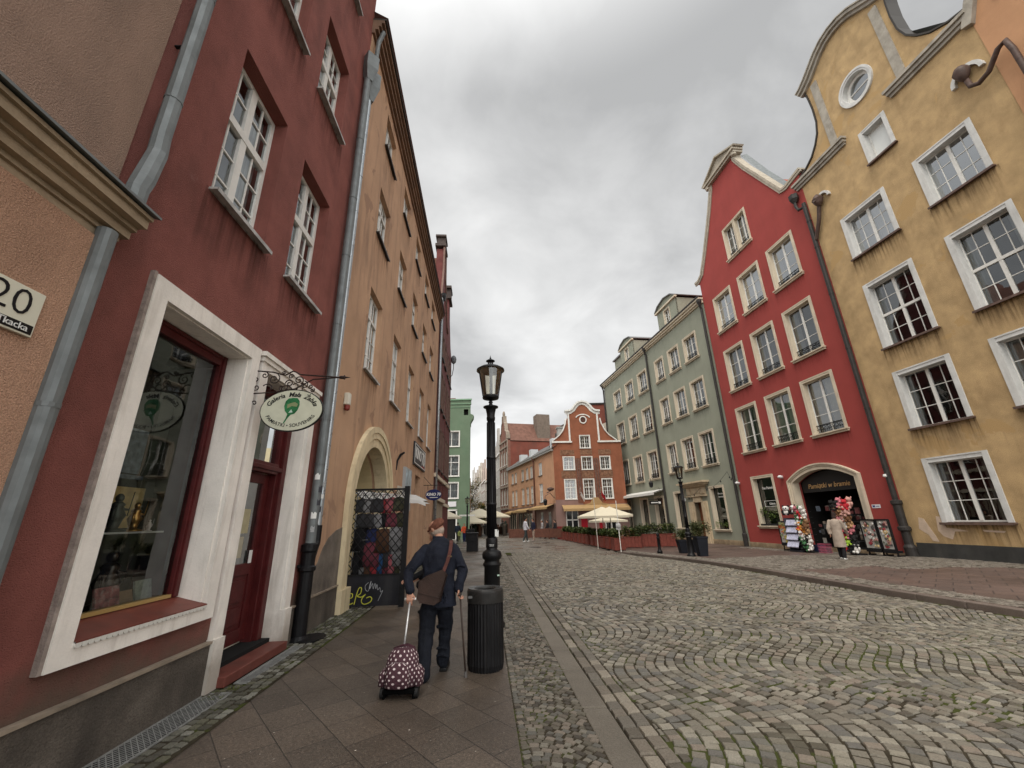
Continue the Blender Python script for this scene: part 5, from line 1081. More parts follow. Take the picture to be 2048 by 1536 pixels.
def paver(name,base,brick,col,col2,mort,rot,bw,rh,ms,bump,rough,rvar,speck,scale=1,offset=.5,stain=0.0):
    m=bpy.data.materials.new(name); m.use_nodes=True; MATS[name]=m; nt=m.node_tree; N=nt.nodes.new; L=nt.links.new; b=nt.nodes['Principled BSDF']
    tc=N('ShaderNodeTexCoord'); mp=N('ShaderNodeMapping'); mp.inputs['Rotation'].default_value=(0,0,D2R(rot)); L(tc.outputs['Object'],mp.inputs[0])
    def nz(sc,det,ro,v=None):
        n=N('ShaderNodeTexNoise'); n.inputs['Scale'].default_value=sc; n.inputs['Detail'].default_value=det; n.inputs['Roughness'].default_value=ro; L(v or tc.outputs['Object'],n.inputs[0]); return n.outputs[0]
    def mr(v,a,b_,c,d):
        n=N('ShaderNodeMapRange'); L(v,n.inputs[0]); [setattr(n.inputs[i+1],'default_value',x) for i,x in enumerate((a,b_,c,d))]; return n.outputs[0]
    br=N('ShaderNodeTexBrick'); L(mp.outputs[0],br.inputs[0]); br.offset=offset; br.inputs['Scale'].default_value=1; br.inputs['Brick Width'].default_value=bw; br.inputs['Row Height'].default_value=rh; br.inputs['Mortar Size'].default_value=ms; br.inputs['Mortar Smooth'].default_value=.25; br.inputs['Bias'].default_value=0
    br.inputs['Color1'].default_value=(*col,1); br.inputs['Color2'].default_value=(*col2,1); br.inputs['Mortar'].default_value=(*mort,1)
    cur=br.outputs[0]
    def mul(cur,k):
        n=N('ShaderNodeMix'); n.data_type='RGBA'; n.blend_type='MULTIPLY'; n.inputs[0].default_value=1; L(cur,n.inputs[6]); cb=N('ShaderNodeCombineColor'); [L(k,cb.inputs[i]) for i in range(3)]; L(cb.outputs[0],n.inputs[7]); return n.outputs[2]
    cur=mul(cur,mr(nz(.7,6,.6),.3,.7,.72,1.3)); cur=mul(cur,mr(nz(42,4,.8),.32,.68,1-speck,1+speck))
    vo=N('ShaderNodeTexVoronoi'); vo.inputs['Scale'].default_value=46; L(tc.outputs['Object'],vo.inputs[0])
    sp=mr(vo.outputs[0],.18,.40,1.75 if speck>.2 else 1.25,1); vc=N('ShaderNodeTexWhiteNoise'); L(vo.outputs['Position'],vc.inputs[0]); 
    gt_=mr(vc.outputs[0],.62,.80,0,1); k=N('ShaderNodeMix'); k.data_type='FLOAT'; L(gt_,k.inputs[0]); k.inputs[2].default_value=1; L(sp,k.inputs[3]); cur=mul(cur,k.outputs[0])
    L(cur,b.inputs['Base Color']); L(mr(nz(.55,5,.6),.38,.62,rough-rvar,rough+rvar),b.inputs['Roughness'])
    bp=N('ShaderNodeBump'); bp.inputs['Strength'].default_value=bump; bp.inputs['Distance'].default_value=.006; 
    ad=N('ShaderNodeMath'); ad.operation='MULTIPLY_ADD'; L(br.outputs['Fac'],ad.inputs[0]); ad.inputs[1].default_value=-1.2; L(nz(90,3,.7),ad.inputs[2]); L(ad.outputs[0],bp.inputs['Height']); L(bp.outputs[0],b.inputs['Normal'])
    return m
SLAB=paver('brown_slabs',0,0,(.104,.080,.060),(.066,.052,.040),(.030,.024,.019),49,.44,.37,.004,1.0,.45,.17,.55)
SLABR=paver('brown_slabs_right',0,0,(.105,.068,.053),(.09,.06,.048),(.035,.026,.022),45,.56,.50,.012,.6,.6,.12,.2)
PLAZA=paver('plaza_slabs',0,0,(.165,.148,.122),(.135,.12,.10),(.06,.052,.043),4,1.1,.38,.03,.6,.34,.14,.2)
GRAN=mat('kerb_granite',(.135,.119,.096),.62,var=.12,vs=2,bump=.7,bs=70,fine=.28,fs=130,island=.12,dirt=.3,dcol=(.07,.055,.045))
grid('pavement',lambda y:lwall(y)+.02,lambda y:xs(.01)(y),fr(-4,28,1),lambda x,y:-.001,SLAB,3)
grid('wall_edge_bed',lambda y:lwall(y)-.3,lambda y:lwall(y)+.58,fr(-4,28,1),lambda x,y:.0035 if x>lwall(y)+.0 else .0035,MOSS,2)
grid('sett_strip_bed',xs(0.01),xs(.64),fr(-4,24,1),lambda x,y:-.008,MOSS,2)
grid('road',xs(.60),lambda y:XK(y)+.02,fr(-4,26,1),lambda x,y:RZ(x,y)-.0165,MOSS,12)
grid('plaza',lambda y:lwall(min(y,24))-.3 if y<26 else -14-.1*y,lambda y:XK(26)+.4 if y<26 else 14,[23.2,24.5,26,28,31,35,40,46,55,70,90,130,190],lambda x,y:(RZ(x,y) if x>-.8 else RZ(x,y)+.0)-.004-.0*(x),PLAZA,24)
grid('pavement_right',lambda y:XK(y)+.05,lambda y:rwall(y)+.1,fr(-4,26,1),lambda x,y:GZ(x,y)-.004,SLABR,8)
grid('pavement_cafe',lambda y:XK(y)+.05,lambda y:rwall(y)+.1,fr(26,46,1.5),lambda x,y:GZ(x,y)+.008,SLABR,6)
STC=[(.105,.092,.072),(.195,.178,.143),(.155,.146,.126),(.135,.121,.096),(.25,.228,.182),(.17,.155,.124),(.12,.113,.10),(.18,.160,.128),(.22,.202,.165),(.145,.130,.104),(.165,.138,.110)]
SETT=mat('granite_setts',(.2,.18,.15),.52,island=.20,island_col=STC,fine=.18,fs=90,bump=.8,bs=55,rvar=.10,vs=1.2,dirt=.25,dcol=(.10,.10,.05),ds=(.5,.5,.5))
SETT2=mat('small_mosaic_setts',(.16,.14,.12),.6,island=.35,island_col=[(.075,.064,.05),(.12,.107,.082),(.17,.155,.125),(.10,.086,.068),(.09,.085,.073),(.13,.11,.088)],fine=.2,fs=120,bump=.8,bs=70)
MOSSY=mat('mossy_wall_setts',(.12,.12,.08),.8,island=.25,island_col=[(.085,.08,.06),(.13,.125,.10),(.105,.10,.07),(.07,.065,.052),(.16,.155,.13)],fine=.2,fs=90,bump=.8,bs=60)
BLOCK=mat('gutter_blocks',(.17,.135,.105),.6,island=.25,island_col=[(.12,.104,.082),(.16,.138,.11),(.14,.12,.095),(.11,.098,.08),(.18,.158,.125)],fine=.22,fs=90,bump=.9,bs=40)
def stones(name,items,m,h=.018,inset=.18,jit=.10,parent=None):
    vs=[];fs=[]; R_=random.random
    for (cx,cy,ang,w,d,z) in items:
        n=len(vs); ca,sa=math.cos(ang),math.sin(ang); tz=(R_()-.5)*.008; ta=(R_()-.5)*.05; tb=(R_()-.5)*.05
        cor=[]
        for sx,sy in ((-1,-1),(1,-1),(1,1),(-1,1)):
            cor.append((sx*w/2*(1-jit*R_()),sy*d/2*(1-jit*R_())))
        for k,zz in ((1.0,-.02),(.97,h*.35),(1-inset,h)):
            for x,y in cor:
                X,Y=x*k,y*k; vs.append((cx+ca*X-sa*Y,cy+sa*X+ca*Y,z+zz+(tz+ta*X+tb*Y if zz>0 else 0)))
        for r in (0,4):
            for i in range(4): a,b_=n+r+i,n+r+(i+1)%4; fs.append((a,b_,b_+4,a+4))
        fs.append((n+8,n+9,n+10,n+11))
    o=MB().add(vs,fs).build(name,m,parent); o['kind']='structure'; return o
random.seed(21)
# road: rows of setts running along the street with sideways undulation
def wv(t,y): return .26*(y-3.4)+.35*math.sin(2*math.pi*(y-.05)/2.95+.65*math.sin(t*.85+.35*y)+.42*(t-2.5))+.05*math.sin(y*2.3+t*1.7)
def dwy(t,y): return (wv(t,y+.02)-wv(t,y-.02))/.04
def dwt(t,y): return (wv(t+.02,y)-wv(t-.02,y))/.04
it=[]; t=-6.5
while t<10.2:
    cw=.128
    y=.5+random.random()*.1
    while y<26.6:
        l=random.uniform(.078,.112)*(1 if y<12 else 1.15)
        x=xs(t)(y)+wv(t,y); s=dwy(t,y)-.073; wd=cw*(1+dwt(t,y)); cc=1/math.sqrt(1+s*s); wd*=cc; l2=l/cc**.5; y+=(l2-l)/2; l=l2
        if x-wd/2>xs(1.125)(y)-.02 and x+wd/2<XK(y)-.02 and y<25.9:
            it.append((x+random.uniform(-.008,.008),y,-math.atan(s)+random.uniform(-.10,.10),wd*random.uniform(.90,.97),l*.875,RZ(x,y)-.020+random.uniform(-.004,.004)))
        elif x+wd/2>xs(1.125)(y)+.03 and x<xs(1.125)(y)+.2 and y<25.9:
            xa=xs(1.125)(y)+.004; xb=x+wd*.45; it.append(((xa+xb)/2,y,.073,(xb-xa),l*.86,RZ(x,y)-.020))
        y+=l*cc**.5
    t+=cw
rs=stones('road_setts',it,SETT,h=.015,inset=.13)
# gutter: two rows of large blocks
it=[]
for r_,t0 in ((0,.865),(1,.995)):
    y=.5+r_*.1
    while y<21:
        l=random.uniform(.15,.24); x=xs(t0+.06)(y+l/2); it.append((x,y+l/2,.073+random.uniform(-.03,.03),.122,l-.014,RZ(x,y)-.012+random.uniform(-.003,.003))); y+=l
stones('gutter_blocks',it,BLOCK,inset=.12)
# small mosaic strip
it=[]; y0=.6
while y0<21:
    sp=.062 if y0<9 else .085; t=.02
    while t<.60:
        w=random.uniform(.05,.085)*(1 if y0<9 else 1.25); tc_=min(t+w/2,.585); wv=.16*math.sin(2*math.pi*(tc_+.1)/.62*.5+.3)+.03*math.sin(y0*2+t*9); yy=y0+wv
        x=xs(tc_)(yy); s=(.16*math.cos(2*math.pi*(tc_+.1)/.62*.5+.3)*math.pi/.62); it.append((x,yy+random.uniform(-.006,.006),math.atan(s)+random.uniform(-.2,.2),w*1.05,sp*.86,-.012+random.uniform(-.003,.003)))
        t+=w
    y0+=sp
stones('sett_strip',it,SETT2,h=.012)
# strip along the left house fronts
it=[]; y0=2.0
while y0<20:
    for k,t0 in enumerate((.33,.42,.51)):
        x=lwall(y0)+t0+random.uniform(-.008,.008); l=random.uniform(.08,.11); it.append((x,y0+random.uniform(-.01,.01),-.06+random.uniform(-.2,.2),.072,l*.78,.006+random.uniform(-.004,.003)))
    if y0>6.5 or 4.75<y0<5.05:
        for t0 in (.06,.15,.24): it.append((lwall(y0)+t0,y0+random.uniform(-.02,.02),random.uniform(-.3,.3),.074,.076,.006+random.uniform(-.004,.003)))
    y0+=.098
stones('wall_edge_setts',it,MOSSY,h=.010)
# kerbs
b=MB(); y=-3
random.seed(5)
while y<24:
    l=random.uniform(.7,1.25); x0,x1=xs(.62)(y+.005),xs(.85)(y+.005); X0,X1=xs(.62)(y+l-.01),xs(.85)(y+l-.01); z=-.003+random.uniform(-.003,.003)
    b.add([(x0,y+.005,-.2),(x1,y+.005,-.2),(X1,y+l-.01,-.2),(X0,y+l-.01,-.2),(x0,y+.005,z),(x1,y+.005,z),(X1,y+l-.01,z),(X0,y+l-.01,z)],[(3,2,1,0),(4,5,6,7),(0,1,5,4),(1,2,6,5),(2,3,7,6),(3,0,4,7)]); y+=l
tag(b.build('kerb',GRAN,None,bevel=.012),kind='structure')
b=MB(); y=-3
while y<25.8:
    l=random.uniform(.8,1.3); e=min(y+l,25.8)-.01; P=[(XK(y),y),(XK(y)+.17,y),(XK(e)+.17,e),(XK(e),e)]
    z=[GZ(p[0],p[1])+.006 for p in P]; b.add([(p[0],p[1],-.5) for p in P]+[(p[0],p[1],zz) for p,zz in zip(P,z)],[(3,2,1,0),(4,5,6,7),(0,1,5,4),(1,2,6,5),(2,3,7,6),(3,0,4,7)]); y+=l
tag(b.build('kerb',mat('brown_kerb_stone',(.125,.10,.085),.6,var=.15,vs=2,island=.15,fine=.2,fs=90,bump=.6,bs=50),None,bevel=.015),kind='structure')
# right pavement setts: strip behind the kerb, along the wall, and fully in front of the souvenir shop
it=[]; y0=3.0
while y0<25.5:
    sp=.10 if y0<12 else .12; x=XK(y0)+.24
    xw=rwall(y0)-.06
    while x<xw:
        w=random.uniform(.09,.14)
        ok=(x<XK(y0)+.80) or (x>xw-1.0-.3*(y0<15)) or (13.2+.18*(x-8)*(1 if x<11 else -.3)<y0<18.6-.25*abs(x-11))
        if ok: it.append((x+w/2,y0+.10*math.sin(x*3.1),.3*math.cos(x*3.1)+random.uniform(-.07,.07),w*.93,sp*.9,GZ(x,y0)-.004+random.uniform(-.003,.003)))
        x+=w
    y0+=sp
stones('pavement_setts',it,SETT2 if False else mat('pavement_sett_stone',(.2,.18,.15),.6,island=.25,island_col=[(.11,.095,.075),(.16,.14,.115),(.19,.17,.14),(.13,.115,.095),(.15,.13,.11)],fine=.2,fs=90,bump=.6,bs=60),h=.014)
# grates against the wall
def grate(u0,u1,kind,label,d0=.03,d1=.30):
    t=thing('drain_grate',label,'drain grate',(*on(PL,HL,-2.56),.006),rotL(HL)); x0,x1=lu(u0),lu(u1); b=MB()
    MB().box(x0,x1,-d1,-d0,-.004,-.001).build('pit',mat('pit_black',(.004,.004,.004),1,spec=0),t)
    b.box(x0,x1,-d1,-d1+.012,0,.012).box(x0,x1,-d0-.012,-d0,0,.012).box(x0,x0+.012,-d1,-d0,0,.012).box(x1-.012,x1,-d1,-d0,0,.012)
    if kind=='mesh':
        s=.055; n=int((x1-x0)/s)
        for i in range(-6,n+1):
            for sg in (1,-1):
                p=(x0+i*s,-d1 if sg>0 else -d0); q=(x0+i*s+.27*1.2*.95,-d0 if sg>0 else -d1)
                if p[0]<x0: tt=(x0-p[0])/(q[0]-p[0]); p=(x0,p[1]+tt*(q[1]-p[1]))
                if q[0]>x1: tt=(x1-p[0])/(q[0]-p[0]) if q[0]>p[0] else 1; q=(x1,p[1]+tt*(q[1]-p[1]))
                if q[0]-p[0]>.01: b.bar((p[0],p[1],.008),(q[0],q[1],.008),.006,.004)
    else:
        n=int((x1-x0)/.036)
        for i in range(n): x=x0+(i+.5)*.036; b.box(x-.005,x+.005,-d1,-d0,.004,.010)
        b.box(x0,x1,-.18,-.17,.002,.011)
    b.build('grating',mat('galvanised_grate',(.22,.22,.21),.6,metal=.0,var=.3,vs=9),t)
grate(-2.4,-.20,'mesh','galvanised diamond mesh grate along the maroon house wall',.02,.29); grate(.05,1.45,'bar','barred grate below the red shop door step',.15,.30)
random.seed(9)
b=MB()
for i in range(110):   # petals, wrappers and gum on the slabs
    x=random.uniform(-2.4,-.05); y=random.uniform(3.2,12); r=random.uniform(.003,.008)
    n=6; b.add([(x+r*math.cos(6.283*k/n)*random.uniform(.6,1.3),y+r*math.sin(6.283*k/n),.0025) for k in range(n)],[tuple(range(n))])
tag(b.build('litter',mat('pale_specks',(.42,.37,.32),.7,island=.4),None),kind='stuff')
b=MB()
for i in range(900):
    t=random.choice([(-3.2+.07*random.random(),5.0+random.random()*.3),(lwall(8)+random.random()*.3,random.uniform(7.2,8.9)),(lwall(6)+random.random()*.35,random.uniform(4.7,5.1))]); x,y=t
    b.leaves((x,y,.012),(.02,.02,.008),2,.012)
tag(b.build('moss',mat('moss_green',(.075,.085,.025),.9,island=.3),None),kind='stuff')
b=MB(); 
for i in range(420):
    y=random.uniform(3.6,11); t=random.uniform(1.3,7.5); x=xs(t)(y)
    if math.sin(t*1.1+y*.4)+math.sin(y*.9-t*.6)<.55: continue
    for k in range(5):
        a=random.uniform(-.05,.05); px,py=x+random.uniform(-.03,.03),y+random.uniform(-.1,.1); h=random.uniform(.008,.02); b.add([(px,py,RZ(px,py)-.016),(px+.010,py,RZ(px,py)-.016),(px+.005,py+.004,RZ(px,py)-.006+h*.6)],[(0,1,2)])
tag(b.build('grass',mat('joint_grass',(.085,.11,.03),.9,island=.3),None),kind='stuff')
# manhole covers on the plaza
for i,(x,y) in enumerate(((1.2,27.5),(2.2,33))):
    o=MB().lathe((0,0,0),[(.38,-.01),(.38,.006),(0,.006)],24).build('manhole_cover',CASTI,None); o.location=(x,y,RZ(x,y)+.0); tag(o,'round iron cover in the plaza, %s of the two'%('nearer' if i==0 else 'farther'),'manhole cover','manhole covers')
# ================================================================ street furniture
def lamp(loc,label,octa=False,grp='cast iron street lamps'):
    t=thing('street_lamp',label,'street lamp',loc,0,grp)
    b=MB(); b.lathe((0,0,0),[(.20,-.03),(.20,.05),(.17,.09),(.145,.14),(.135,.16),(.128,.88),(.150,.90),(.150,.93),(.128,.95),(.125,.98),(.158,1.01),(.165,1.06),(.150,1.11),(.115,1.13),(.09,1.15),(.10,1.18),(.10,1.30),(.082,1.33)],24)
    b.build('base',CASTI,t,smooth=True)
    b=MB(); b.lathe((0,0,0),[(.080,1.3),(.076,1.85),(.090,1.86),(.090,1.89),(.075,1.90),(.071,2.65),(.086,2.66),(.086,2.69),(.070,2.70),(.066,3.36),(.076,3.37),(.082,3.42),(.074,3.44),(.078,3.5),(.10,3.60),(.14,3.615),(.14,3.635),(.05,3.64),(.03,3.70),(.045,3.72),(.03,3.74),(.03,3.80)],20,rib=0)
    for k in range(12): a=k*math.pi/6; b.tube([(.078*math.cos(a),.078*math.sin(a),1.36),(.070*math.cos(a),.070*math.sin(a),3.33)],.009,4)
    b.build('pole',CASTI,t,smooth=True)
    seg=8 if octa else 24
    b=MB(); b.lathe((0,0,0),[(.05,3.76),(.150,3.79),(.158,3.82),(.14,3.85)],seg)
    b.lathe((0,0,0),[(.262,4.36),(.270,4.35),(.268,4.375),(.20,4.42),(.11,4.455),(.085,4.47),(.055,4.475)],seg,caps=False)
    b.lathe((0,0,0),[(.05,4.475),(.05,4.49)],12); b.lathe((0,0,0),[(.052,4.535),(.088,4.55),(.088,4.56),(.04,4.59),(.014,4.60),(.020,4.62),(.010,4.63),(.001,4.68)],12)
    for k in range(8): a=k*math.pi/4; b.tube([(.045*math.cos(a),.045*math.sin(a),4.48),(.045*math.cos(a),.045*math.sin(a),4.54)],.007,4)
    for a in (.15,math.pi+.15): b.tube([(.148*math.cos(a),.148*math.sin(a),3.84),(.222*math.cos(a),.222*math.sin(a),4.36)],.010,6)
    b.build('lamp_frame',CASTI,t,smooth=False)
    MB().lathe((0,0,0),[(.26,4.355),(.20,4.40),(.05,4.43)],seg,caps=False).build('reflector',mat('beige_reflector',(.38,.32,.25),.5),t)
    MB().lathe((0,0,0),[(.138,3.85),(.218,4.36)],seg,caps=False).build('glass',glass('lamp_glass',(.88,.85,.76),.10,.05),t,smooth=not octa)
    MB().tube([(-.01,.05,3.8),(-.01,.05,4.4)],.014,6).tube([(.02,.0,3.8),(.02,0,4.38)],.018,8).build('burner',mat('lamp_tube',(.05,.045,.04),.4),t)
    return t
lp=lamp((-.41,7.4,0),'tall black cast iron street lamp behind the litter bin on the left kerb')
MB().add([(.075+.0,-.03,1.34),(.115,-.02,1.34),(.12,-.03,1.46),(.09,-.075,1.40),(.075,-.03,1.47)],[(0,1,2,3,4)]).box(.06,.10,-.08,-.078,1.35,1.46).build('paper_scrap',WLET,lp)
MB().box(.085,.125,-.092,-.088,.74,.765).build('sticker',mat('pale_green_sticker',(.45,.6,.5),.6),lp); MB().box(-.035,.045,-.106,-.104,1.22,1.225).box(-.03,.04,-.106,-.104,1.20,1.206).build('sticker',WLET,lp)
l2=lamp((7.74,19.55,GZ(7.7,19.5)),'black street lamp standing beside the dark plant tub before the green house',True); l2.scale=(.93,.93,.885)
l3=lamp((-4.1,36.5,-.02),'distant black street lamp in front of the leaf green house',True); l3.scale=(.9,.9,.8)
MB().box(-.75,.75,-.04,.04,2.55,2.72).build('cross_arm',WHITE,l3)
# litter bin
bn=thing('litter_bin','black ribbed cylindrical litter bin on the left pavement kerb side','litter bin',(-.385,5.47,0))
b=MB(); seg=72; prof=[(.200,0.0),(.205,.03),(.212,.06),(.212,.68),(.215,.69)]
b.lathe((0,0,0),prof,seg,rib=.03,ribn=1)
b.build('body',mat('bin_black',(.007,.007,.008),.42,var=.3,vs=5,dirt=.3,dcol=(.06,.057,.053),ds=(12,12,.5),rvar=.1),bn)
b=MB(); b.lathe((0,0,0),[(.216,.685),(.218,.69),(.218,.80),(.216,.815),(.20,.835),(.135,.83),(.115,.815),(.112,.70)],48,caps=False); b.build('rim',mat('bin_rim',(.022,.021,.020),.35,var=.3,vs=7,rvar=.1),bn,smooth=False)
MB().lathe((0,0,0),[(.13,.70),(0,.70)],24).build('liner',mat('pit_black'),bn); MB().box(-.19,-.14,-.165,-.155,.745,.77).build('badge',mat('dull_badge',(.12,.12,.12),.4),bn)
# bollard
bo=thing('bollard','short black cast iron bollard on the right pavement near the kerb','bollard',(7.2,22.1,GZ(7.2,22.1)))
MB().lathe((0,0,0),[(.13,0),(.13,.12),(.09,.16),(.075,.22),(.065,.7),(.085,.72),(.085,.76),(.05,.80),(.08,.86),(.08,.93),(.04,.98),(0,.99)],16).build('post',CASTI,bo,smooth=True)
# far dark bin and posts
for i,(x,y,h,l) in enumerate(((-2.45,24.6,1.0,'square black bin standing behind the street lamp on the left pavement'),(-4.0,38.6,.95,'small black bin beside the people at the leaf green house'))):
    o=thing('square_bin',l,'bin',(x,y,-.005)); MB().box(-.31,.31,-.28,.28,0,h*.93).build('body',mat('bin_black'),o,bevel=.02); MB().box(-.34,.34,-.31,.31,h*.93,h).box(-.2,.2,-.32,-.31,h*.55,h*.75).build('lid',CASTI,o,bevel=.02)
# planters
PLR=mat('oxblood_planter_boards',(.16,.042,.030),.6,var=.25,vs=5,dirt=.4,dcol=(.07,.02,.015),ds=(4,4,.8)); SHR=mat('boxwood_leaves',(.045,.075,.016),.6,island=.6,island_col=[(.03,.055,.012),(.05,.085,.02),(.075,.10,.025),(.10,.105,.03),(.035,.05,.02)])
def planter(loc,rz,w,d,h,lab,grp,shrub=.33,seed=0,name='wooden_planter'):
    random.seed(seed); t=thing(name,lab,'planter',loc,rz,grp)
    b=MB(); n=5
    for i in range(n):
        xa=-w/2+w*i/n
        for yy in (-d/2,d/2-.025): b.box(xa+.006,xa+w/n-.006,yy,yy+.025,.05,h-.03)
    for xx in (-w/2,w/2-.025): b.box(xx,xx+.025,-d/2+.025,d/2-.025,.05,h-.03)
    b.box(-w/2-.02,w/2+.02,-d/2-.02,-d/2+.05,h-.04,h).box(-w/2-.02,w/2+.02,d/2-.05,d/2+.02,h-.04,h).box(-w/2-.02,-w/2+.05,-d/2+.05,d/2-.05,h-.04,h).box(w/2-.05,w/2+.02,-d/2+.05,d/2-.05,h-.04,h)
    for xx in (-w/2+.03,w/2-.10): b.box(xx,xx+.07,-d/2-.012,-d/2,.0,h-.04)
    b.build('box',PLR,t); MB().box(-w/2+.03,w/2-.03,-d/2+.03,d/2-.03,h-.12,h-.08).build('soil',mat('soil',(.03,.022,.015),.95),t)
    s=MB()
    for k in range(max(2,int(w/.28))): s.leaves((-w/2+.14+(w-.28)*k/max(1,int(w/.28)-1),random.uniform(-.05,.05),h+shrub*.55+random.uniform(-.04,.06)),(.24,d*.5,shrub*.75),420,.07)
    s.build('shrub',SHR,t); return t
ordl=['nearest','second','third','fourth','fifth','sixth','seventh','eighth','ninth','tenth','eleventh','farthest']
pth=[(5.85,25.1),(4.35,38.0)]
for i in range(12):
    f=i/11; x=pth[0][0]+(pth[1][0]-pth[0][0])*f+.15*math.sin(math.pi*f); y=pth[0][1]+(pth[1][1]-pth[0][1])*f
    planter((x,y,GZ(x,y)-.005),D2R(96.5+random.uniform(-3,3)),.62,.62,.70,'oxblood planter box with a clipped shrub, %s in the row along the terrace edge'%ordl[i],'planter boxes along the terrace edge',.36,i)
for i,(x,y,l) in enumerate(((7.15,26.9,'left'),(8.25,27.2,'middle'),(9.35,27.0,'right'))):
    planter((x,y,GZ(x,y)+.01),D2R(-5),1.0,.6,.78 if i else .66,'large oxblood planter with yellow green shrub, %s of three by the white awning'%l,'large planters by the awning',.50,40+i)
# terrace fence behind planters and low wall near the people
tf=thing('terrace_fence','low brown boarded fence in front of the apricot house','fence',(0,0,0)); b=MB()
for a,c in (((-.6,41.5),(3.1,40.6)),((3.1,40.6),(4.3,39.0))):
    b.bar((*a,.40),(*c,.40),.06,.78)
b.build('boards',mat('brown_fence_boards',(.11,.045,.03),.7,var=.3,vs=5),tf); b=MB()
for x,y in ((-.6,41.5),(1.2,41.05),(3.1,40.6),(4.3,39)): b.box(x-.06,x+.06,y-.06,y+.06,-.2,.85)
b.build('post',mat('brown_fence_boards'),tf)
# parasols
CANV=mat('cream_canvas',(.60,.545,.42),.85,var=.04,vs=2)
def parasol(loc,w,label,rz=0,h=1.95,rise=.62,grp='cream parasols'):
    t=thing('parasol',label,'parasol',loc,rz,grp); b=MB(); r=w/2; n=4
    rim=[(-r,-r),(0,-r*1.0),(r,-r),(r,0),(r,r),(0,r),(-r,r),(-r,0)]
    vs=[(0,0,h+rise)]; 
    for x,y in rim: vs.append((x*.5,y*.5,h+rise*.48-(0 if abs(x)==abs(y) else .03)))
    for x,y in rim: vs.append((x,y,h+(0 if abs(x)==abs(y) else -.0)))
    for x,y in rim: vs.append((x,y,h-.14))
    fs=[(0,1+i,1+(i+1)%8) for i in range(8)]+[(1+i,9+i,9+(i+1)%8,1+(i+1)%8) for i in range(8)]+[(9+i,17+i,17+(i+1)%8,9+(i+1)%8) for i in range(8)]
    b.add(vs,fs).build('canopy',CANV,t)
    MB().tube([(0,0,0),(0,0,h+rise+.05)],.03,8).build('pole',mat('pale_pole',(.5,.47,.42),.5),t); MB().box(-.35,.35,-.35,.35,0,.07).build('base',mat('concrete_base',(.2,.19,.18),.8),t)
    b=MB()
    for x,y in rim: b.bar((0,0,h+rise-.06),(x*.97,y*.97,h-.02),.02)
    b.build('rib',mat('pale_pole'),t); return t
P1=parasol((5.95,29.3,GZ(6,29)),2.55,'nearer cream parasol over the terrace beside the planter row',.3,1.93,.60); parasol((6.75,30.6,GZ(7,30)),2.3,'second cream parasol overlapping the nearer one on the terrace',.3,1.98,.58)
parasol((7.6,35.5,GZ(7,35)),2.4,'small white parasol deeper in the terrace under the big ones',.2,1.6,.3)
parasol((-5.85,33.5,0),3.2,'cream parasol at the foot of the leaf green house',.1,1.95,.75)
parasol((-4.2,50,-.02),4.4,'wide cream parasol, left of those in the side street',.2,2.1,.95); parasol((-2.9,52,-.02),4.2,'wide cream parasol right of the first in the side street, behind the lamp post',.1,2.1,.9); parasol((-4.7,46,0),3.0,'lower cream parasol at the corner of the leaf green house',.2,1.5,.7)
sp=thing('flag_pole','leaning thin white pole with a small black and white pennant at the terrace corner','pole',(5.72,24.0,GZ(5.7,24)))
MB().tube([(0,0,0),(-.02,0,2.7)],.022,8).build('pole',WHITE,sp); MB().ell((-.02,-.03,1.35),.14,.05,.12,8,5).box(-.14,.1,-.02,.02,1.15,1.5).build('pennant',mat('black_white_cloth',(.4,.4,.4),.8,island=0,dirt=1,dcol=(.02,.02,.02),ds=(14,14,14)),sp)
tag(MB().tube([(4.9,26.2,-.15),(4.86,26.2,3.4)],.022,8).build('pole',mat('pale_pole'),None),'tall thin pale pole standing among the planter row','pole')
# cafe furniture on the terrace
def chair(loc,rz,lab):
    t=thing('cafe_chair',lab,'chair',loc,rz,'cafe chairs on the terrace'); W_=mat('chair_wood',(.22,.11,.05),.6)
    MB().box(-.2,.2,-.2,.2,.43,.46).build('seat',W_,t); b=MB()
    for z in (.6,.72,.84): b.box(-.2,.2,.18,.2,z,z+.07)
    b.build('backrest',W_,t)
    for x,y,h in ((-.19,-.19,.44),(.19,-.19,.44),(-.19,.19,.92),(.19,.19,.92)): MB().box(x-.015,x+.015,y-.015,y+.015,0,h).build('leg',IRON,t)
for i,(x,y) in enumerate(((6.7,27.6),(7.5,28.6),(7.3,31),(8.6,31.5))): chair((x,y,GZ(x,y)+.01),.7*i,'wooden slat cafe chair, %s on the terrace counting from the nearest'%ordl[[0,1,2,3][i]])
# side street cafe crowd mass
random.seed(31); b=MB()
for i in range(46):
    x=random.uniform(-6.2,-1.2); y=random.uniform(48,58); h=random.uniform(1.0,1.7); b.lathe((x,y,0),[(.18,0),(.2,.5),(.26,h*.72),(.1,h*.82),(.11,h*.9),(.08,h)],7)
tag(b.build('cafe_crowd',mat('dark_clothes_mix',(.05,.05,.05),.9,island_col=[(.02,.02,.022),(.05,.04,.03),(.03,.04,.03),(.10,.05,.03),(.3,.28,.25)]),None),'dark mass of seated guests and tables under the far parasols','crowd',kind='stuff')
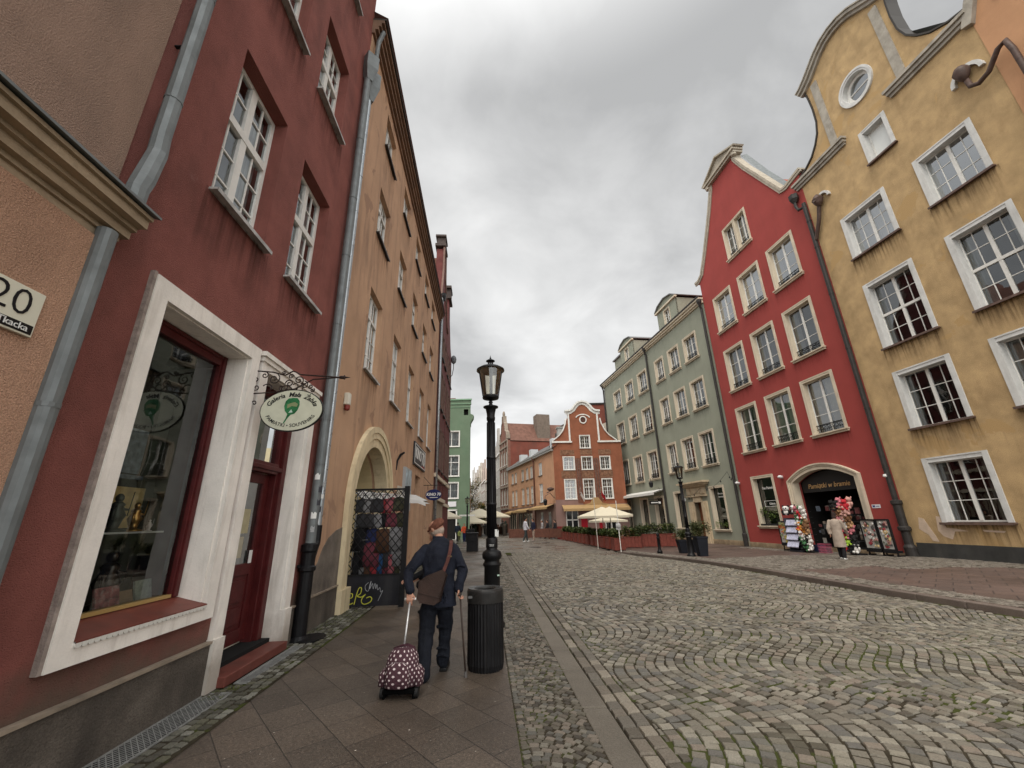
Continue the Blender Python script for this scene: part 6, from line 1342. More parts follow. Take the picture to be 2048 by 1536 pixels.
# plant tubs by the right lamp
def tub(loc,r0,r1,h,lab,seed,ph=.75,pr=.42):
    random.seed(seed); t=thing('plant_tub',lab,'plant tub',loc,0,'dark plant tubs by the green house door'); c=Vector((0,0,0)); b=MB()
    b.lathe((0,0,0),[(r0*1.41,0),(r1*1.41,h-.08),(r1*1.5,h-.08),(r1*1.5,h),(r1*1.3,h),(r1*1.3,h-.1)],4); bo_=b.build('tub',mat('black_blue_tub',(.010,.012,.018),.7,spec=.25,var=.2,vs=3),t); bo_.rotation_euler=(0,0,math.pi/4)
    s=MB()
    for k in range(14):
        a=random.random()*6.28; rr=random.uniform(.05,pr); q=[(0,0,h-.1),(rr*.5*math.cos(a),rr*.5*math.sin(a),h+ph*.5),(rr*math.cos(a),rr*math.sin(a),h+ph*random.uniform(.6,1))]; s.tube(q,.006,4)
    s.build('stems',mat('stem',(.06,.06,.02),.8),t); s=MB()
    for k in range(9): s.leaves((random.uniform(-pr,pr)*.7,random.uniform(-pr,pr)*.6,h+ph*random.uniform(.25,.8)),(pr*.5,pr*.5,ph*.28),110,.05)
    s.build('foliage',mat('olive_leaves',(.07,.09,.025),.6,island=.5,island_col=[(.05,.07,.02),(.08,.10,.03),(.11,.12,.04),(.04,.05,.02)]),t)
tub((8.22,19.5,GZ(8.2,19.5)),.17,.24,.82,'tapered black tub with olive shrub right of the street lamp',1,.75,.42); tub((8.35,22.0,GZ(7.4,21.6)),.17,.23,.62,'wider dark tub with foliage behind the street lamp',2,.5,.4); tub((9.1,22.2,GZ(8,21.6)),.15,.2,.6,'dark tub between the lamp and the door portal',3,.8,.4)
# trees of the side street
def tree(loc,h,r,lab,m,seed,n=22):
    random.seed(seed); t=thing('autumn_tree',lab,'tree',loc,0,'autumn trees in the side street')
    MB().tube([(0,0,0),(.1,0,h*.3),(-.05,.1,h*.55),(.1,0,h*.85)],[.22,.18,.13,.05],8).tube([(0,0,h*.4),(r*.5,0,h*.65)],[.1,.04],6).tube([(0,0,h*.45),(-r*.5,.2,h*.7)],[.1,.04],6).build('trunk',mat('bark',(.07,.05,.035),.9),t)
    s=MB()
    for k in range(n):
        a=random.random()*6.28; rr=r*random.random()**.5*.8; z=h*random.uniform(.35,.92); s.leaves((rr*math.cos(a),rr*math.sin(a),z),(r*.3,r*.3,h*.09),150,.13)
    s.build('crown',m,t)
AUT=mat('autumn_leaves',(.16,.13,.03),.7,island=.5,island_col=[(.05,.07,.015),(.10,.10,.02),(.22,.15,.03),(.30,.17,.03),(.07,.09,.02)])
tree((-7.0,62,-.2),8.8,2.2,'yellowing tree just beyond the leaf green house',AUT,1); tree((-8.8,78,-.2),9.5,2.6,'second yellowing tree farther along the side street',AUT,2); tree((-5.6,70,-.2),5,1.3,'low bushy autumn tree in front of the others',AUT,3)
# ================================================================ souvenir displays in front of the crimson house
RZR=rotR(HR)
def rr(x,y,z=None):
    p=Matrix.Rotation(RZR,4,'Z')@Vector((x,y,0)); X,Y=PR[0]+p.x,PR[1]+p.y; return (X,Y,GZ(X,Y)+.012 if z is None else z)
def R0(x,y): return rr(x,y)[2]
random.seed(12)
def board(x0,x1,y,z0,z1,lab,kind,seed):
    random.seed(seed); t=thing('display_board',lab,'display board',rr((x0+x1)/2,y),RZR); w=x1-x0; g=R0((x0+x1)/2,y)
    z0-=g; z1-=g
    b=MB().box(-w/2,w/2,0,.03,z0,z1); b.build('panel',mat('pale_felt_panel',(.42,.41,.38),.9,var=.15,vs=4),t)
    b=MB().box(-w/2-.02,-w/2+.02,-.03,.05,z0,z1).box(w/2-.02,w/2+.02,-.03,.05,z0,z1).box(-w/2,w/2,-.03,.05,z1-.02,z1+.03).box(-w/2,w/2,-.03,.05,z0-.03,z0+.02).box(-w/2,-w/2+.04,.0,.3,0,.05).box(w/2-.04,w/2,0,.3,0,.05).box(-w/2,-w/2+.04,.02,.06,0,z0).box(w/2-.04,w/2,.02,.06,0,z0); b.box(-w/2,w/2,-.05,.25,z0-.12,z0-.03); b.build('frame',IRON,t)
    cols={'magnets':[(.6,.58,.55),(.3,.05,.06),(.08,.07,.07),(.45,.25,.22),(.12,.14,.10),(.55,.40,.2)],'prints':[(.55,.12,.05),(.5,.42,.12),(.5,.48,.42),(.25,.28,.14),(.6,.35,.12)]}[kind]
    for ci,c in enumerate(cols):
        b=MB()
        for k in range(6 if kind=='magnets' else 4):
            x=random.uniform(-w/2+.08,w/2-.08); z=random.uniform(z0+.08,z1-.10); s=random.uniform(.03,.065) if kind=='magnets' else random.uniform(.05,.10)
            if kind=='magnets' and k%2: b.lathe((0,0,0),[(0,0),(s,0)],3) if False else b.ell((x,-.02,z),s*.8,.018,s,8,5)
            else: b.obox((x,-.015,z),(s,0,.01*k),(0,.012,0),(-.01*k,0,s*.8))
        b.build('souvenir_print' if kind=='prints' else 'magnet_cluster',mat('souvenir_c%d%d'%(ci,len(cols)),c,.6),t)
    return t
board(-5.70,-5.15,-.85,.22,1.22,'tall framed board of orange and yellow prints at the left of the souvenir arch','prints',1)
board(-1.22,-.60,-.75,.22,1.28,'framed board of dangling magnets beside the plush stand, left panel','magnets',2); board(-.52,-.05,-.75,.22,1.28,'framed board of magnets nearest the black downpipe, right panel','magnets',3)
tr=thing('towel_rack','four tier rack of blue and white printed towels left of the souvenir arch','display rack',rr(-4.6,-.85),RZR)
b=MB().box(-.42,-.39,-.2,.2,0,1.5).box(.39,.42,-.2,.2,0,1.5).box(-.42,.42,.17,.2,.05,1.5).box(-.42,.42,-.22,.2,0,.06); b.build('frame',mat('dark_rack',(.05,.055,.07),.6),tr)
BW=mat('blue_white_print',(.52,.53,.66),.8,var=.25,vs=9,dirt=.85,dcol=(.10,.11,.30),ds=(9,9,9))
for k in range(4):
    z=1.40-.32*k; MB().add([(-.36,-.22-.05*k,z-.22),(.36,-.22-.05*k,z-.22),(.36,-.10-.05*k,z+.02),(-.36,-.10-.05*k,z+.02),(.36,.1,z+.02),(-.36,.1,z+.02),(.36,-.2-.05*k,z-.26),(-.36,-.2-.05*k,z-.26)],[(0,1,2,3),(3,2,4,5),(0,1,6,7)]).build('printed_towel',BW,tr)
PW=mat('white_plush',(.72,.71,.68),.95,bump=.6,bs=50); PK=mat('black_plush',(.015,.015,.015),.95,bump=.6,bs=50)
def panda(x,y,z,rz,lab):
    t=thing('plush_panda',lab,'plush toy',rr(x,y,z),RZR+rz,'plush pandas on the towel rack')
    MB().ell((0,0,.12),.15,.13,.13,14,8).ell((0,-.03,.30),.15,.13,.13,14,8).build('body',PW,t,smooth=True)
    b=MB()
    for k in (-1,1): b.ell((k*.12,0,.42),.05,.03,.05,8,6).ell((k*.055,-.145,.32),.032,.02,.04,8,6).ell((k*.15,-.06,.14),.06,.07,.10,8,6).ell((k*.10,-.12,.04),.06,.08,.05,8,6)
    b.ell((0,-.165,.27),.02,.015,.015,6,4); b.build('patches',PK,t,smooth=True)
panda(-4.95,-.85,1.52,.5,'white and black plush panda at the left end of the towel rack top'); panda(-4.42,-.85,1.55,-.3,'white and black plush panda at the right end of the towel rack top')
b=MB().box(-.22,.22,-.15,.15,0,.0)
def plush(loc,rz,s,cname,c,lab,grp,hat=None):
    key=('plush',cname)
    if key not in meshes:
        b=MB().ell((0,0,.0),.09,.08,.10,10,7).ell((0,-.02,.14),.075,.07,.07,10,7)
        for k in (-1,1): b.ell((k*.055,0,.205),.022,.015,.03,7,5).ell((k*.095,-.03,.03),.035,.035,.055,7,5).ell((k*.06,-.06,-.09),.04,.05,.04,7,5)
        b.ell((0,-.085,.13),.03,.025,.022,7,5)
        meshes[key]=b.mesh('plush_toy',mat('plush_'+cname,c,.95,bump=.5,bs=60),True)
    o=bpy.data.objects.new('plush_toy',meshes[key]); COL.objects.link(o); o.location=loc; o.rotation_euler=(random.uniform(-.3,.3),random.uniform(-.4,.4),RZR+rz); o.scale=(s,)*3
    return tag(o,lab,'plush toy',grp)
PCOL={'pink':(.50,.17,.20),'tan':(.45,.27,.14),'red':(.45,.03,.04),'white':(.7,.68,.64),'brown':(.16,.08,.04),'lime':(.35,.55,.06),'green':(.06,.16,.07),'black':(.02,.02,.02),'orange':(.6,.25,.05),'blush':(.50,.28,.24)}
def stand(x,y,h,w,seed,seq,side,pos):
    random.seed(seed); t=thing('plush_stand','revolving wire stand hung with plush toys at the %s of the souvenir arch'%side,'display stand',rr(x,y),RZR)
    b=MB().tube([(0,0,0),(0,0,h)],.02,8).lathe((0,0,0),[(.28,0),(.28,.04),(.03,.06)],14)
    for z in [.25+.25*k for k in range(int(h/.25))]: b.tube([(w*math.cos(a),w*math.sin(a),z) for a in [k*math.pi/8 for k in range(17)]],.006,4); b.tube([(-w,0,z),(w,0,z)],.006,4)
    b.build('frame',IRON,t); g=rr(x,y)[2]
    cnt={}; lv=['lowest','second','third','fourth','fifth','sixth','seventh','top']
    n=len(seq)
    for i,row in enumerate(seq):
        z=g+.22+(h-.2)*i/(n-1)
        for j,cn in enumerate(row):
            xx=x+(-w+2*w*(j+.5)/len(row)); p=rr(xx,y-w*.75+random.uniform(-.03,.03),z+random.uniform(-.03,.03))
            plush(p,random.uniform(-.5,.5),random.uniform(1.0,1.35),cn,PCOL[cn],'%s plush toy, %s from the left in the %s tier of the %s stand'%(cn,ordn[j],lv[i] if i<n-1 else 'top',side),'plush toys on the %s stand'%side)
stand(-3.85,-.85,1.75,.27,5,[['black','green','white'],['green','black','white'],['white','black'],['red','orange','tan'],['orange','tan','brown'],['white','green','tan'],['green','red','white'],['pink','green','white']],'left',0)
stand(-1.55,-.85,1.85,.34,6,[['red','black','white'],['red','lime','black'],['red','pink','black'],['pink','black','pink'],['blush','white','tan'],['pink','blush','brown'],['brown','tan','blush'],['black','pink','red']],'right',0)
for i,(x,cn,l) in enumerate(((-1.75,'pink','large pink flop-eared plush toy on top of the right stand'),(-1.30,'blush','large blush plush toy at the top right of the right stand'),(-2.05,'black','black and white soft toy at the top left of the right stand'))):
    plush(rr(x,-.95,1.88 if i<2 else 1.85),.2,1.45 if i<2 else 1.2,cn,PCOL[cn],l,'plush toys on the right stand')
bk=thing('basket','pink wire basket on the ground before the souvenir arch','basket',rr(-3.15,-.85),RZR); b=MB()
PKM=mat('pink_wire',(.45,.10,.16),.5)
for z in (0.01,.12,.24,.36): b.tube([(-.2,-.15,z),(.2,-.15,z),(.2,.15,z),(-.2,.15,z),(-.2,-.15,z)],.008,4)
for k in range(9): x=-.2+.05*k; b.tube([(x,-.15,.36),(x,-.15,0),(x,.15,0),(x,.15,.36)],.005,4)
b.build('wire_frame',PKM,bk); MB().box(-.17,.17,-.12,.12,.01,.22).build('contents',mat('mauve_goods',(.22,.10,.13),.8,var=.5,vs=14),bk)
cr=thing('crate','dark blue crate beside the pink basket','crate',rr(-3.6,-.7),RZR); MB().sheet([rect(-.2,.2,0,.3)],-.15,.3).build('body',mat('navy_crate',(.02,.03,.07),.5),cr); MB().box(-.22,.22,-.17,-.14,.25,.32).build('rim',mat('navy_crate'),cr)
# inside the arch: hanging goods in the gloom
it_=thing('goods_rack','dark rack of goods standing inside the souvenir arch','display rack',rr(-3.3,.95),RZR)
for k in range(54):
    x=random.uniform(-1.4,1.3); z=random.uniform(.2,1.9); gm=mat('dim_goods_%d'%(k%5),[(.05,.05,.05),(.26,.21,.17),(.15,.05,.05),(.09,.11,.14),(.34,.32,.29)][k%5],.8,var=.4,vs=14)
    MB().obox((x,random.uniform(-.6,.3),z),(random.uniform(.04,.1),0,0),(0,.03,0),(0,0,random.uniform(.05,.14))).build('hanging_goods',gm,it_)
MB().box(-1.5,1.4,.35,.4,0,2.2).box(-1.5,1.4,-.2,.35,0,.12).build('frame',ROOM,it_)
# ================================================================ people
SKIN=mat('skin',(.42,.22,.15),.55,var=.08,vs=9)
_fold=bpy.data.textures.new('cloth_folds','CLOUDS'); _fold.noise_scale=.11; _fold.noise_depth=1
def folds(o,st=.02):
    d=o.modifiers.new('folds','DISPLACE'); d.texture=_fold; d.strength=st; d.mid_level=.5; return o
def remesh(o,vox,sm=6):
    r=o.modifiers.new('remesh','REMESH'); r.mode='VOXEL'; r.voxel_size=vox; r.use_smooth_shade=True
    s=o.modifiers.new('smooth','SMOOTH'); s.factor=.5; s.iterations=sm; return o
def lim(b,pts,rs,seg=12):
    b.tube(pts,rs,seg)
    for p,r in zip(pts,rs): b.ell(p,r*.995,r*.995,r*.995,seg,8)
    return b
def ovals(b,secs,seg=18,ang=0):  # stacked elliptical sections (centre, rx, ry)
    vs=[];fs=[];n=len(secs); ca,sa=math.cos(ang),math.sin(ang)
    for c,rx,ry in secs:
        for k in range(seg): a=2*math.pi*k/seg; x,y=rx*math.cos(a),ry*math.sin(a); vs.append((c[0]+ca*x-sa*y,c[1]+sa*x+ca*y,c[2]))
    for i in range(n-1):
        for k in range(seg): a,d=i*seg+k,i*seg+(k+1)%seg; fs.append((a,d,d+seg,a+seg))
    fs+=[tuple(reversed(range(seg))),tuple(range((n-1)*seg,n*seg))]; return b.add(vs,fs)
def hand(b,w,d,sp,s=1.,curl=.6):
    """palm at w continuing along d, thumb side sp; five bent fingers of different lengths"""
    w,d,sp=Vector(w),Vector(d).normalized(),Vector(sp).normalized(); nrm=d.cross(sp).normalized()
    b.obox(w+d*.04*s,sp*.036*s,d*.045*s,nrm*.013*s); b.ell(w+d*.02*s,.022*s,.022*s,.026*s)
    for i,(o_,l) in enumerate(((.027,.066),(.010,.075),(-.009,.070),(-.027,.055))):
        p=w+d*.083*s+sp*o_*s; a=curl; q=[p]; dd=d.copy()
        for k in range(3):
            dd=(Matrix.Rotation(a*(.8+.1*i),3,sp)@dd).normalized(); q.append(q[-1]+dd*l*s*(.42,.33,.25)[k])
        b.tube(q,[.0095*s,.0088*s,.008*s,.0065*s],8); b.ell(q[-1],.0065*s,.0065*s,.0065*s,6,4)
    p=w+d*.025*s+sp*.032*s; q=[p,p+(sp*.8+d*.7).normalized()*.035*s,p+(sp*.8+d*.7).normalized()*.035*s+(d*.9+nrm*.3-sp*.2).normalized()*.03*s]; b.tube(q,[.012*s,.010*s,.008*s],8); b.ell(q[-1],.008*s,.008*s,.008*s,6,4)
def man():
    t=thing('person','elderly person seen from behind in navy jacket and brown flat cap, walking with a cane','person',(0,0,0))
    B=MB()
    # body: one continuous figure
    ovals(B,[((-.93,5.27,.76),.13,.10),((-.93,5.28,.90),.15,.105),((-.93,5.29,1.05),.145,.10),((-.93,5.31,1.20),.165,.105),((-.93,5.34,1.32),.15,.09),((-.93,5.37,1.38),.06,.06)])
    lim(B,[(-.935,5.37,1.33),(-.955,5.41,1.42),(-.985,5.44,1.50)],[.055,.052,.05])
    hc=Vector((-1.0,5.455,1.515)); fwd=Vector((-.86,.42,-.28)).normalized()
    rot=Vector((0,-1,0)).rotation_difference(fwd).to_matrix()
    B.ell(hc,.078,.098,.112,18,14,rot); B.ell(hc+fwd*.045+Vector((0,0,-.055)),.055,.05,.055,12,8,rot)
    B.ell(hc+fwd*.105+Vector((0,0,-.015)),.013,.022,.022,8,6,rot); side=fwd.cross(Vector((0,0,1))).normalized()
    for k in (-1,1): B.ell(hc+side*k*.078+Vector((0,0,-.01)),.012,.020,.032,8,6,rot)
    B.ell(hc+fwd*.093+Vector((0,0,-.058)),.024,.012,.010,8,5,rot); B.ell(hc+fwd*.085+Vector((0,0,-.09)),.028,.02,.02,8,5,rot)
    lim(B,[(-.77,5.34,1.30),(-.665,5.30,1.07),(-.672,5.22,.885)],[.044,.028,.026]); lim(B,[(-1.10,5.33,1.29),(-1.245,5.20,1.06),(-1.190,5.02,.87)],[.044,.028,.026])
    lim(B,[(-1.02,5.27,.80),(-1.04,5.25,.45),(-1.045,5.06,.10)],[.085,.055,.04]); lim(B,[(-.85,5.28,.80),(-.85,5.42,.46),(-.86,5.42,.09)],[.085,.055,.04])
    hand(B,(-.672,5.215,.875),(0,-.15,-1),(0,-1,0),.98,.75); hand(B,(-1.19,5.015,.865),(.03,-.25,-1),(1,0,0),.95,.55)
    o=B.build('body',SKIN,t); remesh(o,.0055,4)
    NAVY=mat('navy_wool_jacket',(.0085,.0105,.019),.85,var=.25,vs=7,bump=.7,bs=120,spec=.25); J=MB()
    ovals(J,[((-.905,5.26,.685),.205,.135),((-.91,5.26,.74),.20,.135),((-.915,5.27,.86),.195,.135),((-.92,5.28,.98),.19,.135),((-.925,5.30,1.12),.20,.14),((-.93,5.32,1.24),.205,.135),((-.93,5.34,1.31),.185,.12),((-.935,5.37,1.37),.12,.09),((-.94,5.39,1.41),.085,.08)])
    lim(J,[(-.78,5.34,1.285),(-.72,5.33,1.20),(-.645,5.30,1.05),(-.662,5.25,.95),(-.675,5.225,.865)],[.078,.072,.062,.056,.055])
    lim(J,[(-1.09,5.33,1.275),(-1.16,5.28,1.20),(-1.265,5.20,1.05),(-1.235,5.11,.96),(-1.195,5.03,.885)],[.078,.074,.063,.056,.055])
    ovals(J,[((-.955,5.40,1.385),.085,.078),((-.965,5.405,1.435),.072,.068)])
    for k in range(5): J.tube([(-1.02+.06*k,5.14-.01*k,.95-.03*k),(-.95+.04*k,5.13,.90-.02*k),(-.83,5.135,.93-.05*k)],.010,6)
    for z,x in ((1.0,-.655),(1.10,-.66),(.93,-.672)): J.tube([(x-.05,5.24,z),(x,5.225,z+.012),(x+.05,5.25,z)],.012,6)
    for z,x in ((1.0,-1.255),(1.10,-1.24)): J.tube([(x-.05,5.13,z),(x,5.10,z+.012),(x+.05,5.12,z)],.012,6)
    J.tube([(-.915,5.125,.69),(-.915,5.125,.9)],.007,5)
    jo=J.build('jacket',NAVY,t); remesh(jo,.007,3); folds(jo,.030)
    T=MB(); TR=mat('dark_navy_trousers',(.006,.0075,.0125),.85,var=.25,vs=8,bump=.6,bs=90,spec=.25)
    ovals(T,[((-.93,5.27,.66),.165,.115),((-.93,5.27,.76),.17,.12),((-.93,5.28,.88),.15,.11)])
    lim(T,[(-1.01,5.27,.74),(-1.03,5.26,.60),(-1.035,5.25,.45),(-1.03,5.17,.28),(-1.03,5.09,.12),(-1.03,5.08,.06)],[.104,.098,.088,.080,.080,.082]); lim(T,[(-.855,5.28,.74),(-.845,5.34,.60),(-.845,5.40,.45),(-.855,5.41,.28),(-.865,5.40,.13),(-.865,5.41,.10)],[.10,.092,.080,.073,.073,.074])
    for z in (.14,.2,.44): T.tube([(-1.10,5.05+.3*z,z),(-1.03,5.0+.38*z,z+.015),(-.96,5.05+.3*z,z-.01)],.013,6)
    for z in (.17,.24,.46): T.tube([(-.93,5.33,z),(-.865,5.315,z+.015),(-.80,5.33,z-.01)],.012,6)
    folds(remesh(T.build('trousers',TR,t),.007,3),.034)
    S_=mat('black_leather_shoe',(.010,.010,.010),.35)
    for (x,y,z,ti) in ((-1.03,5.10,.035,0),(-.862,5.43,.03,0)):
        b=MB().ell((x,y+.02,z+.02),.050,.075,.05,12,8).ell((x+.005,y+.13,z+.005),.048,.10,.038,12,8).box(x-.042,x+.045,y-.05,y+.20,.0,.022).box(x-.04,x+.04,y-.055,y+.02,0,.035); remesh(b.build('shoe',S_,t),.007,3)
    # flat cap and hair
    up=Vector((0,0,1)); tilt=Matrix.Rotation(-.30,3,side)@rot
    c=MB(); c.ell(hc+Vector((0,0,.055))+fwd*.01,.098,.118,.062,20,10,tilt); c.ell(hc+fwd*.085+Vector((0,0,.035)),.075,.065,.016,16,6,tilt); c.ell(hc+Vector((0,0,.035))-fwd*.02,.090,.104,.04,18,8,tilt)
    remesh(c.build('flat_cap',mat('brown_tweed',(.14,.055,.035),.9,var=.35,vs=40,bump=.6,bs=160),t),.006,3)
    h=MB(); h.ell(hc-fwd*.014+Vector((0,0,-.028)),.0815,.098,.066,16,9,rot); h.build('hair',mat('grey_hair',(.34,.27,.22),.8,var=.2,vs=60,bump=.6,bs=200),t,smooth=True)
    g=MB().tube([tuple(hc+side*.08+Vector((0,0,.0))),tuple(hc+side*.075+fwd*.09+Vector((0,0,.01)))],.003,5); g.build('glasses',IRON,t)
    bag=thing('shoulder_bag','brown leather messenger bag slung across the walking person back','bag',(0,0,0))
    LB=mat('brown_leather',(.040,.024,.019),.5,var=.35,vs=6,bump=.4,bs=50); b=MB()
    q=[(-1.115,.80),(-1.09,.755),(-.93,.735),(-.86,.765),(-.80,1.02),(-.84,1.075),(-1.02,1.02),(-1.10,.97)]
    b.prism(q,5.065,5.125); bo=b.build('body',LB,bag,bevel=.018)
    b=MB().prism([(-1.11,.86),(-.87,.80),(-.80,1.03),(-.84,1.085),(-1.02,1.03),(-1.105,.975)],5.053,5.064).build('flap',LB,bag,bevel=.006)
    b=MB(); pts=[(-.84,5.10,1.06),(-.80,5.135,1.17),(-.775,5.165,1.28),(-.775,5.22,1.362),(-.79,5.32,1.385),(-.83,5.44,1.34)]
    vs=[]; 
    for p in pts: vs+=[(p[0]-.021,p[1]-.004,p[2]-.004),(p[0]+.021,p[1]-.004,p[2]+.002),(p[0]+.021,p[1]+.006,p[2]+.002),(p[0]-.021,p[1]+.006,p[2])]
    fs=[(i*4+j,i*4+(j+1)%4,i*4+4+(j+1)%4,i*4+4+j) for i in range(len(pts)-1) for j in range(4)]; b.add(vs,fs).build('strap',mat('red_brown_strap',(.085,.028,.022),.6,var=.2,vs=10),bag); MB().box(-.80,-.755,5.145,5.155,1.21,1.225).build('buckle',mat('dull_brass',(.2,.15,.08),.4,metal=.8),bag)
    cn=thing('walking_cane','slim dark walking cane with a rubber tip held in the right hand','cane',(0,0,0))
    MB().tube([(-.655,5.19,.80),(-.618,5.19,.40),(-.585,5.19,.05)],[.0105,.010,.010],10).build('shaft',mat('dark_cane_wood',(.045,.032,.026),.35,var=.3,vs=10),cn,smooth=True)
    MB().tube([(-.655,5.14,.805),(-.660,5.18,.822),(-.660,5.25,.815),(-.658,5.27,.80)],.012,8).build('handle',mat('dark_cane_wood'),cn,smooth=True); MB().tube([(-.5855,5.19,.055),(-.582,5.19,0)],[.014,.017],10).build('ferrule',mat('grey_rubber',(.10,.095,.09),.7),cn)
    # trolley bag
    tb=thing('trolley_bag','wheeled purple trolley bag with white dots pulled behind the walking person','bag',(-1.165,4.74,0)); b=MB()
    m=bpy.data.materials.new('dotted_purple_fabric'); m.use_nodes=True; nt=m.node_tree; N=nt.nodes.new; L=nt.links.new; bs=nt.nodes['Principled BSDF']; bs.inputs['Roughness'].default_value=.8
    uv=N('ShaderNodeTexCoord'); mp=N('ShaderNodeMapping'); mp.inputs['Scale'].default_value=(1,1,1); L(uv.outputs['UV'],mp.inputs[0])
    def dots(off):
        a=N('ShaderNodeVectorMath'); a.operation='ADD'; L(mp.outputs[0],a.inputs[0]); a.inputs[1].default_value=(off,off,0); f=N('ShaderNodeVectorMath'); f.operation='FRACTION'; L(a.outputs[0],f.inputs[0])
        s=N('ShaderNodeVectorMath'); s.operation='SUBTRACT'; L(f.outputs[0],s.inputs[0]); s.inputs[1].default_value=(.5,.5,0); l=N('ShaderNodeVectorMath'); l.operation='LENGTH'; L(s.outputs[0],l.inputs[0]); c=N('ShaderNodeMath'); c.operation='LESS_THAN'; L(l.outputs['Value'],c.inputs[0]); c.inputs[1].default_value=.15; return c.outputs[0]
    mx=N('ShaderNodeMath'); mx.operation='MAXIMUM'; L(dots(0),mx.inputs[0]); L(dots(.5),mx.inputs[1]); cm=N('ShaderNodeMix'); cm.data_type='RGBA'; L(mx.outputs[0],cm.inputs[0]); cm.inputs[6].default_value=(.055,.017,.026,1); cm.inputs[7].default_value=(.66,.56,.55,1); L(cm.outputs[2],bs.inputs[0])
    tn=N('ShaderNodeTexNoise'); tn.inputs['Scale'].default_value=14; bp=N('ShaderNodeBump'); bp.inputs['Distance'].default_value=.02; bp.inputs['Strength'].default_value=.6; L(tn.outputs[0],bp.inputs['Height']); L(bp.outputs[0],bs.inputs['Normal'])
    def pouch(name,secs,seg=40,cell=.060,pw=2.6,parent=tb):
        vs=[];fs=[];uvs=[]; n=len(secs)
        for i,(c,rx,ry) in enumerate(secs):
            for k in range(seg):
                a=2*math.pi*k/seg; ca,sa=math.cos(a),math.sin(a); e=2/pw; vs.append((c[0]+rx*abs(ca)**e*(1 if ca>0 else -1)+random.uniform(-.002,.002),c[1]+ry*abs(sa)**e*(1 if sa>0 else -1)+random.uniform(-.002,.002),c[2]))
        for i in range(n-1):
            for k in range(seg):
                a,d=i*seg+k,i*seg+(k+1)%seg; fs.append((a,d,d+seg,a+seg)); 
        fs+=[tuple(reversed(range(seg))),tuple(range((n-1)*seg,n*seg))]
        o=MB().add(vs,fs).build(name,m,parent,smooth=True); me=o.data; ul=me.uv_layers.new(name='UVMap'); per=max(s[1]+s[2] for s in secs)*3.3; nd=round(per/cell)
        li=0
        for p in me.polygons:
            ks=[v for v in p.vertices]
            for j,v in enumerate(ks):
                i,k=divmod(v,seg)
                if len(ks)==4 and k==0 and any(w%seg==seg-1 for w in ks): k=seg
                ul.data[li].uv=(k/seg*nd,secs[i][0][2]/cell+ (0 if len(ks)==4 else .3)); li+=1
        return o
    random.seed(2)
    pouch('bag_body',[((0,.0,.09),.12,.09),((0,0,.10),.165,.125),((0,0,.20),.165,.13),((.0,.01,.30),.155,.125),((0,.015,.36),.135,.11),((0,.02,.40),.10,.08),((0,.02,.415),.04,.03)])
    pouch('front_pocket',[((-.01,-.13,.10),.08,.03),((-.01,-.13,.11),.115,.045),((-.01,-.13,.20),.115,.05),((-.01,-.125,.29),.10,.035),((-.01,-.12,.31),.05,.01)],30)
    pouch('side_pocket',[((-.17,.0,.09),.03,.06),((-.175,0,.10),.045,.085),((-.175,0,.19),.045,.08),((-.165,0,.23),.02,.05)],24); pouch('side_pocket',[((.17,.0,.09),.03,.06),((.175,0,.10),.04,.085),((.175,0,.20),.045,.08),((.16,0,.25),.02,.05)],24)
    MB().tube([(-.02,.10,.40),(.03,.05,.42),(.10,.03,.40),(.14,.0,.30),(.15,-.03,.22)],.014,8).tube([(-.10,.02,.395),(0,.0,.43),(.08,.02,.40)],.010,8).build('strap',mat('purple_strap',(.05,.018,.026),.8),tb,smooth=True)
    b=MB().box(-.155,.155,-.12,.14,.045,.085).box(-.16,-.13,-.10,.12,.0,.06).box(.13,.16,-.10,.12,0,.06); b.build('base_frame',mat('pit_black'),tb,bevel=.01)
    for x in (-.165,.165): w_=MB(); w_.tube([(x-.018,-.06,.045),(x+.018,-.06,.045)],.045,18); w_.build('wheel',mat('wheel_black',(.012,.012,.012),.5),tb)
    MB().tube([(-.010,.06,.38),(-.018,.27,.79)],.0115,10).build('handle_shaft',mat('silver_tube',(.62,.62,.62),.25,metal=.6),tb,smooth=True); MB().tube([(-.078,.275,.803),(.046,.275,.803)],.0125,10).build('handle_grip',mat('white_grip',(.7,.7,.68),.4),tb,smooth=True)
man()
_pc={}
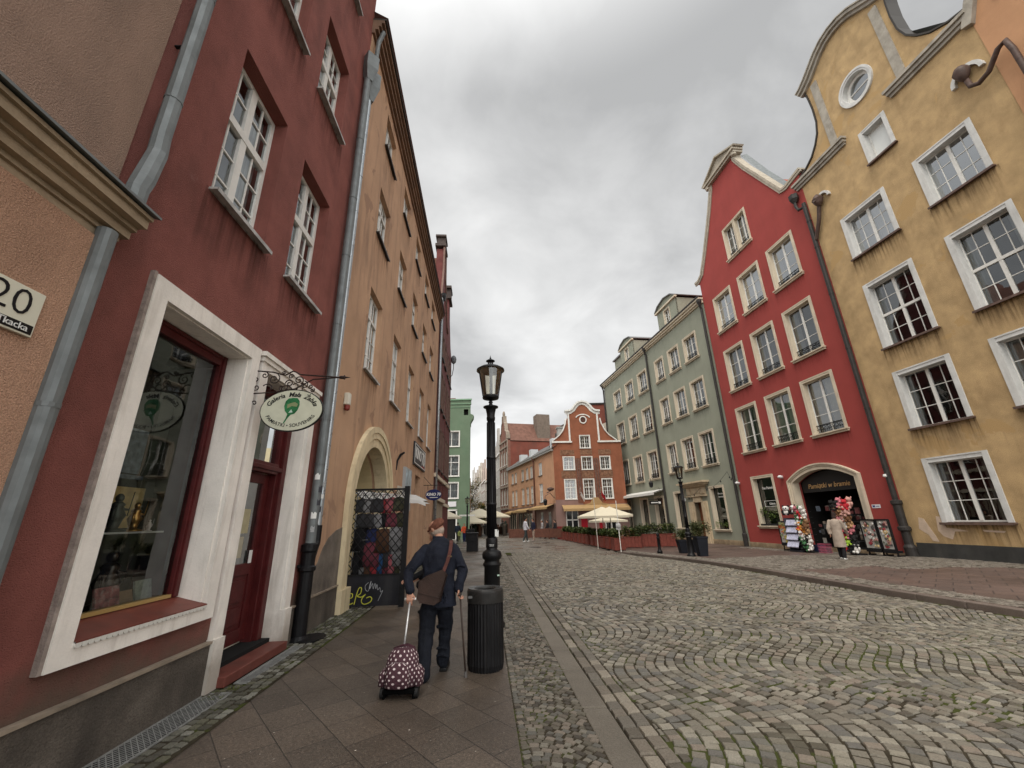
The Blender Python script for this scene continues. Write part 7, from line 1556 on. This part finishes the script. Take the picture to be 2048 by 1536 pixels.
def walker(x,y,face,h,lab,top,leg,hair=(.02,.015,.012),shoe=(.6,.6,.58),coat=.48,stride=.16,vox=.016,z=None,lean=0,arm=.1,hat=None,z0=None,bend=0,bag=None,hairlen=.05):
    """figure of height h facing +x when face=0 (radians); coat = height fraction of the hem"""
    t=thing('person',lab,'person',(x,y,GZ(x,y)-.0 if z0 is None else z0),face); s=h/1.72
    def P(a,b_,c): return (a*s+lean*max(0,c-.9)*s,b_*s,c*s)
    B=MB(); ovals(B,[(P(0,0,.85),.10*s,.14*s),(P(0,0,1.0),.10*s,.15*s),(P(0,0,1.12),.10*s,.13*s),(P(0,0,1.30),.11*s,.17*s),(P(0,0,1.42),.08*s,.15*s),(P(0,0,1.46),.05*s,.06*s)])
    lim(B,[P(0,0,1.42),P(.02,0,1.50),P(.03,0,1.56)],[.05*s,.048*s,.05*s]); hc=Vector(P(.035+bend*.1,0,1.615-bend*.03)); B.ell(hc,.09*s,.073*s,.108*s,14,10); B.ell(hc+Vector((.095,0,-.01))*s,.018*s,.012*s,.02*s,6,5); B.ell(hc+Vector((.05,0,-.06))*s,.045*s,.05*s,.05*s,8,6); B.ell(hc+Vector((.084,0,-.05))*s,.012*s,.025*s,.009*s,6,4)
    for k in (-1,1):
        B.ell(hc+Vector((.0,k*.073,-.005))*s,.02*s,.012*s,.03*s,6,5); f=k*stride
        lim(B,[P(0,k*.085,.88),P(f*.5+.03,k*.085,.48),P(f-(.06 if k<0 else 0),k*.085,.09)],[.085*s,.058*s,.04*s]); lim(B,[P(0,k*.19,1.38),P(-k*arm*.5,k*.24,1.10),P(.10-k*arm,k*.22,.90)],[.05*s,.042*s,.03*s])
        hand(B,P(.10-k*arm,k*.22,.90),(.25,0,-1),(1,0,0),s*.95,.5)
    remesh(B.build('body',SKIN,t),vox*.7,2)
    C=MB(); hem=coat*1.72; secs=[(P(0,0,hem),.15*s*(1.15 if coat<.4 else 1),.20*s*(1.05 if coat<.4 else 1))]
    for zz,rx,ry in ((.9,.14,.185),(1.05,.13,.175),(1.25,.14,.19),(1.38,.125,.185),(1.46,.08,.09)):
        if zz>hem+.04: secs.append((P(0,0,zz),rx*s,ry*s))
    ovals(C,secs)
    for k in (-1,1): lim(C,[P(0,k*.18,1.37),P(-k*arm*.5,k*.245,1.10),P(.09-k*arm,k*.225,.93)],[.075*s,.064*s,.052*s])
    remesh(C.build('coat',mat('coat_%s'%''.join('%02d'%int(c*99) for c in top),top,.9,var=.2,vs=6,bump=.4,bs=60),t),vox,3)
    T=MB(); ovals(T,[(P(0,0,.84),.12*s,.165*s),(P(0,0,1.0),.11*s,.155*s)])
    for k in (-1,1): f=k*stride; lim(T,[P(0,k*.085,.86),P(f*.5+.03,k*.085,.48),P(f-(.06 if k<0 else 0),k*.085,.10)],[.10*s,.078*s,.062*s])
    remesh(T.build('trousers',mat('trousers_%s'%''.join('%02d'%int(c*99) for c in leg),leg,.9,var=.2,vs=7),t),vox,2)
    for k in (-1,1): f=k*stride-(.06 if k<0 else 0); MB().ell(P(f+.05,k*.085,.045),.13*s,.045*s,.045*s,10,6).box((f-.05)*s,(f+.15)*s,(k*.085-.04)*s,(k*.085+.04)*s,0,.03*s).build('shoe',mat('shoe_%d'%int(shoe[0]*99),shoe,.6),t,smooth=False)
    H=MB().ell(hc+Vector((-.018,0,.025))*s,.096*s,.082*s,.100*s,12,8)
    if hairlen>.1: lim(H,[tuple(hc+Vector((-.06,0,-.02))*s),tuple(hc+Vector((-.075,0,-.02-hairlen))*s)],[.07*s,.055*s])
    H.build('hair',mat('hair_%d'%int(hair[0]*999),hair,.8),t,smooth=True)
    if hat: MB().ell(hc+Vector((0,0,.07))*s,.105*s,.09*s,.05*s,12,6).ell(hc+Vector((.09,0,.06))*s,.06*s,.06*s,.012*s,10,5).build('cap',mat('cap_%d'%int(hat[0]*99),hat,.9),t,smooth=True)
    if bag: MB().box(-.22*s,-.12*s,-.13*s,.13*s,1.0*s,1.4*s).build('backpack',mat('pack_%d'%int(bag[0]*99),bag,.8),t,bevel=.03)
    return t
walker(11.75,15.95,math.radians(35),1.62,'person in a long beige coat browsing the plush stand outside the souvenir arch',(.33,.27,.22),(.012,.012,.014),hair=(.03,.018,.015),coat=.255,stride=.07,vox=.012,hairlen=.16,bend=.5,lean=.06,arm=.18)
walker(.78,34.5,math.radians(20),1.80,'person in a pale quilted jacket with dark hair crossing the plaza, leftmost of the group',(.55,.54,.58),(.04,.05,.05),coat=.48,z0=-.03)
walker(1.45,35.2,math.radians(200),1.72,'person in a dark top and beige trousers beside the one in the pale jacket',(.02,.02,.04),(.33,.25,.2),z0=-.03,shoe=(.3,.25,.22),stride=.05)
walker(2.55,41,math.radians(170),1.64,'person in a pale top and cap with wide grey trousers near the boarded fence',(.30,.28,.28),(.16,.16,.18),hat=(.4,.38,.36),stride=.2,shoe=(.2,.2,.2))
walker(3.05,41,math.radians(190),1.64,'person striding in black with long dark hair, in the middle of the group of three',(.015,.015,.018),(.015,.015,.02),stride=.30,hairlen=.15,shoe=(.03,.03,.03))
walker(3.72,40.6,math.radians(180),1.68,'person in black clothes and white shoes, rightmost of the group by the fence',(.018,.018,.022),(.02,.02,.035),stride=.16)
walker(-4.35,36.6,math.radians(260),1.45,'person in an orange jacket with a dark green pack beside the small black bin',(.60,.10,.04),(.015,.02,.07),hair=(.2,.1,.06),shoe=(.05,.05,.08),stride=.06,bag=(.03,.07,.03),z0=-.02)
walker(-4.95,37.0,math.radians(80),1.55,'person in dark clothes left of the one in the orange jacket',(.02,.03,.045),(.03,.03,.03),shoe=(.1,.1,.1),stride=.05,z0=-.02)
walker(-4.72,36.3,math.radians(120),1.0,'small person in a yellow green jacket in front of the dark clothed one',(.28,.32,.10),(.10,.10,.05),shoe=(.1,.1,.1),stride=.04,z0=-.02)
# vendor beyond the gate post
def vendor():
    t=thing('person','person in black crouching behind the gate post, mostly hidden by the walking figure','person',(-1.62,8.5,0),0)
    B=MB(); lim(B,[(.10,0,.50),(.16,.0,.78),(.24,0,.98)],[.13,.13,.11]); lim(B,[(.26,0,1.0),(.28,0,1.08)],[.05,.05]); B.ell((.29,0,1.17),.085,.09,.105); B.ell((.19,0,1.16),.02,.012,.018)
    arms=(((.22,-.16,.95),(-.05,-.22,.74),(-.40,-.18,.60)),((.22,.16,.95),(-.10,.14,.72),(-.24,.02,.60)))
    for q in arms: lim(B,q,[.045,.036,.028]); hand(B,q[-1],(-.9,0,-.3),(0,-.4,1),.95,.5)
    for k in (-1,1): lim(B,[(.10,k*.09,.48),(-.18,k*.12,.50),(-.02,k*.11,.10)],[.09,.06,.045])
    remesh(B.build('body',SKIN,t),.009,3)
    C=MB(); lim(C,[(.12,0,.42),(.14,0,.60),(.20,0,.82),(.25,0,.99)],[.19,.18,.18,.14])
    for q in arms: lim(C,[q[0],q[1],tuple(Vector(q[1]).lerp(Vector(q[2]),.86))],[.078,.066,.05])
    BK_=mat('black_coat',(.008,.008,.010),.85,var=.3,vs=6,bump=.5,bs=60); folds(remesh(C.build('coat',BK_,t),.012,3),.025)
    T=MB()
    for k in (-1,1): lim(T,[(.10,k*.09,.48),(-.18,k*.12,.50),(-.02,k*.11,.10)],[.11,.085,.065]); MB().ell((-.08,k*.11,.05),.14,.055,.055).build('shoe',mat('black_leather_shoe'),t,smooth=True)
    remesh(T.build('trousers',BK_,t),.012,3); MB().ell((.31,0,1.20),.10,.098,.10,12,8).build('hair',mat('hair_20',(.02,.015,.012),.8),t,smooth=True)
vendor()
